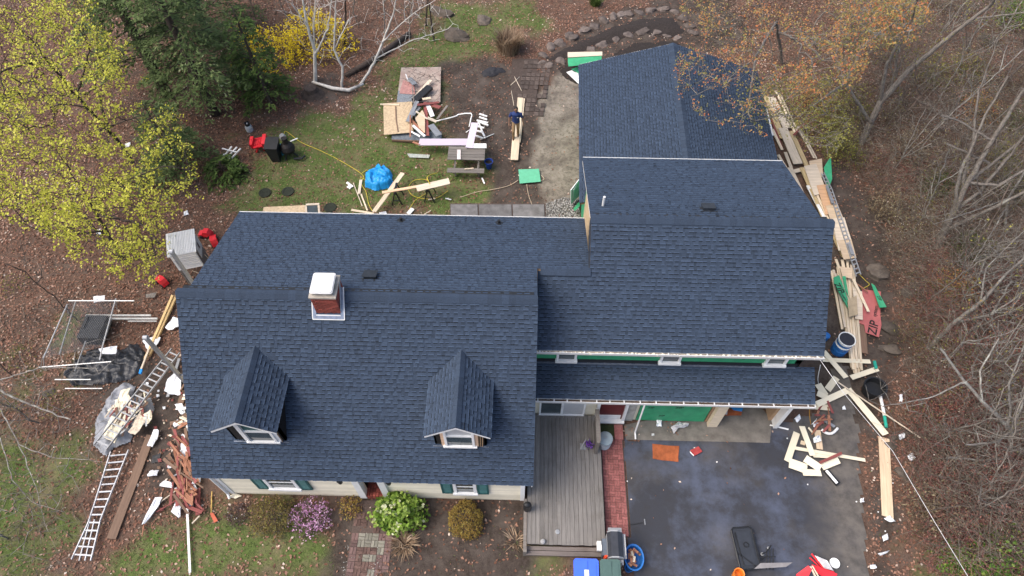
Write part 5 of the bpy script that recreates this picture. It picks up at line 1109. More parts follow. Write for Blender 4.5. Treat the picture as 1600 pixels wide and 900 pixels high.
# ---------------------------------------------------------------- deck
DK = wood('deck_board_wood', (.155, .145, .135), stretch=(5, .3, 5), var=.3, dirt=((.085, .075, .06), .5, .5))
DKS = wood('step_wood', (.13, .11, .10), dirt=((.06, .05, .045), .5, .6))
deck = thing('wooden_deck', 'weathered grey plank deck between the front bed and the brick path', 'deck', (1.5, 7.3, 0))
nb_ = 18; dx0, dx1 = .33, 2.80; bw = (dx1 - dx0) / nb_
for i in range(nb_): part('deck_board', MB().bx(dx0 + i * bw + .004, dx0 + (i + 1) * bw - .004, 5.32 + rnd.uniform(-.01, .01), 9.68, .365, .4 + rnd.uniform(-.004, .004)), DK, deck)
part('rim_joist', MB().bx(dx0 + .02, dx1 - .02, 5.36, 5.4, .1, .36).bx(dx0 + .02, dx0 + .06, 5.4, 9.6, .1, .36).bx(dx1 - .06, dx1 - .02, 5.4, 9.6, .1, .36), DKS, deck)
for k, (ya, yb) in enumerate(((5.18, 5.3), (5.03, 5.165))): part('step_board', MB().bx(dx0 - .02, dx1 - .0, ya, yb, .2 - k * .012, .24 - k * .012), DKS, deck)
part('step_riser', MB().bx(dx0, dx1 - .02, 5.06, 5.09, .0, .19), DKS, deck)
part('edge_post', MB().bx(.22, .33, 5.05, 5.2, 0, .5), OLDW, deck)
part('edge_board', MB().bx(.22, .32, 5.2, 6.72, .36, .44), OLDW, deck)
wsc = thing('privacy_screen', 'short weathered wooden privacy screen at the back right corner of the deck', 'screen', (2.75, 9, .4))
xs_ = G(931, 665, .9).x
for k in range(5): part('screen_board', MB().bx(xs_ - .02, xs_ + .04, 8.42 + k * .2, 8.6 + k * .2, .4, 1.3 + rnd.uniform(-.02, .02)), OLDW, wsc)
part('screen_cap', MB().bx(xs_ - .05, xs_ + .09, 8.38, 9.5, 1.31, 1.35), OLDW, wsc); part('screen_post', MB().bx(xs_ - .05, xs_ + .06, 8.3, 8.4, 0, 1.38), OLDW, wsc)
# side stoop: green mat and brick pad
solo('door_mat', MB().bx(X(935, 660), X(958, 660), 9.1, 9.5, .03, .05), mat('moss_mat', (.035, .045, .015), var=.4, scale=20), 'dark mossy mat below the side door', 'mat')
solo('brick_pad', MB().bx(X(957, 660), X(970, 660), 8.95, 9.5, .01, .09), PAV, 'reddish slab beside the mossy mat at the side door', 'slab')
def lathe_thing(name, label, cat, px_, py_, z, prof, m, n=20, group=None, sx=1, sy=1):
    p = G(px_, py_, z); return solo(name, MB().lathe((p.x, p.y, z), prof, n, sx=sx, sy=sy), m, label, cat, group, smooth=False)
# galvanised bin with lid
p = G(943, 695); tb = thing('trash_can', 'round grey metal trash can with a domed lid at the top of the brick path', 'trash can', (p.x, p.y, 0))
part('can', MB().lathe((p.x, p.y, .02), [(.2, 0), (.23, .55), (.24, .56), (.21, .56)], 24), GALV, tb); part('lid', MB().lathe((p.x, p.y, .57), [(.255, 0), (.25, .03), (.21, .05), (.1, .075), (.02, .08)], 24), mat('lid_grey', (.3, .36, .38), var=.12, rough=.45), tb); part('lid_handle', MB().box((p.x, p.y, .67), (.1, .025, .03)), GALV, tb)
for k in range(6): part('rib', MB().lathe((p.x, p.y, .08 + k * .08), [(.216 + k * .005, 0), (.228 + k * .005, .01), (.218 + k * .005, .02)], 24), GALV, tb)
# flower pot group on the deck
p = G(920, 698, .4); fp = thing('flower_pot', 'purple flowers in a pot on the deck by the screen', 'flower pot', (p.x, p.y, .4)); part('pot', MB().lathe((p.x, p.y, .4), [(.07, 0), (.1, .16), (.11, .17), (.08, .15)], 14), mat('grey_pot', (.16, .16, .18)), fp)
rs = np.random.default_rng(9); C = np.array([p.x, p.y, .6]) + rs.normal(0, .06, (40, 3)); V, F, n = leaves_at(C, 3, .03, .03, .06, rs); bulk('flowers', V, F, tonemat('violet_flower', [(0, (.02, .04, .01)), (.4, (.09, .02, .2)), (1, (.2, .08, .45))]), np.repeat(rs.random(n), 2), parent=fp)['kind'] = 'stuff'
lathe_thing('glass_jar', 'round glass jar lying on the deck near its lower left corner', 'jar', 848, 847, .4, [(.05, 0), (.08, .03), (.08, .1), (.04, .13)], mat('clear_grey', (.3, .3, .3), rough=.15), 14)
lathe_thing('small_dish', 'small dark dish on the deck right of the glass jar', 'dish', 871, 831, .405, [(.06, 0), (.075, .015), (.06, .018)], DSTEEL, 12)
solo('folding_chair', MB().bx(p.x - .3, p.x - .12, p.y - .12, p.y + .1, .41, .44).bar((p.x - .3, p.y - .12, .42), (p.x - .1, p.y + .2, .6), .02, .02).bar((p.x - .12, p.y - .12, .42), (p.x - .02, p.y + .2, .6), .02, .02), DSTEEL, 'little grey folding stool beside the purple flowers', 'stool')
# black bag hanging at house corner / downspout
p = G(826, 790, .9); solo('black_bag', MB().lathe((p.x - .04, p.y, .45), [(.1, 0), (.13, .1), (.13, .55), (.1, .62), (.03, .66)], 14, sy=.8), BLACKP, 'black cylinder standing at the house corner against the deck', 'planter')
# ---------------------------------------------------------------- bins, grill, tub
def wheelie(px0, px1, py_, m, label, lid_m, sticker=None):
    zt = 1.0; a = G(px0, py_, zt); b = G(px1, py_, zt); w = b.x - a.x; cx = (a.x + b.x) / 2; y1 = a.y; y0 = y1 - w * 1.15; t = thing('wheelie_bin', label, 'bin', (cx, (y0 + y1) / 2, 0))
    mb = MB(); q = .86
    mb.add([(cx - w / 2 * q * .8, y0 + .1, .05), (cx + w / 2 * q * .8, y0 + .1, .05), (cx + w / 2 * q * .8, y1 - .05, .05), (cx - w / 2 * q * .8, y1 - .05, .05), (cx - w / 2 * q, y0 + .03, .94), (cx + w / 2 * q, y0 + .03, .94), (cx + w / 2 * q, y1 - .03, .94), (cx - w / 2 * q, y1 - .03, .94)], [(3, 2, 1, 0), (0, 1, 5, 4), (1, 2, 6, 5), (2, 3, 7, 6), (3, 0, 4, 7), (4, 5, 6, 7)]); part('body', mb, m, t)
    lid = MB(); c = .06; pol = [(cx - w / 2 + c, y0), (cx + w / 2 - c, y0), (cx + w / 2, y0 + c), (cx + w / 2, y1 - c), (cx + w / 2 - c, y1), (cx - w / 2 + c, y1), (cx - w / 2, y1 - c), (cx - w / 2, y0 + c)]
    lid.prism([(x, y, .945) for x, y in pol], (0, 0, .04)); sh = lambda f: [(cx - w * .06 + (x - cx) * f, (y0 + y1) / 2 + (y - (y0 + y1) / 2) * f) for x, y in pol]
    lid.bx(cx - w * .38, cx + w * .05, y0 + .08, y1 - .08, .985, 1.005).bx(cx + w * .1, cx + w * .40, y0 + .08, y1 - .08, .985, .998); l = part('lid', lid, lid_m, t)
    part('hinge', MB().bx(cx + w / 2 - .005, cx + w / 2 + .05, y0 + .1, y0 + .22, .9, .97).bx(cx + w / 2 - .005, cx + w / 2 + .05, y1 - .22, y1 - .1, .9, .97), BLACKP, t)
    for s in (y0 + .08, y1 - .1): part('wheel', MB().tube([(cx + w * .42, s - .03, .1), (cx + w * .42, s + .03, .1)], .1, 14), BLACKP, t)
    if sticker: part('label_sticker', MB().bx(cx - w * .08, cx + w * .1, y0 + w * .35, y0 + w * .72, 1.006, 1.009), WHT, t)
    return t
wheelie(896, 935, 872, BLUEB, 'blue wheeled recycling bin with a white sticker at the foot of the deck', BLUEB, True)
wheelie(937, 969, 873, GREENP, 'grey-green wheeled bin right of the blue recycling bin', GREENP)
gp = G(962, 852, .9); gr = thing('gas_grill', 'stainless gas grill with black hood at the end of the brick path', 'grill', (gp.x, gp.y - .1, 0))
gx, gy = gp.x, gp.y
hood = MB(); pr = [(gx - .24, .82), (gx - .25, .95), (gx - .16, 1.08), (gx + .05, 1.1), (gx + .2, 1.0), (gx + .24, .82)]
hood.prism([(x, gy - .36, z) for x, z in pr], (0, .72, 0)); part('hood', hood, mat('hood_black', (.03, .033, .04), rough=.25), gr)
for yy in (gy - .40, gy + .365): part('hood_side', MB().prism([(x, yy, z + .01) for x, z in pr], (0, .035, 0)), ALU, gr)
part('hood_handle', MB().tube([(gx + .29, gy - .3, .93), (gx + .29, gy + .3, .93)], .022, 8), ALU, gr)
part('cart', MB().bx(gx - .24, gx + .24, gy - .38, gy + .38, .1, .8), DSTEEL, gr); part('side_shelf', MB().bx(gx - .2, gx + .22, gy - .56, gy - .41, .8, .84), ALU, gr); part('side_shelf', MB().bx(gx - .2, gx + .22, gy + .41, gy + .54, .8, .84), ALU, gr)
part('control_panel', MB().bx(gx + .24, gx + .33, gy - .36, gy + .36, .7, .82), ALU, gr)
for k in range(3): part('knob', MB().tube([(gx + .33, gy - .2 + k * .2, .76), (gx + .36, gy - .2 + k * .2, .76)], .025, 8), BLACKP, gr)
for sx in (-.2, .2):
    for sy in (-.33, .33): part('leg', MB().bx(gx + sx - .02, gx + sx + .02, gy + sy - .02, gy + sy + .02, 0, .1), BLACKP, gr)
p = G(946, 852, .4); solo('grey_crate', MB().bx(p.x - .12, p.x + .06, p.y - .35, p.y + .15, .1, .62), mat('slate_plastic', (.09, .11, .14)), 'slate blue box squeezed between the deck and the grill', 'box')
solo('drink_carton', MB().bx(p.x - .28, p.x - .14, p.y - .2, p.y + .08, .41, .58).bx(p.x - .26, p.x - .16, p.y - .02, p.y + .06, .58, .63), WHT, 'white and yellow carton on the lower right corner of the deck', 'carton')
solo('red_container', MB().lathe((p.x - .02, p.y - .38, .1), [(.06, 0), (.06, .5), (.03, .55), (.03, .58)], 12), mat('red_orange', (.6, .06, .02)), 'small red container between the deck step and the grill', 'container')
tp = G(990, 872, .3); tub = thing('plastic_tub', 'oval blue tub full of broken orange wood beside the grill', 'tub', (tp.x, tp.y, 0))
part('tub_shell', MB().lathe((tp.x, tp.y, .02), [(.22, 0), (.29, .36), (.31, .37), (.31, .39), (.27, .385), (.22, .06), (.05, .05)], 24, sy=1.3), BLUEP, tub)
rs = random.Random(4)
for k in range(16):
    a, b = rs.uniform(-.17, .17), rs.uniform(-.24, .24); L = rs.uniform(.1, .22); solo('wood_chunk', MB().box((tp.x + a, tp.y + b, .28 + k * .008), (L, .07, .05), Matrix.Rotation(rs.uniform(0, 3.1), 3, 'Z') @ Matrix.Rotation(rs.uniform(-.5, .5), 3, 'Y')), ORW if k % 4 else PINE, 'broken chunk of orange wood in the blue tub', 'wood', 'wood chunks in the blue tub')
lathe_thing('blue_bucket', 'small blue bucket below the tub at the bottom edge', 'bucket', 981, 890, 0, [(.1, 0), (.13, .25), (.14, .26), (.11, .24), (.09, .05)], BLUEP)
# ---------------------------------------------------------------- on the driveway
rag([(1020, 694), (1061, 697), (1059, 721), (1019, 717)], mat('rusty_sheet', (.25, .07, .025), var=.4, scale=4), 'flat rust-brown board on the asphalt in front of the garage', z=.03, amp=.01, name='rusty_board', cat='board')
sheet([(1078, 704), (1091, 698), (1097, 706), (1084, 713)], mat('red_card', (.36, .05, .05)), 'small red box lid on the asphalt right of the rusty board', z=.05, t=.04, name='red_box', cat='box'); plank(1078, 706, 1084, 712, .03, .02, WHT, 'white strip on the small red box lid', z=.1, name='white_strip', cat='scrap')
lt = G(1163, 860); x_ = lt.x; y_ = lt.y; tr_ = thing('plastic_cart_tray', 'black upturned plastic tray with raised rim lying on the driveway', 'tray', (x_, y_, 0)); rz = Matrix.Rotation(.09, 3, 'Z')
def tl(a, b, c): return tuple(Vector((x_, y_, 0)) + rz @ Vector((a, b, c)))
def tbx(a0, a1, b0, b1, c0, c1): return MB().box(tl((a0 + a1) / 2, (b0 + b1) / 2, (c0 + c1) / 2), (a1 - a0, b1 - b0, c1 - c0), rz)
SLT = mat('tray_black', (.030, .034, .042), var=.2, rough=.4, bump=.05)
part('base', MB().prism([tl(-.3, -.62, .1), tl(.3, -.62, .1), tl(.33, -.55, .1), tl(.33, .55, .1), tl(.28, .64, .1), tl(-.28, .64, .1), tl(-.33, .55, .1), tl(-.33, -.55, .1)], (0, 0, .08)), SLT, tr_)
part('panel', MB().prism([tl(-.2, -.5, .18), tl(.24, -.5, .18), tl(.24, .52, .18), tl(-.2, .56, .18)], (0, 0, .03)), SLT, tr_)
part('rim', MB().tube([tl(-.33, -.6, .2), tl(.33, -.6, .2), tl(.33, .6, .2), tl(.25, .66, .2), tl(-.25, .66, .2), tl(-.33, .6, .2), tl(-.33, -.6, .2)], .03, 6), BLACKP, tr_)
part('ring', MB().lathe(tl(.03, .12, .205), [(.09, 0), (.09, .03), (.06, .03), (.06, 0)], 16), BLACKP, tr_)
part('brace', MB().bar(tl(-.3, -.1, .22), tl(.2, -.56, .22), .03, .02).bar(tl(-.25, .5, .22), tl(-.18, -.5, .22), .025, .02), BLACKP, tr_)
hx = G(1203, 872); ht = thing('hand_truck', 'black tubular hand truck lying on the driveway beside the tray', 'hand truck', (hx.x, hx.y, 0))
for d_ in (-.1, .0, .1): part('tube', MB().tube([G(1203, 857, .15) + Vector((d_, 0, 0)), G(1203, 890, .15) + Vector((d_, 0, 0))], .018, 8), BLACKP, ht)
part('handle', MB().tube([G(1190, 866, .18), G(1198, 862, .2), G(1205, 852, .2)], .02, 8).tube([G(1190, 874, .16), G(1200, 868, .18)], .02, 8), BLACKP, ht)
for a, b in ((1191, 866), (1201, 857)): part('wheel', MB().lathe(G(a, b, .1), [(.05, 0), (.06, .03), (.03, .05)], 12), DSTEEL, ht)
part('crossbar', MB().bar(G(1190, 870, .17), G(1212, 870, .17), .03, .03), BLACKP, ht)
sheet([(1188, 880), (1238, 879), (1228, 886), (1178, 889)], mat('grey_blade', (.20, .19, .19), var=.2, rough=.5), 'long grey metal blade lying below the hand truck', z=.3, t=.02, name='metal_blade', cat='metal strip')
lathe_thing('orange_bucket', 'orange bucket cut by the bottom edge of the driveway', 'bucket', 1150, 900, 0, [(.13, 0), (.16, .36), (.17, .37), (.14, .36), (.12, .1)], ORP)
rw = G(1262, 895); rd = thing('red_wheelbarrow', 'red metal wheelbarrow on its side at the bottom of the driveway', 'wheelbarrow', (rw.x, rw.y, 0))
part('tray', MB().prism([G(1243, 898, .35), G(1262, 884, .5), G(1268, 890, .5), G(1255, 915, .3)], (0, 0, .05)).prism([G(1268, 882, .45), G(1308, 897, .4), G(1300, 910, .3), G(1270, 892, .4)], (0, 0, .04)), REDP, rd)
part('side', MB().prism([G(1262, 884, .1), G(1268, 890, .1), G(1268, 890, .5), G(1262, 884, .5)], (.02, 0, 0)), REDP, rd); part('wooden_handle', MB().bar(G(1266, 885, .52), G(1276, 905, .5), .04, .04).bar(G(1269, 884, .52), G(1281, 905, .5), .03, .04), PINE, rd)
fc = thing('folding_chair', 'folded lawn chair with red frame and white webbing above the red wheelbarrow', 'chair', tuple(G(1285, 880)))
part('webbing', MB().prism([G(1273, 868, .2), G(1292, 876, .2), G(1302, 892, .15), G(1287, 888, .15)], (0, 0, .02)), WHT, fc); part('frame', MB().tube([G(1268, 865, .2), G(1287, 889, .16), G(1303, 894, .15)], .03, 8).tube([G(1265, 871, .12), G(1284, 889, .12)], .025, 8), REDP, fc)
for k in range(8): part('slat', MB().bar(G(1274 + k * 2, 869 + k * 2.5, .23), G(1290 + k * 1.6, 876 + k * 2.1, .225), .02, .01), mat('slat_grey', (.55, .55, .56)), fc)
lathe_thing('bucket_lid', 'round white bucket lid beside the folded red chair', 'lid', 1304, 880, .05, [(.15, 0), (.16, .02), (.15, .035), (.13, .025)], WHT, 22)
hm = thing('hammer', 'hammer with dark handle lying on the asphalt near the brick path', 'hammer', tuple(G(1000, 818))); part('handle', MB().bar(G(985, 820, .02), G(1004, 817, .02), .03, .025), BLACKP, hm); part('head', MB().bar(G(1007, 811, .02), G(1008, 820, .02), .03, .03), DSTEEL, hm)
# rubbish in front of the garage
rag([(1026, 655), (1034, 655), (1033, 668), (1025, 666)], FOAM, 'white paper bag against the foot of the green garage panel', z=.08, amp=.1, name='paper_bag', cat='bag'); rag([(1048, 668), (1060, 660), (1076, 663), (1073, 668), (1058, 670), (1053, 678)], mat('clear_plastic', (.5, .5, .53), rough=.3), 'crumpled clear plastic in front of the green panel', z=.06, amp=.12, name='plastic_wrap', cat='plastic'); rag([(1018, 678), (1022, 677), (1022, 681), (1018, 681)], WHT, 'small white block on the asphalt left of the rusty board', z=.05, amp=.05, name='white_block', cat='scrap')
sheet([(1115, 641), (1160, 639), (1158, 649), (1117, 650)], mat('rust_sheet', (.28, .08, .03), var=.3), 'orange-brown sheet on the garage floor', z=.05, name='floor_sheet', cat='sheet'); rag([(1126, 637), (1138, 638), (1136, 648), (1124, 648)], mat('paper_grey', (.45, .43, .42)), 'grey paper sack lying on the garage floor', z=.1, amp=.05, name='paper_sack', cat='sack'); sheet([(1141, 636), (1161, 638), (1159, 643), (1146, 641)], mat('sky_blue', (.03, .25, .6)), 'bright blue plastic sheet on the garage floor', z=.12, name='plastic_sheet', cat='sheet')
plank(1203, 664, 1232, 671, .05, .02, WHT, 'thin white strip lying at the foot of the white garage jamb', z=.03)
# small litter: white flecks
rs = random.Random(21)
for i, (x, y) in enumerate([(1085, 700), (980, 752), (1230, 685), (1120, 722), (1338, 784), (1372, 800), (1383, 830), (1400, 735), (1262, 757), (1395, 755)]):
    rag([(x - 1, y - 1), (x + 1, y - 1), (x + 1, y + 1), (x - 1, y + .6)], WHT, 'tiny white fleck of rubbish on or beside the driveway', 'white flecks round the driveway', z=.02, amp=.02, seed=i, name='litter_fleck', cat='litter')
# ================================================================ BACK YARD
# --- rubbish heap
sheet([(627, 106), (689, 105), (688, 160), (620, 160)], wood('grey_plywood', (.33, .27, .23), scale=3, stretch=(1, 1, 1), dirt=((.2, .12, .1), .45, .7)), 'large grey plywood sheet under the upper part of the rubbish heap', z=.18, t=.02)
sheet([(622, 142), (650, 142), (645, 162), (620, 160)], mat('slate_grey', (.17, .19, .21), var=.4, scale=12), 'grey scrap of roofing on the plywood sheet', z=.215, t=.01, cat='scrap')
sheet([(630, 125), (647, 132), (649, 148), (624, 146)], mat('pink_board', (.38, .2, .18), var=.3), 'pink torn board on the grey plywood sheet', z=.235, t=.01, cat='scrap')
sheet([(612, 206), (690, 206), (690, 221), (612, 218)], mat('dark_panel', (.13, .15, .17), var=.4, scale=10), 'dark mottled panel under the lower edge of the rubbish heap', z=.14, t=.02)
plank(612, 219, 692, 223, .08, .1, BROWNW, 'brown edge board along the bottom of the rubbish heap', z=.1)
sheet([(599, 162), (644, 159), (646, 207), (600, 211)], OSB, 'bare new plywood sheet on the left of the rubbish heap', z=.3, t=.018)
plank(594, 163, 624, 164, .07, .04, PINE, 'thin batten across the top of the bare plywood sheet', z=.34)
plank(618, 166, 619, 187, .05, .03, BROWNW, 'twisted brown strip lying down the bare plywood sheet', z=.34, z1=.33); plank(619, 187, 622, 206, .05, .03, BROWNW, 'lower bent end of the brown strip on the bare plywood', z=.33)
for i, (x0, y0, x1, y1, w, m, l) in enumerate([(646, 155, 673, 125, .18, PINEG, 'long pale board lying across the heap'), (648, 158, 672, 136, .35, BLACKP, 'black rolled felt on top of the heap'), (637, 190, 652, 158, .2, DSTEEL, 'dark grey steel channel pointing down the heap'), (645, 180, 656, 167, .16, DSTEEL, 'short grey channel beside the long one on the heap'), (652, 164, 686, 160, .14, REDW, 'dark red board across the heap'), (668, 162, 688, 168, .2, REDW, 'wide dark red board at the right of the heap'), (664, 160, 668, 212, .16, REDW, 'dark red upright-looking board at the lower heap'), (660, 155, 673, 153, .14, PINE, 'short bright board in the middle of the heap'), (650, 174, 668, 186, .08, PINEG, 'pale stick crossing the heap'), (668, 184, 682, 190, .16, PINEG, 'broken pale end on the heap right'), (641, 186, 662, 208, .12, ORW, 'orange-brown split board low on the heap'), (645, 196, 664, 213, .12, WHT, 'white trim board low on the heap'), (641, 205, 656, 213, .08, WHT, 'short white trim under the long white trim'), (641, 180, 641, 214, .06, ORW, 'rusty strip pointing straight down the heap'), (673, 195, 686, 212, .3, DSTEEL, 'crumpled grey metal at the heap lower right'), (634, 116, 638, 127, .05, WHT, 'short white stick at the heap top'), (640, 122, 648, 132, .25, DSTEEL, 'grey torn felt on the plywood'), (683, 186, 699, 165, .1, OLDW, 'grey board leaning out of the heap to the right'), (644, 135, 650, 190, .05, OLDW, 'thin grey stick lying over the heap'), (676, 150, 684, 140, .04, OLDW, 'thin twig-like lath on the upper heap'), (645, 222, 656, 226, .1, ORW, 'orange splinter below the lilac board'), (668, 163, 676, 182, .2, WHT, 'white bent trim in the heap')]):
    plank(x0, y0, x1, y1, w, .03 if m is not BLACKP else .14, m, l, z=.36 + (i % 5) * .05, z1=.4 + (i % 3) * .06, name='heap_board' if m not in (DSTEEL, BLACKP) else 'heap_scrap', cat='scrap')
sheet([(649, 185), (660, 172), (664, 180), (664, 208), (655, 200)], PLY, 'torn plywood corner with two dark holes on the heap', z=.5, t=.015)
twigs([(625, 105), (690, 105), (695, 165), (640, 170)], 160, 31, BARKD, 'heap_twigs', .75)
# --- lilac trim, pipe frame, railing
plank(655, 222, 738, 222, .42, .03, LAV, 'long pale lilac trim board reaching from the heap to the picnic table', z=.5, z1=.72); plank(733, 231, 742, 192, .32, .03, LAV, 'shorter pale lilac board crossing the end of the long one', z=.78, z1=.74)
cord([(682, 189, .2), (700, 185, .2), (714, 181, .2), (716, 179, .2), (736, 177, .2), (736, 185, .15), (733, 198, .1)], .03, WHT, 'white plastic pipe frame bent at a right angle above the lilac board', name='bent_pipe', cat='pipe', smooth_n=2)
cord([(728, 207), (738, 200)], .02, WHT, 'short white pipe left of the railing', name='pipe', cat='pipe', smooth_n=1); cord([(751, 218), (772, 209)], .02, WHT, 'loose white stick right of the railing', name='stick', cat='stick', smooth_n=1)
rl = thing('railing_section', 'broken white railing section with loose balusters above the picnic table', 'railing', tuple(G(752, 200))); part('rail', MB().bar(G(747, 190, .12), G(758, 216, .1), .06, .05), WHT, rl); part('rail', MB().bar(G(755, 175, .12), G(757, 200, .1), .04, .04), OLDW, rl)
for xa, ya, xb, yb in ((749, 178, 761, 182), (749, 183, 761, 187), (745, 188, 762, 192), (750, 191, 763, 196), (745, 197, 756, 200), (744, 204, 755, 207), (743, 212, 755, 216), (752, 203, 757, 213)): part('baluster', MB().bar(G(xa, ya, .16), G(xb, yb, .16), .075, .05), WHT, rl)
# --- picnic table
a = G(699, 249, .72); b = G(757, 249, .72); tw = b.x - a.x; ty0 = a.y; pt = thing('picnic_table', 'dark weathered picnic table with attached benches on the lawn', 'picnic table', ((a.x + b.x) / 2, ty0 + .4, 0))
for k in range(5): part('table_plank', MB().bx(a.x, b.x, ty0 + k * .165, ty0 + .15 + k * .165, .69, .72 + rnd.uniform(-.005, .005)), OLDW, pt)
for yb_ in (ty0 - .52, ty0 + 1.05):
    part('bench_plank', MB().bx(a.x, b.x, yb_, yb_ + .14, .41, .44), OLDW, pt); part('bench_plank', MB().bx(a.x, b.x, yb_ + .15, yb_ + .28, .41, .44), OLDW, pt)
for x in (a.x + .3, b.x - .3):
    part('crossbar', MB().bx(x - .03, x + .03, ty0 - .5, ty0 + 1.3, .33, .41), OLDW, pt)
    for s in (-1, 1): part('leg', MB().bar((x + .04, ty0 + .4 + s * .25, .68), (x + .04, ty0 + .4 + s * .7, 0), .05, .12), OLDW, pt)
plank(717, 234, 717, 249, .16, .03, mat('pinkish_white', (.6, .54, .52)), 'short pale board lying across the picnic table', z=.75); plank(738, 228, 760, 228, .28, .03, mat('white_ply', (.62, .62, .6), dirt=((.4, .38, .33), .5, .5)), 'white board on the back edge of the picnic table', z=.76); plank(726, 264, 740, 263, .05, .03, PINE, 'pale stick on the front bench of the picnic table', z=.47)
p = G(764, 262); pl_ = thing('plant_pot', 'tall blue glazed pot with bare soil beside the picnic table', 'plant pot', (p.x, p.y, 0)); part('pot', MB().lathe((p.x, p.y, 0), [(.12, 0), (.17, .35), (.2, .38), (.2, .41), (.165, .41), (.15, .32)], 20), mat('blue_glaze', (.015, .04, .2), rough=.25), pl_); part('soil', MB().lathe((p.x, p.y, .33), [(.16, 0), (.1, .02), (.01, .03)], 14), COMP, pl_)
plank(753, 278, 757, 287, .06, .03, WHT, 'short white stick on the grass right of the picnic table')
# --- person
def person():
    o = G(806, 213, .08); t = thing('person', 'person in a navy polo shirt and tan trousers walking along the lumber', 'person', tuple(o)); SK = mat('skin', (.16, .085, .055), var=.1, rough=.6, bump=0, obj=0); NAVY = mat('navy_shirt', (.018, .035, .12), var=.2, rough=.8, obj=0); KH = mat('tan_trousers', (.25, .165, .09), var=.2, rough=.85, obj=0); HAIR = mat('black_hair', (.008, .007, .007), rough=.6, obj=0); BOOT = mat('brown_boot', (.10, .05, .025), rough=.7, obj=0)
    def W(x, y, z): return o + Vector((x, y, z))     # faces the camera: -y is forward
    def chain(mb, pts, rad, n=10): mb.tube([W(*p) for p in pts], rad, n)
    def rm(ob, v):
        m_ = ob.modifiers.new('skin', 'REMESH'); m_.mode = 'VOXEL'; m_.voxel_size = v; m_.use_smooth_shade = True
        s_ = ob.modifiers.new('soft', 'SMOOTH'); s_.iterations = 3; s_.factor = .5
    arms = {1: [(.19, .0, 1.40), (.29, .0, 1.13), (.33, -.10, .90)], -1: [(-.19, .0, 1.40), (-.30, .02, 1.14), (-.31, -.14, .92)]}
    legs = {1: [(.09, 0, .92), (.10, -.02, .50), (.10, .06, .08)], -1: [(-.09, 0, .92), (-.11, -.24, .54), (-.11, -.14, .10)]}
    bd = MB(); bd.lathe(W(0, -.01, 1.50), [(.02, -.02), (.055, .0), (.075, .05), (.082, .11), (.085, .16), (.07, .21), (.03, .24)], 14, sy=1.15)
    chain(bd, [(0, .01, 1.38), (0, 0, 1.53)], [.06, .052]); bd.lathe(W(0, 0, .88), [(.1, 0), (.165, .05), (.15, .2), (.17, .38), (.19, .48), (.12, .56), (.05, .6)], 16, sy=.62)
    bd.tube([W(0, -.095, 1.60), W(0, -.125, 1.575), W(0, -.095, 1.56)], [.012, .016, .014], 6)       # nose
    for s in (1, -1):
        bd.lathe(W(s * .086, .0, 1.58), [(.01, -.03), (.022, 0), (.01, .03)], 8)                       # ears
        A = arms[s]; chain(bd, A, [.055, .042, .028]); h = Vector(A[2]); d = (Vector(A[2]) - Vector(A[1])).normalized(); pm = h + d * .05
        chain(bd, [tuple(h), tuple(h + d * .09)], [.03, .036])
        for k, (L, off) in enumerate(((.07, -.026), (.08, -.009), (.075, .009), (.06, .026))):
            b0 = h + d * .085 + Vector((0, off, 0)); chain(bd, [tuple(b0), tuple(b0 + d * L * .55), tuple(b0 + d * L * .85 + Vector((-s * .02, 0, 0)))], [.0095, .009, .008], 6)
        b0 = h + d * .03 + Vector((-s * .01, -.03, 0)); chain(bd, [tuple(b0), tuple(b0 + d * .04 + Vector((0, -.025, 0))), tuple(b0 + d * .07 + Vector((-s * .01, -.03, 0)))], [.012, .011, .009], 6)
        chain(bd, legs[s], [.085, .055, .04])
    bo = part('body', bd, SK, t, True); rm(bo, .009)
    sh = MB(); sh.lathe(W(0, 0, .86), [(.15, 0), (.185, .04), (.172, .2), (.192, .4), (.21, .52), (.15, .585), (.075, .62)], 16, sy=.68)
    for s in (1, -1): A = arms[s]; chain(sh, [A[0], tuple(Vector(A[0]).lerp(Vector(A[1]), .85))], [.078, .066])
    rm(part('shirt', sh, NAVY, t, True), .014)
    part('shirt_emblem', MB().box(W(.085, -.142, 1.27), (.05, .008, .035)), WHT, t)
    tr = MB(); tr.lathe(W(0, 0, .80), [(.12, 0), (.17, .04), (.168, .12)], 14, sy=.7)
    for s in (1, -1): chain(tr, legs[s], [.10, .075, .066])
    rm(part('trousers', tr, KH, t, True), .014)
    hr = MB(); hr.lathe(W(0, .012, 1.60), [(.088, 0), (.093, .05), (.085, .11), (.05, .15), (.01, .158)], 14, sy=1.12); part('hair', hr, HAIR, t, True)
    for s in (1, -1):
        part('eye', MB().lathe(W(s * .032, -.088, 1.605), [(.004, -.007), (.009, 0), (.004, .007)], 8), HAIR, t); f = legs[s][2]
        part('boot', MB().lathe(W(f[0], f[1] - .05, f[2] - .08), [(.045, 0), (.05, .04), (.04, .09), (.02, .11)], 12, sy=2.5), BOOT, t)
    part('mouth', MB().box(W(0, -.098, 1.535), (.045, .006, .008)), mat('lips', (.12, .04, .035), obj=0), t)
person()
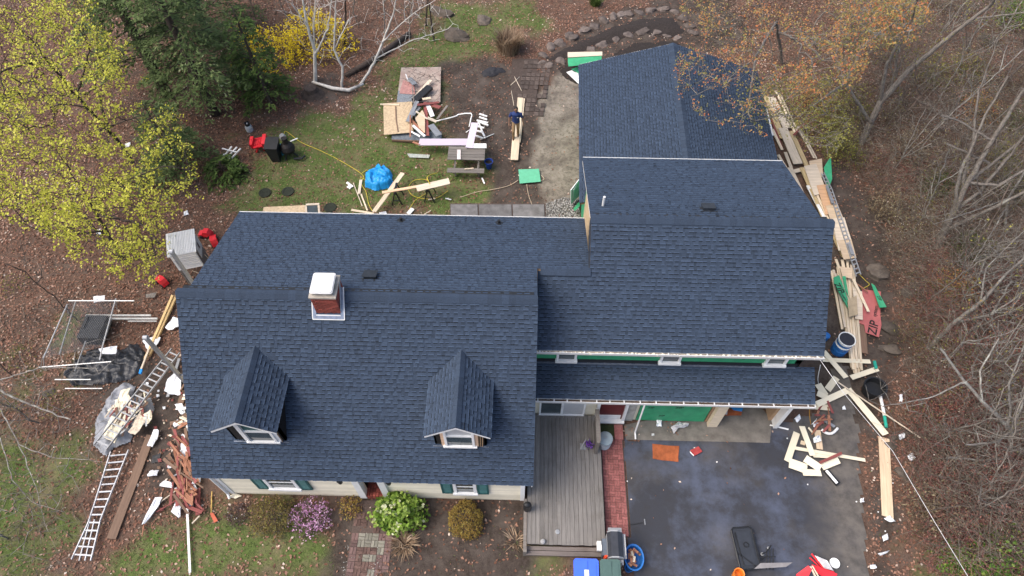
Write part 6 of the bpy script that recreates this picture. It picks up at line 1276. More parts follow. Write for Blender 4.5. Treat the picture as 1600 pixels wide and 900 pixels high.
# --- lumber the person walks on
for i, (x0, y0, x1, y1, z, l) in enumerate(((802, 250, 808, 178, .06, 'lower left plank of the lumber under the person'), (805, 250, 813, 153, .11, 'long top plank of the lumber under the person'), (809, 222, 816, 154, .06, 'right hand plank of the lumber under the person'))): plank(x0, y0, x1, y1, .26, .04, PINE, l, z=z)
cord([(798, 133), (812, 120)], .015, PINEG, 'thin stick on the soil above the lumber', name='stick', cat='stick', smooth_n=1); cord([(804, 120), (815, 142)], .015, PINEG, 'second thin stick crossing above the lumber', name='stick', cat='stick', smooth_n=1); cord([(799, 142), (803, 165)], .015, PINEG, 'thin stick leaning along the top of the lumber', name='stick', cat='stick', smooth_n=1)
GRN2 = mat('pale_green_panel', (.10, .36, .22), var=.12, bump=.05)
sheet([(810, 265), (842, 264), (845, 284), (812, 287)], GRN2, 'pale green sheathing offcut flat on the soil below the lumber', z=.08, t=.015)
TANC = mat('tan_cord', (.45, .36, .26), var=.1); YELC = mat('yellow_cord', (.52, .42, .05), var=.1)
cord([(720, 308), (745, 300), (770, 296), (795, 290), (810, 281)], .012, TANC, 'tan extension cord running from the grass to the green offcut'); cord([(823, 288), (826, 305), (832, 322), (836, 338)], .012, TANC, 'tan cord from the green offcut to the house'); cord([(842, 283), (850, 280), (846, 274)], .012, TANC, 'short tan cord curl at the right of the green offcut')
cord([(444, 213), (447, 205), (470, 222), (500, 235), (530, 250), (560, 268), (568, 276), (566, 282)], .014, YELC, 'long yellow hose crossing the lawn to the blue tarp'); cord([(566, 270), (574, 266), (578, 272), (572, 280), (563, 278), (566, 290), (572, 300), (576, 318), (582, 330)], .012, YELC, 'yellow cord coiled left of the blue tarp'); cord([(700, 298), (680, 310), (650, 308), (638, 296), (645, 283), (660, 280), (672, 284), (668, 300), (650, 312), (640, 326)], .012, YELC, 'loops of yellow air hose round the sawhorses'); cord([(672, 288, .82), (668, 276, .82), (684, 270)], .02, YELC, 'yellow tool hose end at the right sawhorse')
# --- blue tarp heap
def heap(name, label, cat, P, h, m, seed, fold=.06, group=None, step=.05, round_=.55):
    P = [tuple(G(x, y).xy) for x, y in P]; a = np.array(P); xs = np.arange(a[:, 0].min() - .1, a[:, 0].max() + .1, step); ys = np.arange(a[:, 1].min() - .1, a[:, 1].max() + .1, step); XX, YY = np.meshgrid(xs, ys); d = insd(P, XX, YY) + (fbm(XX * 3, YY * 3, seed) - .5) * .1
    dm = d.max(); rg = np.abs(np.sin((XX * 1.7 + YY * 2.3) * 2 + fbm(XX * 1.5, YY * 1.5, seed) * 9)) ** 3
    Z = np.clip(d / (dm * .75), 0, 1) ** round_ * h * (.65 + .6 * fbm(XX * 1.2, YY * 1.2, seed + 1)) + rg * fold * (d > 0) + (fbm(XX * 6, YY * 6, seed + 2) - .5) * fold * .7
    Z = np.where(d < .02, 0.0, np.maximum(Z, .015)); w = len(xs); i = np.arange((len(ys) - 1) * w).reshape(-1, w)[:, :-1].ravel(); F = np.stack([i, i + 1, i + w + 1, i + w], 1); F = F[(d.ravel() > -.04)[F].all(1)]; used, inv = np.unique(F, return_inverse=True)
    c = np.array([(a[:, 0].mean()), a[:, 1].mean(), 0]); V = np.stack([XX.ravel(), YY.ravel(), Z.ravel()], 1)[used] - c; o = bulk(name, V, inv.reshape(-1, 4), m, smooth=True); o.location = c; return tag(o, label, cat, group)
heap('blue_tarp', 'bright blue tarp bundled over a heap on the lawn', 'tarp', [(571, 292), (572, 278), (583, 264), (600, 262), (611, 270), (613, 284), (608, 293), (590, 298)], .33, TARPB, 3, fold=.17, round_=.35, step=.035)
# --- sawhorses and boards
def sawhorse(x, y, label):
    c = G(x, y); c.z = 0; t = thing('sawhorse', label, 'sawhorse', tuple(c), 'sawhorses behind the house'); hw = .3
    part('beam', MB().bx(c.x - .04, c.x + .04, c.y - hw, c.y + hw, .68, .76), BLACKP, t)
    for sy in (-1, 1):
        for sx in (-1, 1): part('leg', MB().bar((c.x + sx * .03, c.y + sy * .24, .7), (c.x + sx * .22, c.y + sy * .3, 0), .05, .04), BLACKP, t)
        part('brace', MB().bar((c.x - .15, c.y + sy * .275, .25), (c.x + .15, c.y + sy * .275, .25), .04, .03), BLACKP, t)
sawhorse(622, 312, 'black plastic sawhorse on the left under the long plank'); sawhorse(672, 308, 'black plastic sawhorse on the right under the wide board')
plank(597, 301, 655, 291, .13, .04, wood('orange_pine', (.62, .41, .26)), 'narrow orange plank resting on the two sawhorses', z=.79); plank(651, 295, 702, 283, .34, .04, PINEG, 'wide pale board overhanging the right sawhorse', z=.8)
plank(583, 331, 628, 270, .12, .04, PINE, 'long pale board lying right of the blue tarp', z=.4, z1=.5); plank(586, 331, 631, 271, .1, .04, PINE, 'second long pale board beside the first, right of the tarp', z=.4, z1=.5)
plank(561, 303, 564, 281, .12, .04, PINEG, 'short grey-tan board left of the blue tarp'); plank(564, 303, 574, 329, .06, .03, PINE, 'thin board below the short grey-tan one'); plank(552, 286, 566, 322, .03, .03, PINEG, 'thin lath left of the thin board'); plank(542, 285, 551, 292, .1, .03, WHT, 'small white offcut on the lawn left of the tarp'); plank(543, 291, 548, 294, .12, .03, WHT, 'smallest white offcut beside the other white offcut'); plank(549, 328, 584, 334, .1, .03, PINE, 'pale board half under the house eave'); plank(638, 334, 645, 326, .18, .04, WHT, 'white block half hidden by the house eave'); plank(593, 335, 604, 333, .2, .03, WHT, 'white offcut peeping above the eave'); plank(663, 335, 673, 329, .03, .03, PINEG, 'thin lath by the eave right of the white block'); plank(669, 312, 680, 310, .06, .02, PINE, 'short lath on the grass under right sawhorse'); plank(696, 310, 705, 312, .05, .03, WHT, 'small white cross piece near the slab walk')
sheet([(636, 240), (672, 242), (670, 247), (640, 246)], mat('grey_mesh', (.3, .32, .29), var=.5, scale=20), 'torn grey mesh scrap on the grass above the tarp', z=.03, t=.008, cat='scrap')
for x, y, l in ((414, 302, 'dark round lid in the lawn, the left one of two'), (450, 300, 'dark round lid in the lawn, the right one of two'), (516, 325, 'dark patch lid in the lawn near the eave')): lathe_thing('ground_lid', l, 'lid', x, y, -.02, [(.26, 0), (.27, .05), (.2, .06), (.19, .05)], mat('dark_iron', (.018, .022, .014), var=.4), 16)
sheet([(412, 324), (476, 321), (478, 336), (410, 338)], OSB, 'plywood sheet on the ground behind the main eave', z=.5, t=.02); wf_ = thing('window_sash', 'white framed window sash leaning behind the main eave', 'window', tuple(G(488, 330)))
part('sash_frame', MB().bar(G(478, 320, .9), G(499, 319, .9), .08, .05).bar(G(478, 321, .9), G(479, 336, .6), .08, .05).bar(G(498, 320, .9), G(499, 336, .6), .08, .05), PINEG, wf_); part('sash_pane', MB().prism([G(480, 322, .87), G(497, 321, .87), G(498, 336, .57), G(480, 336, .57)], (0, 0, .01)), GLASS, wf_)
# --- corner of the lawn
rc = G(408, 232); ch = thing('toy_chair', 'bright red plastic chair lying by the evergreens', 'chair', (rc.x, rc.y, 0))
part('seat', MB().bar(G(395, 225, .4), G(413, 221, .4), .62, .06), REDP, ch); part('backrest', MB().bar(G(413, 229, .5), G(415, 213, .62), .16, .4), REDP, ch); part('side_panel', MB().bar(G(393, 229, .42), G(395, 216, .5), .14, .3), REDP, ch); part('leg', MB().bar(G(403, 231, .35), G(401, 238, 0), .07, .07), REDP, ch); part('leg', MB().bar(G(412, 231, .35), G(413, 236, 0), .07, .07), REDP, ch)
for k in range(4): part('slat', MB().bar(G(398 + k * 3.4, 227 - k, .44), G(399 + k * 3.4, 221 - k, .48), .07, .03), REDP, ch)
bc = G(433, 248); bb = thing('garbage_bin', 'black plastic garbage bin leaning beside the red chair', 'bin', (bc.x, bc.y, 0)); w = .27
mb = MB(); mb.add([(bc.x - w * .7, bc.y - .2, 0), (bc.x + w * .7, bc.y - .2, 0), (bc.x + w * .7, bc.y + .3, 0), (bc.x - w * .7, bc.y + .3, 0), (bc.x - w, bc.y - .28, .85), (bc.x + w, bc.y - .28, .85), (bc.x + w, bc.y + .32, .95), (bc.x - w, bc.y + .32, .95)], [(3, 2, 1, 0), (0, 1, 5, 4), (1, 2, 6, 5), (2, 3, 7, 6), (3, 0, 4, 7), (4, 5, 6, 7)]); part('body', mb, BLACKP, bb)
part('lid', MB().prism([(bc.x - w - .03, bc.y - .31, .86), (bc.x + w + .03, bc.y - .31, .86), (bc.x + w + .03, bc.y + .34, .96), (bc.x - w - .03, bc.y + .34, .96)], (0, 0, .05)), BLACKP, bb); part('handle', MB().bar((bc.x - .25, bc.y + .38, .95), (bc.x + .25, bc.y + .38, .95), .05, .05), BLACKP, bb)
lathe_thing('blue_pail', 'turquoise pail between the black bin and the black chiminea', 'pail', 440, 240, 0, [(.15, 0), (.19, .42), (.2, .43), (.17, .42), (.14, .1)], mat('turquoise', (.03, .2, .32)), 18)
cp = G(454, 244); cm = thing('chiminea', 'black iron chiminea with a narrow chimney neck at the edge of the lawn', 'chiminea', (cp.x, cp.y, 0)); part('bowl', MB().lathe((cp.x, cp.y, .25), [(.12, 0), (.3, .12), (.34, .28), (.26, .46), (.14, .58), (.11, .85), (.13, .87), (.09, .86)], 18), mat('cast_iron', (.014, .012, .012), rough=.6), cm)
for k in range(3): q = k * 2.09; part('leg', MB().bar((cp.x + .15 * math.cos(q), cp.y + .15 * math.sin(q), .3), (cp.x + .33 * math.cos(q), cp.y + .33 * math.sin(q), 0), .05, .05), BLACKP, cm)
part('fire_rail', MB().tube([(cp.x + .25, cp.y - .3, .15), (cp.x + .6, cp.y - .25, .12), (cp.x + .7, cp.y - .05, .1)], .05, 6), BLACKP, cm)
plank(452, 222, 465, 216, .05, .03, WHT, 'white stick beside the chiminea', z=.3); lathe_thing('grey_pot', 'grey pot behind the turquoise pail', 'pot', 443, 218, 0, [(.14, 0), (.16, .2), (.1, .3), (.05, .3)], GALV, 14)
pc = G(391, 205); gp_ = thing('gas_cylinder', 'white gas cylinder with a black collar among the leaves', 'gas cylinder', (pc.x, pc.y, 0)); part('tank', MB().lathe((pc.x, pc.y, 0), [(.12, 0), (.16, .06), (.17, .25), (.14, .36), (.06, .4)], 18), mat('pale_steel', (.4, .43, .45), rough=.4), gp_); part('collar', MB().lathe((pc.x, pc.y, .38), [(.12, 0), (.13, .14), (.11, .14), (.1, .02)], 16), BLACKP, gp_); part('valve', MB().box((pc.x, pc.y, .45), (.05, .05, .1)), WHT, gp_)
wr = thing('railing_bundle', 'bundle of white railing sticks leaning in the leaves left of the red chair', 'railing', tuple(G(357, 245)))
for xa, ya, xb, yb in ((355, 255, 376, 232), (351, 251, 370, 230), (347, 248, 362, 229), (346, 252, 350, 241)): part('stick', MB().bar(G(xa, ya, .05), G(xb, yb, .6), .06, .05), WHT, wr)
part('cross_rail', MB().bar(G(347, 232, .5), G(370, 238, .5), .05, .04), WHT, wr); part('cross_rail', MB().bar(G(349, 244, .25), G(362, 249, .25), .05, .04), WHT, wr)
rag([(287, 331), (293, 329), (295, 335), (288, 337)], FOAM, 'small white paper on leaves near the evergreens', z=.05, name='paper', cat='litter'); rag([(195, 225), (204, 222), (204, 228), (197, 231)], FOAM, 'white paper under the flowering maple', z=.05, name='paper', cat='litter'); rag([(150, 360), (157, 358), (158, 366), (151, 367)], FOAM, 'pale paper under lower maple', z=.05, name='paper', cat='litter')
# --- char heap, things by the addition
heap('char_heap', 'low heap of black charred twigs on the bare soil', 'char heap', [(752, 113), (765, 105), (785, 106), (790, 112), (770, 120), (755, 120)], .12, mat('char', (.02, .02, .024), var=.5, scale=20), 8, fold=.05)
zsh = sheet([(887, 88), (940, 88), (940, 99), (888, 104)], GREENZ, 'green sheathing sheet sticking out above the addition roof corner', zs=[.6, .6, .5, .5], t=.015); sheet([(887, 82), (941, 81), (941, 87), (887, 90)], PINEG, 'bare plywood strip on top of green sheathing by the addition', z=.63, t=.02); sheet([(885, 113), (905, 106), (906, 133)], WHT, 'pale triangular offcut beside the addition wall', z=.05); rag([(893, 108), (903, 104), (906, 116)], GREENZ, 'green scrap above the pale triangular offcut', z=.1, amp=.01)
wd = thing('old_door', 'pale panelled door leaning against the addition wall', 'door', tuple(G(898, 305))); part('leaf', MB().prism([G(891, 320, .1), G(904, 306, .1), G(905, 279, 1.5), G(891, 297, 1.3)], (.03, -.02, .02)), mat('door_white', (.62, .64, .66), var=.05), wd); part('panel', MB().prism([G(895, 312, .4), G(902, 304, .4), G(902, 287, 1.3), G(895, 297, 1.25)], (.02, -.03, .02)), mat('door_inset', (.5, .52, .55)), wd)
sheet([(896, 326), (906, 314), (906, 322), (898, 330)], GREENZ, 'green scrap at the foot of the pale door', z=.3)
# ================================================================ LEFT SIDE
for i, (Y_, top) in enumerate(((9.12, 6.25), (11.86, 6.55))):
    pj = thing('scaffold_pole', ('nearer' if i == 0 else 'farther') + ' tall aluminium scaffold pole standing beside the left gable', 'scaffold pole', (-10.3, Y_, 0), 'scaffold poles beside the left gable')
    part('pole', MB().bx(-10.345, -10.255, Y_ - .045, Y_ + .045, 0, top), DSTEEL, pj); part('rail_strip', MB().bx(-10.36, -10.34, Y_ - .02, Y_ + .02, .1, top - .05), ALU, pj); part('top_cap', MB().tube([(-10.36, Y_, top + .02), (-10.24, Y_, top + .02)], .07, 10), ALU, pj); part('base_plate', MB().bx(-10.45, -10.15, Y_ - .15, Y_ + .15, -.02, .02), DSTEEL, pj); part('wall_brace', MB().bar((-10.25, Y_, 4.0), (-9.42, Y_, 4.0), .05, .05), ALU, pj)
# shed on legs
sa = G(264, 400, 1.9); sb_ = G(304, 392, 1.9); ux = (sb_ - sa).normalized(); uy = Vector((-ux.y, ux.x, 0)); SW = (sb_ - sa).length; SD = .95; sh = thing('storage_shed', 'small white ribbed shed raised off the ground behind the left gable', 'shed', (sa.x + .4, sa.y + .4, 0))
def S(a, b, c): return sa + ux * a + uy * b + Vector((0, 0, c - 1.9))
VIN = mat('white_vinyl', (.52, .53, .53), var=.06, dirt=((.36, .37, .34), .55, .6))
part('roof', MB().prism([S(-.06, -.06, 1.88), S(SW + .06, -.06, 1.88), S(SW + .06, SD, 2.05), S(-.06, SD, 2.05)], (0, 0, .04)), VIN, sh)
for k in range(16): f = (k + .5) / 16; part('roof_rib', MB().bar(S(SW * f, -.05, 1.935), S(SW * f, SD - .02, 2.1), .022, .02), WHT, sh)
part('front_wall', MB().prism([S(0, 0, .95), S(SW, 0, .95), S(SW, 0, 1.86), S(0, 0, 1.86)], uy * .04), VIN, sh)
for k in range(8): part('siding_strip', MB().bar(S(.02, -.015, 1.02 + k * .11), S(SW - .02, -.015, 1.02 + k * .11), .03, .085), WHT, sh)
part('side_wall', MB().prism([S(SW, .04, .5), S(SW, SD - .06, .5), S(SW, SD - .06, 2.0), S(SW, .04, 1.86)], -ux * .04), mat('shed_side_shade', (.10, .085, .08)), sh); part('side_wall', MB().prism([S(0, .04, .5), S(0, SD - .06, .5), S(0, SD - .06, 2.0), S(0, .04, 1.86)], ux * .04), VIN, sh); part('back_wall', MB().prism([S(0, SD - .06, .5), S(SW, SD - .06, .5), S(SW, SD - .06, 2.0), S(0, SD - .06, 2.0)], -uy * .04), VIN, sh)  # shade on the right-hand wall put into its dark colour
part('side_hatch', MB().prism([S(SW + .002, .2, 1.2), S(SW + .002, SD - .1, 1.2), S(SW + .002, SD - .1, 1.9), S(SW + .002, .2, 1.75)], ux * .03), mat('hatch_grey', (.38, .38, .39)), sh); part('hatch_vent', MB().prism([S(SW + .035, .45, 1.45), S(SW + .035, .55, 1.45), S(SW + .035, .55, 1.75), S(SW + .035, .45, 1.72)], ux * .01), BLACKP, sh)
for a_, b_q in ((.04, .04), (SW - .04, .04), (.04, SD - .1), (SW - .04, SD - .1)): part('leg', MB().bar(S(a_, b_q, 0), S(a_, b_q, .96), .07, .07), OLDW, sh)
for x, y, l in ((321, 364, 'red plastic toy car behind the shed, the upper one'), (334, 375, 'red plastic toy car behind the shed, the lower one'), (252, 438, 'small red plastic toy car below the white shed')):
    p = G(x, y, .2); tq = R(x * 37 % 180); tm = Matrix.Rotation(tq, 3, 'Z'); tt = thing('toy_car', l, 'toy', (p.x, p.y, 0)); TL = lambda a, b, c: Vector((p.x, p.y, 0)) + tm @ Vector((a, b, c))
    part('body', MB().prism([TL(-.28, -.13, .08), TL(.28, -.13, .08), TL(.28, -.13, .2), TL(.1, -.13, .24), TL(.05, -.13, .36), TL(-.15, -.13, .36), TL(-.24, -.13, .22)], tm @ Vector((0, .26, 0))), REDP, tt)
    for a_ in (-.17, .17):
        for b_w in (-.15, .15): part('wheel', MB().tube([TL(a_, b_w - .025, .08), TL(a_, b_w + .025, .08)], .08, 10), BLACKP, tt)
cord([(320, 398, 1.6), (327, 405, 1.2), (333, 412, .8)], .01, TANC, 'tan rope slanting from the shed to the house', name='rope', cat='rope', smooth_n=3); cord([(300, 423, .8), (312, 427, .8), (322, 430, .9)], .01, TANC, 'tan rope below the shed side', name='rope', cat='rope', smooth_n=3)
# two long new studs
plank(270, 462, 227, 561, .09, .09, wood('yellow_stud', (.52, .37, .18)), 'long yellow stud nearer the dog pen, beside the gable', z=.15); plank(276, 462, 233, 556, .09, .09, wood('yellow_stud', (.52, .37, .18)), 'long yellow stud nearer the house, beside the gable', z=.1); plank(233, 545, 220, 579, .06, .06, PINEG, 'thin stake with a blue tip below the studs', z=.2); plank(221, 577, 219, 584, .09, .07, mat('tip_blue', (.02, .22, .6)), 'bright blue tip at the end of the thin stake', z=.2, name='stake_tip', cat='scrap')
# foam and white scraps
for i, (pts, l) in enumerate([([(259, 512), (271, 496), (280, 497), (279, 510), (265, 517)], 'white rounded foam sheet between the studs and the roof'), ([(223, 533), (240, 526), (252, 527), (245, 540), (232, 549)], 'white torn foam under the nearer scaffold pole'), ([(256, 611), (262, 592), (276, 583), (284, 590), (283, 618), (268, 617)], 'large torn white foam sheet left of the roof corner'), ([(273, 632), (285, 630), (290, 645), (283, 648)], 'crumpled white foam by the roof edge above the red boards'), ([(269, 662), (278, 655), (282, 663), (273, 668)], 'small white foam bit left of red boards'), ([(280, 660), (290, 659), (288, 667), (280, 668)], 'second small white foam bit beside the roof'), ([(280, 695), (293, 690), (294, 712), (282, 715)], 'white foam block beside the roof edge'), ([(230, 697), (241, 671), (249, 672), (246, 686), (238, 698)], 'upright white foam strip on the leaves'), ([(230, 741), (237, 735), (248, 735), (245, 743), (231, 745)], 'white foam slab alone on the leaves'), ([(249, 757), (257, 751), (269, 754), (270, 763), (250, 760)], 'white foam wedge at the left of the red boards'), ([(222, 819), (243, 776), (253, 778), (248, 792), (226, 818)], 'long white foam strip pointing down the lawn'), ([(268, 800), (274, 785), (283, 789), (282, 808), (279, 809)], 'white foam pentagon on the lawn'), ([(302, 749), (314, 745), (312, 755), (300, 757)], 'white scrap against the house corner'), ([(297, 763), (305, 757), (308, 763), (301, 768)], 'white and blue scrap beside the house corner'), ([(154, 545), (184, 541), (182, 553), (160, 554)], 'pale plastic sheet on the black tarp'), ([(146, 464), (165, 462), (163, 470), (147, 474)], 'white cloth hanging on the dog pen top rail')]):
    rag(pts, FOAM, l, z=.12 if i < 14 else .55, amp=.05, seed=i, name='foam_scrap', cat='scrap', t=.03)
rag([(295, 782), (301, 780), (303, 795), (298, 797)], mat('blue_white', (.25, .45, .7)), 'blue and white scrap on the lawn below the red boards', z=.05, name='scrap', cat='scrap')
# pile of split red boards
rs = random.Random(77); RG = 'split red boards piled at the left corner of the house'
for i in range(64):
    f = rs.random(); cx = 286 + rs.gauss(0, 9) + 6 * f; cy = 690 + f * 95 + rs.gauss(0, 8); an = rs.gauss(-62, 20); L = rs.uniform(14, 46); cx = min(cx, 300 + (cy > 755) * 12); dx = math.cos(R(an)) * L / 2; dy = -math.sin(R(an)) * L / 2
    m = rs.choice([REDW, REDW, ORW, ORW, ORW, BROWNW]); plank(cx - dx, cy + dy * -1, cx + dx, cy + dy, rs.uniform(.04, .11), .02, m, 'split red-brown board in the heap by the house corner', RG, z=.05 + rs.random() * .35, z1=.05 + rs.random() * .3, roll=rs.uniform(-.4, .4), name='split_board')
for i in range(26):
    cx = 288 + rs.gauss(0, 6); cy = 600 + rs.random() * 95; an = rs.uniform(0, 180); L = rs.uniform(8, 26); dx = math.cos(R(an)) * L / 2; dy = math.sin(R(an)) * L / 2; m = rs.choice([REDW, ORW, BROWNW, CRS, WHT]); plank(cx - dx, cy - dy, cx + dx, cy + dy, rs.uniform(.05, .14), .02, m, 'broken painted board strewn along the left gable', 'broken boards strewn along the left gable', z=.05 + rs.random() * .2, roll=rs.uniform(-.4, .4), name='broken_board')
for x0, y0, x1, y1, w, m, l in ((297, 895, 292, 785, .07, WHT, 'long white pole lying down the lawn below the red boards'), (310, 763, 309, 805, .14, REDW, 'straight dark red board standing out below the red heap'), (250, 785, 303, 746, .03, PINEG, 'thin pale lath crossing the red heap'), (245, 800, 275, 782, .03, REDW, 'thin red lath below the heap'), (222, 838, 225, 818, .03, ORW, 'short red lath at the end of the long foam strip'), (262, 692, 278, 702, .1, REDW, 'short red board left of the white foam block'), (279, 640, 288, 610, .22, BROWNW, 'brown plank under the large foam sheet'), (278, 730, 284, 715, .1, DSTEEL, 'bent dark gutter piece at the heap top'), (268, 746, 282, 738, .05, WHT, 'white lath above the foam wedge'), (262, 620, 280, 560, .1, DSTEEL, 'dark steel brace lying below the scaffold pole'), (300, 818, 312, 806, .04, PINEG, 'bent pale lath at the lawn edge')):
    plank(x0, y0, x1, y1, w, .03, m, l, z=.08)
for i in range(44):
    x = rs.uniform(225, 318); y = rs.uniform(590, 800); x = min(x, 292 + max(0, (y - 750) * .5)); w = rs.uniform(1.2, 3.2); m = rs.choice([FOAM, FOAM, REDW, ORW, CRS, BROWNW])
    rag([(x - w, y - w * .7), (x + w * .8, y - w), (x + w, y + w * .6), (x - w * .7, y + w)], m, 'small torn scrap scattered left of the house', 'small scraps scattered left of the house', z=.05, amp=.03, seed=i + 200, name='small_scrap', cat='scrap')
sv = thing('shovel', 'shovel with yellow handle and rusty blade on the lawn at the house corner', 'shovel', tuple(G(332, 790))); part('handle', MB().tube([G(331, 768, .04), G(330, 803, .04)], .02, 8), mat('handle_yellow', (.5, .33, .1)), sv); part('blade', MB().prism([G(328, 802, .04), G(333, 801, .04), G(341, 814, .04), G(335, 817, .04)], (0, 0, .02)), mat('rust_blade', (.36, .09, .05)), sv)
rag([(357, 777), (367, 770), (378, 775), (368, 779)], CREAM, 'cream siding corner piece lying below the house corner', z=.03, amp=.02, name='siding_scrap', cat='scrap')
plank(174, 842, 236, 680, .3, .045, BROWNW, 'long weathered brown plank lying on the leaves'); rag([(238, 712), (252, 708), (248, 722), (236, 724)], BLACKP, 'dark patch of felt right of the brown plank', z=.02, amp=.01, name='felt_scrap', cat='scrap')
# ladders
def ladder(label, railpts, nr_, m, z, rw=.07, rt=.03, name='ladder'):
    A = [G(x, y, z) for x, y in railpts[0]]; B = [G(x, y, z) for x, y in railpts[1]]; t = thing(name, label, 'ladder', tuple((A[0] + B[0]) / 2))
    def pos(P, f):
        L = [(P[i + 1] - P[i]).length for i in range(len(P) - 1)]; s = f * sum(L); i = 0
        while i < len(L) - 1 and s > L[i]: s -= L[i]; i += 1
        return P[i].lerp(P[i + 1], s / L[i])
    for P in (A, B):
        mb = MB()
        for i in range(len(P) - 1): part('rail', MB().bar(P[i], P[i + 1], rt, rw), m, t)
    for k in range(nr_): f = (k + .6) / (nr_ + .2); part('rung', MB().bar(pos(A, f), pos(B, f), .045, .03), m, t)
    return t, A, B
ladder('long aluminium extension ladder lying over the debris tarp to the house', [[(147, 695), (268, 545)], [(166, 703), (281, 551)]], 17, ALU, .5)
fl_, _, _ = ladder('aluminium folding ladder with flared ends lying on the leaves', [[(112, 874), (138, 817), (147, 790), (173, 706)], [(142, 876), (157, 813), (166, 790), (201, 703)]], 14, mat('bright_aluminium', (.38, .39, .41), rough=.45, metal=.25), .12)
for xa, ya, xb, yb in ((133, 876, 148, 812), (124, 876, 141, 812)): part('inner_leg', MB().bar(G(xa, ya, .08), G(xb, yb, .1), .03, .06), MATS['bright_aluminium'], fl_)
# dog pen with chain link
pen = thing('dog_pen', 'collapsed chain-link dog pen of galvanised tubes at the left', 'dog pen', tuple(G(140, 530)))
PZ = {0: .9}
for xa, ya, za, xb, yb, zb in ((107, 470, .9, 210, 470, .9), (105, 476, .9, 68, 559, .9), (118, 472, .5, 93, 554, .5), (181, 467, .9, 160, 542, .9), (134, 533, .4, 117, 580, .4), (61, 574, .7, 174, 565, .7), (86, 593, .3, 142, 593, .3), (102, 607, .1, 160, 607, .1), (105, 476, .9, 107, 490, 0), (181, 467, .9, 183, 482, 0), (68, 559, .9, 70, 578, 0), (160, 542, .9, 156, 562, .7)): part('tube', MB().tube([G(xa, ya, za), G(xb, yb, zb)], .025, 8), GALV, pen)
for xa, xb, y, l in ((134, 236, 493, ''), (161, 246, 498, ''), (200, 245, 502, '')): part('rail', MB().bar(G(xa, y, .25), G(xb, y, .25), .07 if y < 500 else .03, .05), mat('pale_rail', (.45, .45, .43), var=.2, dirt=((.15, .13, .1), .5, .7)), pen)
q = [G(107, 470, .88), G(181, 467, .88), G(160, 542, .88), G(68, 559, .88)]; mb = MB()
def bil(a, b): return q[0].lerp(q[1], a).lerp(q[3].lerp(q[2], a), b)
for k in range(-26, 27):
    for sg in (1, -1):
        u0 = k / 26; pts = []
        for v in (0, 1): u = u0 + v * .9 if sg > 0 else 1 - (u0 + v * .9); pts.append((u, v))
        v0 = max(0, -u0 / .9); v1 = min(1, (1 - u0) / .9)
        if v1 - v0 < .05: continue
        P_ = [bil((u0 + v * .9) if sg > 0 else 1 - (u0 + v * .9), v) + Vector((0, 0, -.12 * math.sin(math.pi * v))) for v in (v0, (v0 + v1) / 2, v1)]; mb.tube(P_, .0035, 3, False)
part('chain_link_mesh', mb, DSTEEL, pen)['kind'] = 'stuff'
heap('black_tarp', 'crumpled shiny black tarp spread at the foot of the dog pen', 'tarp', [(100, 585), (125, 560), (150, 545), (185, 548), (215, 536), (226, 552), (218, 580), (205, 592), (160, 600), (115, 602)], .16, TARPK, 11, fold=.15, round_=.5, step=.04)
sb3 = G(150, 535); solo('black_crate', MB().bx(sb3.x - .45, sb3.x + .35, sb3.y - .1, sb3.y + .9, .02, .5).bx(sb3.x - .4, sb3.x - .3, sb3.y + .3, sb3.y + .8, .5, .56), BLACKP, 'black wire dog crate inside the pen', 'crate')
heap('debris_tarp', 'grey tarp under debris left of the leaning ladder', 'tarp', [(148, 695), (150, 660), (165, 632), (178, 612), (197, 598), (212, 604), (205, 622), (236, 622), (240, 640), (228, 662), (208, 668), (204, 690), (178, 700), (166, 712)], .14, TARPG, 13, fold=.1, step=.04)
rs = random.Random(31)
for i, pts in enumerate([[(160, 680), (175, 650), (195, 655), (180, 695)], [(176, 640), (190, 610), (204, 606), (196, 630), (184, 645)], [(200, 676), (220, 648), (228, 660), (212, 680)], [(222, 650), (236, 640), (238, 655), (230, 664)], [(185, 628), (200, 612), (205, 625), (192, 640)], [(205, 640), (215, 628), (222, 636), (212, 648)]]): rag(pts, CRS if i != 2 else PINEG, 'cream siding scrap on the grey debris tarp', 'cream scraps on the grey debris tarp', z=.34, amp=.06, seed=i, name='siding_scrap', cat='scrap', t=.01)
for i in range(46):
    cx = 195 + rs.uniform(-25, 35); cy = 650 - (cx - 195) * .5 + rs.uniform(-25, 25); an = rs.uniform(20, 110); L = rs.uniform(10, 30); dx = math.cos(R(an)) * L / 2; dy = -math.sin(R(an)) * L / 2; plank(cx - dx, cy - dy, cx + dx, cy + dy, rs.uniform(.04, .1), .02, rs.choice([PINEG, BROWNW, BROWNW, CRS, DSTEEL, REDW]), 'broken lath on the grey debris tarp', 'laths on the grey debris tarp', z=.34, z1=.4, name='broken_lath')
plank(220, 615, 215, 625, .15, .03, OLDW, 'grey wood block left of the studs', z=.1); rag([(228, 460), (245, 457), (243, 465), (228, 466)], OLDW, 'grey wood chunk below the maple by the pen', z=.1, amp=.03)
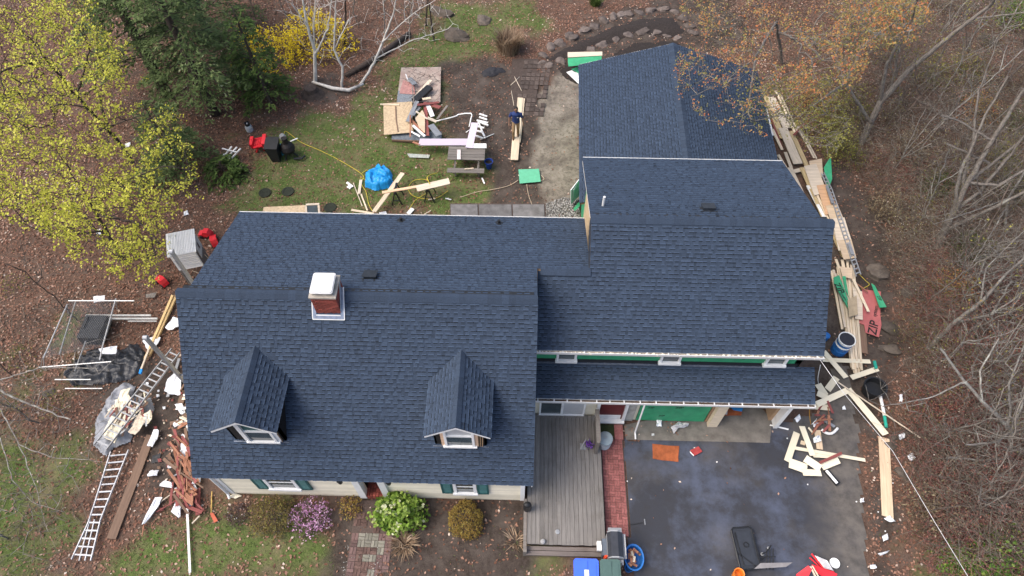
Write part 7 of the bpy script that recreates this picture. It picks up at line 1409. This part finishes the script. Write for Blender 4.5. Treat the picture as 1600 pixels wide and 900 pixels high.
# ================================================================ RIGHT SIDE: lumber and siding
LG = None
for x0, y0, x1, y1, w, m, l, z in [(1197, 150, 1223, 216, .26, wood('gold_board', (.40, .31, .17)), 'golden board at the top of the lumber row beside the addition', .1), (1205, 152, 1230, 200, .36, PINEG, 'wide pale board second in the lumber row', .14), (1223, 200, 1247, 256, .42, PINEG, 'wide pale board with a dark knot in the lumber row', .18), (1212, 142, 1242, 207, .1, PINE, 'thin board, left of a pair at the top of the lumber row', .12), (1217, 143, 1246, 205, .08, PINE, 'thin board, right of a pair at the top of the lumber row', .12), (1246, 198, 1272, 247, .07, PINEG, 'thin lath on the outer side of lumber row, upper of two', .05), (1249, 197, 1276, 248, .06, PINEG, 'thin lath on the outer side of lumber row, lower of two', .05), (1236, 205, 1262, 262, .2, wood('gold_board', (.40, .31, .17)), 'golden board beside the knotted pale board', .14), (1193, 162, 1206, 212, .2, WHT, 'white board tight against the addition eave', .1), (1197, 165, 1222, 231, .08, REDW, 'thin red-edged board by the addition eave', .08), (1207, 202, 1222, 234, .12, PINE, 'short board below the white board', .1), (1210, 243, 1220, 262, .12, PINE, 'short stub left of three above the wing eave', .1), (1216, 242, 1230, 266, .12, PINE, 'short stub in the middle of three above the wing eave', .1), (1227, 238, 1236, 262, .14, PINEG, 'short stub right of three above the wing eave', .1), (1231, 262, 1262, 330, .4, PINEG, 'wide pale board running behind the wing eave', .12), (1240, 268, 1252, 265, .2, PINEG, 'short cross block in the lumber row', .14), (1252, 262, 1298, 366, .16, wood('gold_board', (.40, .31, .17)), 'long golden board in the middle of the lumber row', .2), (1257, 262, 1302, 360, .1, PINE, 'long narrow board beside the long golden board', .22), (1262, 290, 1296, 356, .14, WHT, 'white board beside long golden board near the rake', .2), (1294, 350, 1318, 402, .14, wood('gold_board', (.40, .31, .17)), 'golden board end below the rake corner', .1), (1300, 352, 1326, 408, .2, PINEG, 'pale board end below the rake corner', .14)]:
    plank(x0, y0, x1, y1, w, .04, m, l, z=z)
for i, (pts, m, l) in enumerate([([(1264, 252), (1284, 248), (1286, 275), (1270, 285)], PLY, 'plywood sheet at the kink of the lumber row'), ([(1256, 260), (1275, 256), (1292, 300), (1272, 306)], PINEG, 'pale sheet below the kink of the lumber row'), ([(1276, 290), (1293, 288), (1310, 330), (1290, 336)], wood('orange_ply', (.55, .34, .2)), 'orange plywood sheet beside the long ladder'), ([(1290, 322), (1308, 318), (1322, 352), (1302, 358)], PLY, 'plywood sheet halfway along the long ladder'), ([(1300, 342), (1319, 340), (1333, 385), (1310, 392)], PINEG, 'pale plywood sheet near the ladder end'), ([(1308, 376), (1330, 374), (1338, 403), (1318, 406)], PLY, 'last plywood sheet at the end of the lumber row')]):
    sheet(pts, m, l, z=.26 + i * .022, t=.018)
sheet([(1287, 262), (1298, 244), (1300, 280), (1294, 298)], GREENZ, 'green sheathing scrap standing behind the long ladder', z=.3, t=.02)
ladder('long narrow aluminium ladder along the outside of the lumber row', [[(1283, 270), (1295, 297), (1338, 432)], [(1287, 269), (1300, 296), (1345, 429)]], 26, ALU, .4, rw=.05, rt=.025)
plank(1292, 291, 1301, 318, .12, .06, DSTEEL, 'dark steel bracket on the upper part of the long ladder', z=.45, name='ladder_bracket', cat='bracket'); plank(1326, 382, 1332, 398, .12, .06, DSTEEL, 'dark steel bracket near the foot of the long ladder', z=.45, name='ladder_bracket', cat='bracket')
plank(1240, 211, 1262, 189, .08, .04, REDW, 'red stick crossing out of the lumber row into the brush', z=.3)
# second stack beside the garage
rs = random.Random(12)
for i in range(12):
    x0 = 1299 + i * 3.1; y0 = 420 + rs.uniform(-3, 10) - (i > 7) * 10; x1 = 1322 + i * 2.2 - (i < 4) * 6; y1 = 580 - (i < 4) * rs.uniform(20, 90) + rs.uniform(-6, 4); plank(x0, y0, x1, y1, .085, .04, rs.choice([PINE, PINE, PINEG]), 'new pine stud in the stack beside the garage corner', 'pine studs stacked beside the garage', z=.06 + (i % 3) * .045, name='stud')
plank(1347, 505, 1350, 552, .26, .03, BROWNW, 'brown-tan plank end below the red panel', z=.08)
plank(1306, 405, 1313, 425, .1, .03, PINE, 'short stub above the pine stack, left one', z=.1); plank(1316, 406, 1320, 430, .12, .03, PINE, 'short stub above the pine stack, right one', z=.14); plank(1333, 436, 1357, 487, .1, .03, PINE, 'loose pale board slanting over the pine stack', z=.32); plank(1334, 440, 1356, 456, .05, .03, ORW, 'orange stick above the red panel', z=.3); sheet([(1312, 416), (1330, 420), (1332, 436), (1316, 432)], PLY, 'torn plywood piece on top of the pine stack', z=.34)
g1 = sheet([(1302, 434), (1311, 430), (1329, 480), (1326, 484), (1303, 444)], GREENZ, 'green sheathing wedge lettered in black on the pine stack', z=.36, t=.02)
g2 = sheet([(1316, 432), (1321, 432), (1326, 465), (1320, 452)], GREENZ, 'narrow green sheathing strip beside the lettered wedge', z=.36, t=.02); g3 = sheet([(1361, 443), (1366, 446), (1385, 480), (1374, 481)], GREENZ, 'slim green sheathing triangle over the red panel corner', z=.3, t=.02)
sheet([(1324, 470), (1338, 462), (1340, 492), (1326, 496)], wood('dirty_ply', (.33, .26, .17), stretch=(1, 1, 1)), 'dirty square of plywood on the pine stack', z=.4, t=.03); sheet([(1332, 448), (1347, 456), (1348, 500), (1336, 498)], PINEG, 'pale plywood piece between the stack and the red panel', z=.25)
rp_ = sheet([(1347, 452), (1376, 456), (1375, 492), (1377, 508), (1373, 527), (1352, 520), (1350, 508), (1342, 505)], REDZ, 'red sheathing panel with big black letters beside the pine stack', z=.12, t=.02)
def letter_on(o, body, size, px_, py_, z, pdir):
    c = G(px_, py_, z); d = G(px_ + pdir[0], py_ + pdir[1], z) - c; l = lettering(body, size, c - Vector(o.location), d, (0, 0, 1), o); return l
letter_on(rp_, 'ZIP', .46, 1365, 512, .146, (2, -10)); letter_on(rp_, 'system', .2, 1368, 486, .146, (2, -10)); letter_on(g1, 'ZIP', .34, 1311, 450, .386, (6, 10)); letter_on(g1, 'system', .14, 1318, 463, .386, (6, 10)); letter_on(g3, 'ZIP', .16, 1374, 466, .326, (6, 10))
# barrel
bl = G(1309, 548); br_ = thing('barrel', 'blue and white steel drum with an open dark top beside the garage', 'barrel', (bl.x, bl.y, 0)); part('drum', MB().lathe((bl.x, bl.y, 0), [(.27, 0), (.28, .02), (.28, .28), (.295, .3), (.28, .32), (.28, .55)], 24), BLUEP, br_); part('white_band', MB().lathe((bl.x, bl.y, .55), [(.28, 0), (.295, .01), (.28, .03), (.28, .28), (.3, .29), (.3, .31)], 24), WHT, br_)
part('blue_band', MB().lathe((bl.x, bl.y, .64), [(.283, 0), (.284, .01), (.284, .1), (.283, .11)], 24), BLUEP, br_); part('rim', MB().tube([(bl.x + .295 * math.cos(k * math.pi / 12), bl.y + .295 * math.sin(k * math.pi / 12), .875) for k in range(25)], .018, 6, False), WHT, br_); part('contents', MB().lathe((bl.x, bl.y, .865), [(.275, 0), (.2, .004), (.02, .006)], 20), mat('drum_water', (.02, .014, .012), rough=.06, spec=.7), br_)
bk_ = G(1360, 612); solo('black_tub', MB().lathe((bk_.x, bk_.y, 0), [(.3, 0), (.36, .4), (.38, .42), (.38, .46), (.33, .45), (.3, .2)], 16, sx=1.1), BLACKP, 'black plastic tub behind the siding boards right of the garage', 'tub')
lathe_thing('paint_pot', 'small blue pot tucked under the right eave', 'pot', 1287, 530, 0, [(.12, 0), (.14, .3), (.1, .32)], BLUEP, 14)
# cream siding boards; px from the photograph
SG = 'cream siding offcuts heaped on the driveway'
for x0, y0, x1, y1, w, l, z in [(1285, 562, 1360, 565, .17, 'long cream siding board pointing right from the eave corner', .16), (1287, 549, 1322, 590, .2, 'cream siding board crossing down from the eave corner', .2), (1330, 590, 1372, 576, .19, 'cream siding board over the black tub', .3), (1293, 609, 1307, 590, .24, 'short cream siding piece standing apart below the eave corner', .1), (1276, 632, 1324, 610, .22, 'cream siding board running left to the porch eave', .18), (1325, 608, 1384, 679, .26, 'broad cream siding board running down to the plywood strip', .14), (1278, 600, 1290, 618, .26, 'cream siding scrap by the porch eave, upper one', .12), (1277, 614, 1293, 622, .22, 'cream siding scrap by the porch eave, lower one', .14), (1260, 634, 1296, 637, .22, 'cream siding piece just under the porch gutter end', .1), (1230, 721, 1245, 676, .22, 'cream siding board standing left in the driveway heap', .12), (1253, 666, 1270, 712, .2, 'cream siding board slanting through the driveway heap', .2), (1242, 700, 1352, 719, .12, 'longest cream siding board sticking out right of the heap', .14), (1233, 723, 1261, 733, .36, 'wide cream siding piece at the lower left of the heap', .16), (1258, 716, 1282, 732, .28, 'cream siding piece in the centre of the driveway heap', .22), (1254, 738, 1283, 739, .22, 'short flat cream siding piece at the bottom of the heap', .2), (1284, 730, 1311, 719, .22, 'cream siding piece right of the red batten', .16), (1270, 710, 1300, 712, .2, 'cream siding piece hidden under the red batten', .12), (1277, 672, 1281, 702, .22, 'plywood-backed siding piece above the heap', .1), (1263, 668, 1270, 676, .06, 'small cream strip above the heap', .06)]:
    plank(x0, y0, x1, y1, w, .014, CRS if 'plywood-backed' not in l else PLY, l, SG if 'heap' in l else None, z=z, roll=rnd.uniform(-.08, .08), name='siding_board')
plank(1281, 723, 1315, 708, .09, .03, REDW, 'dark red batten lying on the cream siding heap', z=.27); plank(1309, 597, 1438, 684, .035, .03, PINEG, 'very long thin pole crossing from the siding to the brush', z=.22); plank(1251, 691, 1258, 693, .14, .03, PINE, 'small brown wood block in the driveway heap', z=.06)
gl = thing('gutter_piece', 'short dark gutter piece with a pale inside below the siding heap', 'gutter', tuple(G(1298, 743))); part('channel', MB().bar(G(1289, 733, .08), G(1310, 757, .08), .17, .08), BLACKP, gl); part('inside', MB().bar(G(1291, 735, .13), G(1308, 755, .13), .09, .02), WHT, gl)
cord([(1284, 671, .12), (1290, 676, .12), (1300, 677, .12), (1309, 669, .12)], .05, WHT, 'bent white downspout elbow beside the orange scraps', name='downspout_elbow', cat='downspout', smooth_n=5); plank(1285, 655, 1304, 667, .1, .05, DSTEEL, 'grey metal pipe above the white elbow', z=.12, name='pipe', cat='pipe')
rs = random.Random(3)
for i in range(14):
    cx = 1288 + rs.uniform(-14, 10); cy = 652 + rs.uniform(-18, 22); an = rs.gauss(62, 28); L = rs.uniform(8, 26); dx = math.cos(R(an)) * L / 2; dy = -math.sin(R(an)) * L / 2; plank(cx - dx, cy - dy, cx + dx, cy + dy, rs.uniform(.04, .09), .025, rs.choice([ORW, ORW, REDW, REDW]), 'orange or red splintered wood below the porch corner', 'splintered wood below the porch corner', z=.08 + rs.random() * .2, name='splinter')
cord([(1265, 640, 1.2), (1265, 650, .6), (1267, 663, .05)], .012, mat('orange_cord', (.5, .25, .03)), 'orange cord hanging from the porch gutter end')
rag([(1316, 636), (1319, 634), (1322, 640), (1316, 640)], FOAM, 'white paper scrap on soil below the long siding', z=.04, name='paper', cat='litter'); rag([(1268, 663), (1275, 655), (1278, 662), (1272, 668)], FOAM, 'white crumpled plastic by the garage jamb', z=.1, amp=.1, name='plastic', cat='litter'); rag([(1240, 655), (1248, 648), (1251, 655), (1245, 661)], FOAM, 'white foam chunks at the garage jamb foot', z=.1, amp=.1, name='foam_chunk', cat='litter'); rag([(1270, 685), (1280, 680), (1282, 690), (1272, 692)], mat('pale_wrap', (.55, .58, .62)), 'pale wrap in the middle of the driveway heap', z=.2, amp=.08, name='plastic_wrap', cat='litter')
# strip of plywood, pipe, rubbish on the right edge
plank(1381, 684, 1387, 808, .36, .02, PLY, 'long plywood strip lying along the right edge of driveway', z=.05); rag([(1380, 810), (1390, 806), (1399, 815), (1388, 816)], FOAM, 'white torn plastic at the end of the plywood strip', z=.05, amp=.06, name='plastic', cat='litter')
wp = thing('marker_pipe', 'white pipe with a green end lying right of the siding boards', 'pipe', tuple(G(1380, 640))); part('white_length', MB().tube([G(1373, 606, .12), G(1382, 650, .12)], .055, 10), WHT, wp); part('green_length', MB().tube([G(1382, 650, .12), G(1385, 668, .12)], .056, 10), mat('teal_paint', (.02, .3, .22)), wp)
plank(1366, 564, 1369, 576, .1, .05, mat('teal_paint', (.02, .3, .22)), 'green painted stub above the black tub', z=.35, name='pipe_stub', cat='pipe')
for i, (pts, l) in enumerate([([(1417, 712), (1424, 708), (1430, 716), (1422, 722)], 'crumpled white plastic at the edge of the brush'), ([(1403, 680), (1412, 676), (1414, 684), (1406, 688)], 'white plastic on the dark rocks'), ([(1343, 780), (1349, 778), (1350, 785), (1344, 786)], 'white paper scrap near the right edge of driveway'), ([(1358, 883), (1368, 882), (1369, 888), (1360, 890)], 'white wrapper at the lower right edge of driveway'), ([(1371, 865), (1390, 860), (1386, 864), (1374, 869)], 'thin curved white strip at the lower right'), ([(1404, 617), (1410, 616), (1409, 629), (1405, 627)], 'white plastic strip hanging in brush by the pipe'), ([(1377, 838), (1386, 834), (1388, 843), (1380, 846)], 'pale crushed cup right of driveway'), ([(1472, 664), (1482, 660), (1484, 675), (1475, 678)], 'pale wasps-nest-like plastic in the red brush')]): rag(pts, FOAM, l, z=.1, amp=.08, seed=i + 50, name='plastic_litter', cat='litter')
# overhead service cable
cab = MB().tube([(9.0, 10.1, 4.3), (9.5, 9.0, 4.22), tuple(G(1340, 640, 3.6)), tuple(G(1395, 705, 3.3)), tuple(G(1460, 815, 3.6)), tuple(G(1515, 905, 4.1)), tuple(G(1580, 1010, 5.2))], .007, 6); solo('service_cable', cab, mat('pale_cable', (.62, .62, .62), var=.1), 'pale overhead cable running from the eave corner to the bottom right', 'cable', smooth=True)
# loose wires on the right block
cord([(1282, 570, 2.6), (1278, 590, 2.2), (1279, 600, 1.5)], .012, WHT, 'white wire hanging off the upper gutter end', name='wire', cat='wire'); cord([(1342, 428, .3), (1352, 438, .2), (1358, 445, .15), (1345, 452, .15)], .012, YELC, 'yellow cord at the foot of the long ladder')
# leaves blown on to the hard surfaces
p, rs = scatter(60000, 140); HZ = [PP((960, 655), (1005, 650), (1000, 690), (975, 700)), PP((1360, 640), (1375, 640), (1375, 900), (1350, 900)), PP((1035, 660), (1060, 655), (1060, 680), (1035, 678))]
hz_ = np.maximum.reduce([insd(P, p[:, 0], p[:, 1]) for P in HZ]); dr_ = insd(DRV, p[:, 0], p[:, 1]); k = ((hz_ > 0) & (rs.random(len(p)) < .8)) | ((dr_ > 0) & (rs.random(len(p)) < .02)); p = p[k]; n = len(p)
V, F = leafcards(p, np.full(n, .03), rs.uniform(.03, .07, n), rs, .3); bulk('blown_leaves', V, F, LEAFM, np.repeat(np.clip(rs.normal(.6, .25, n), 0, 1), 2))['kind'] = 'stuff'
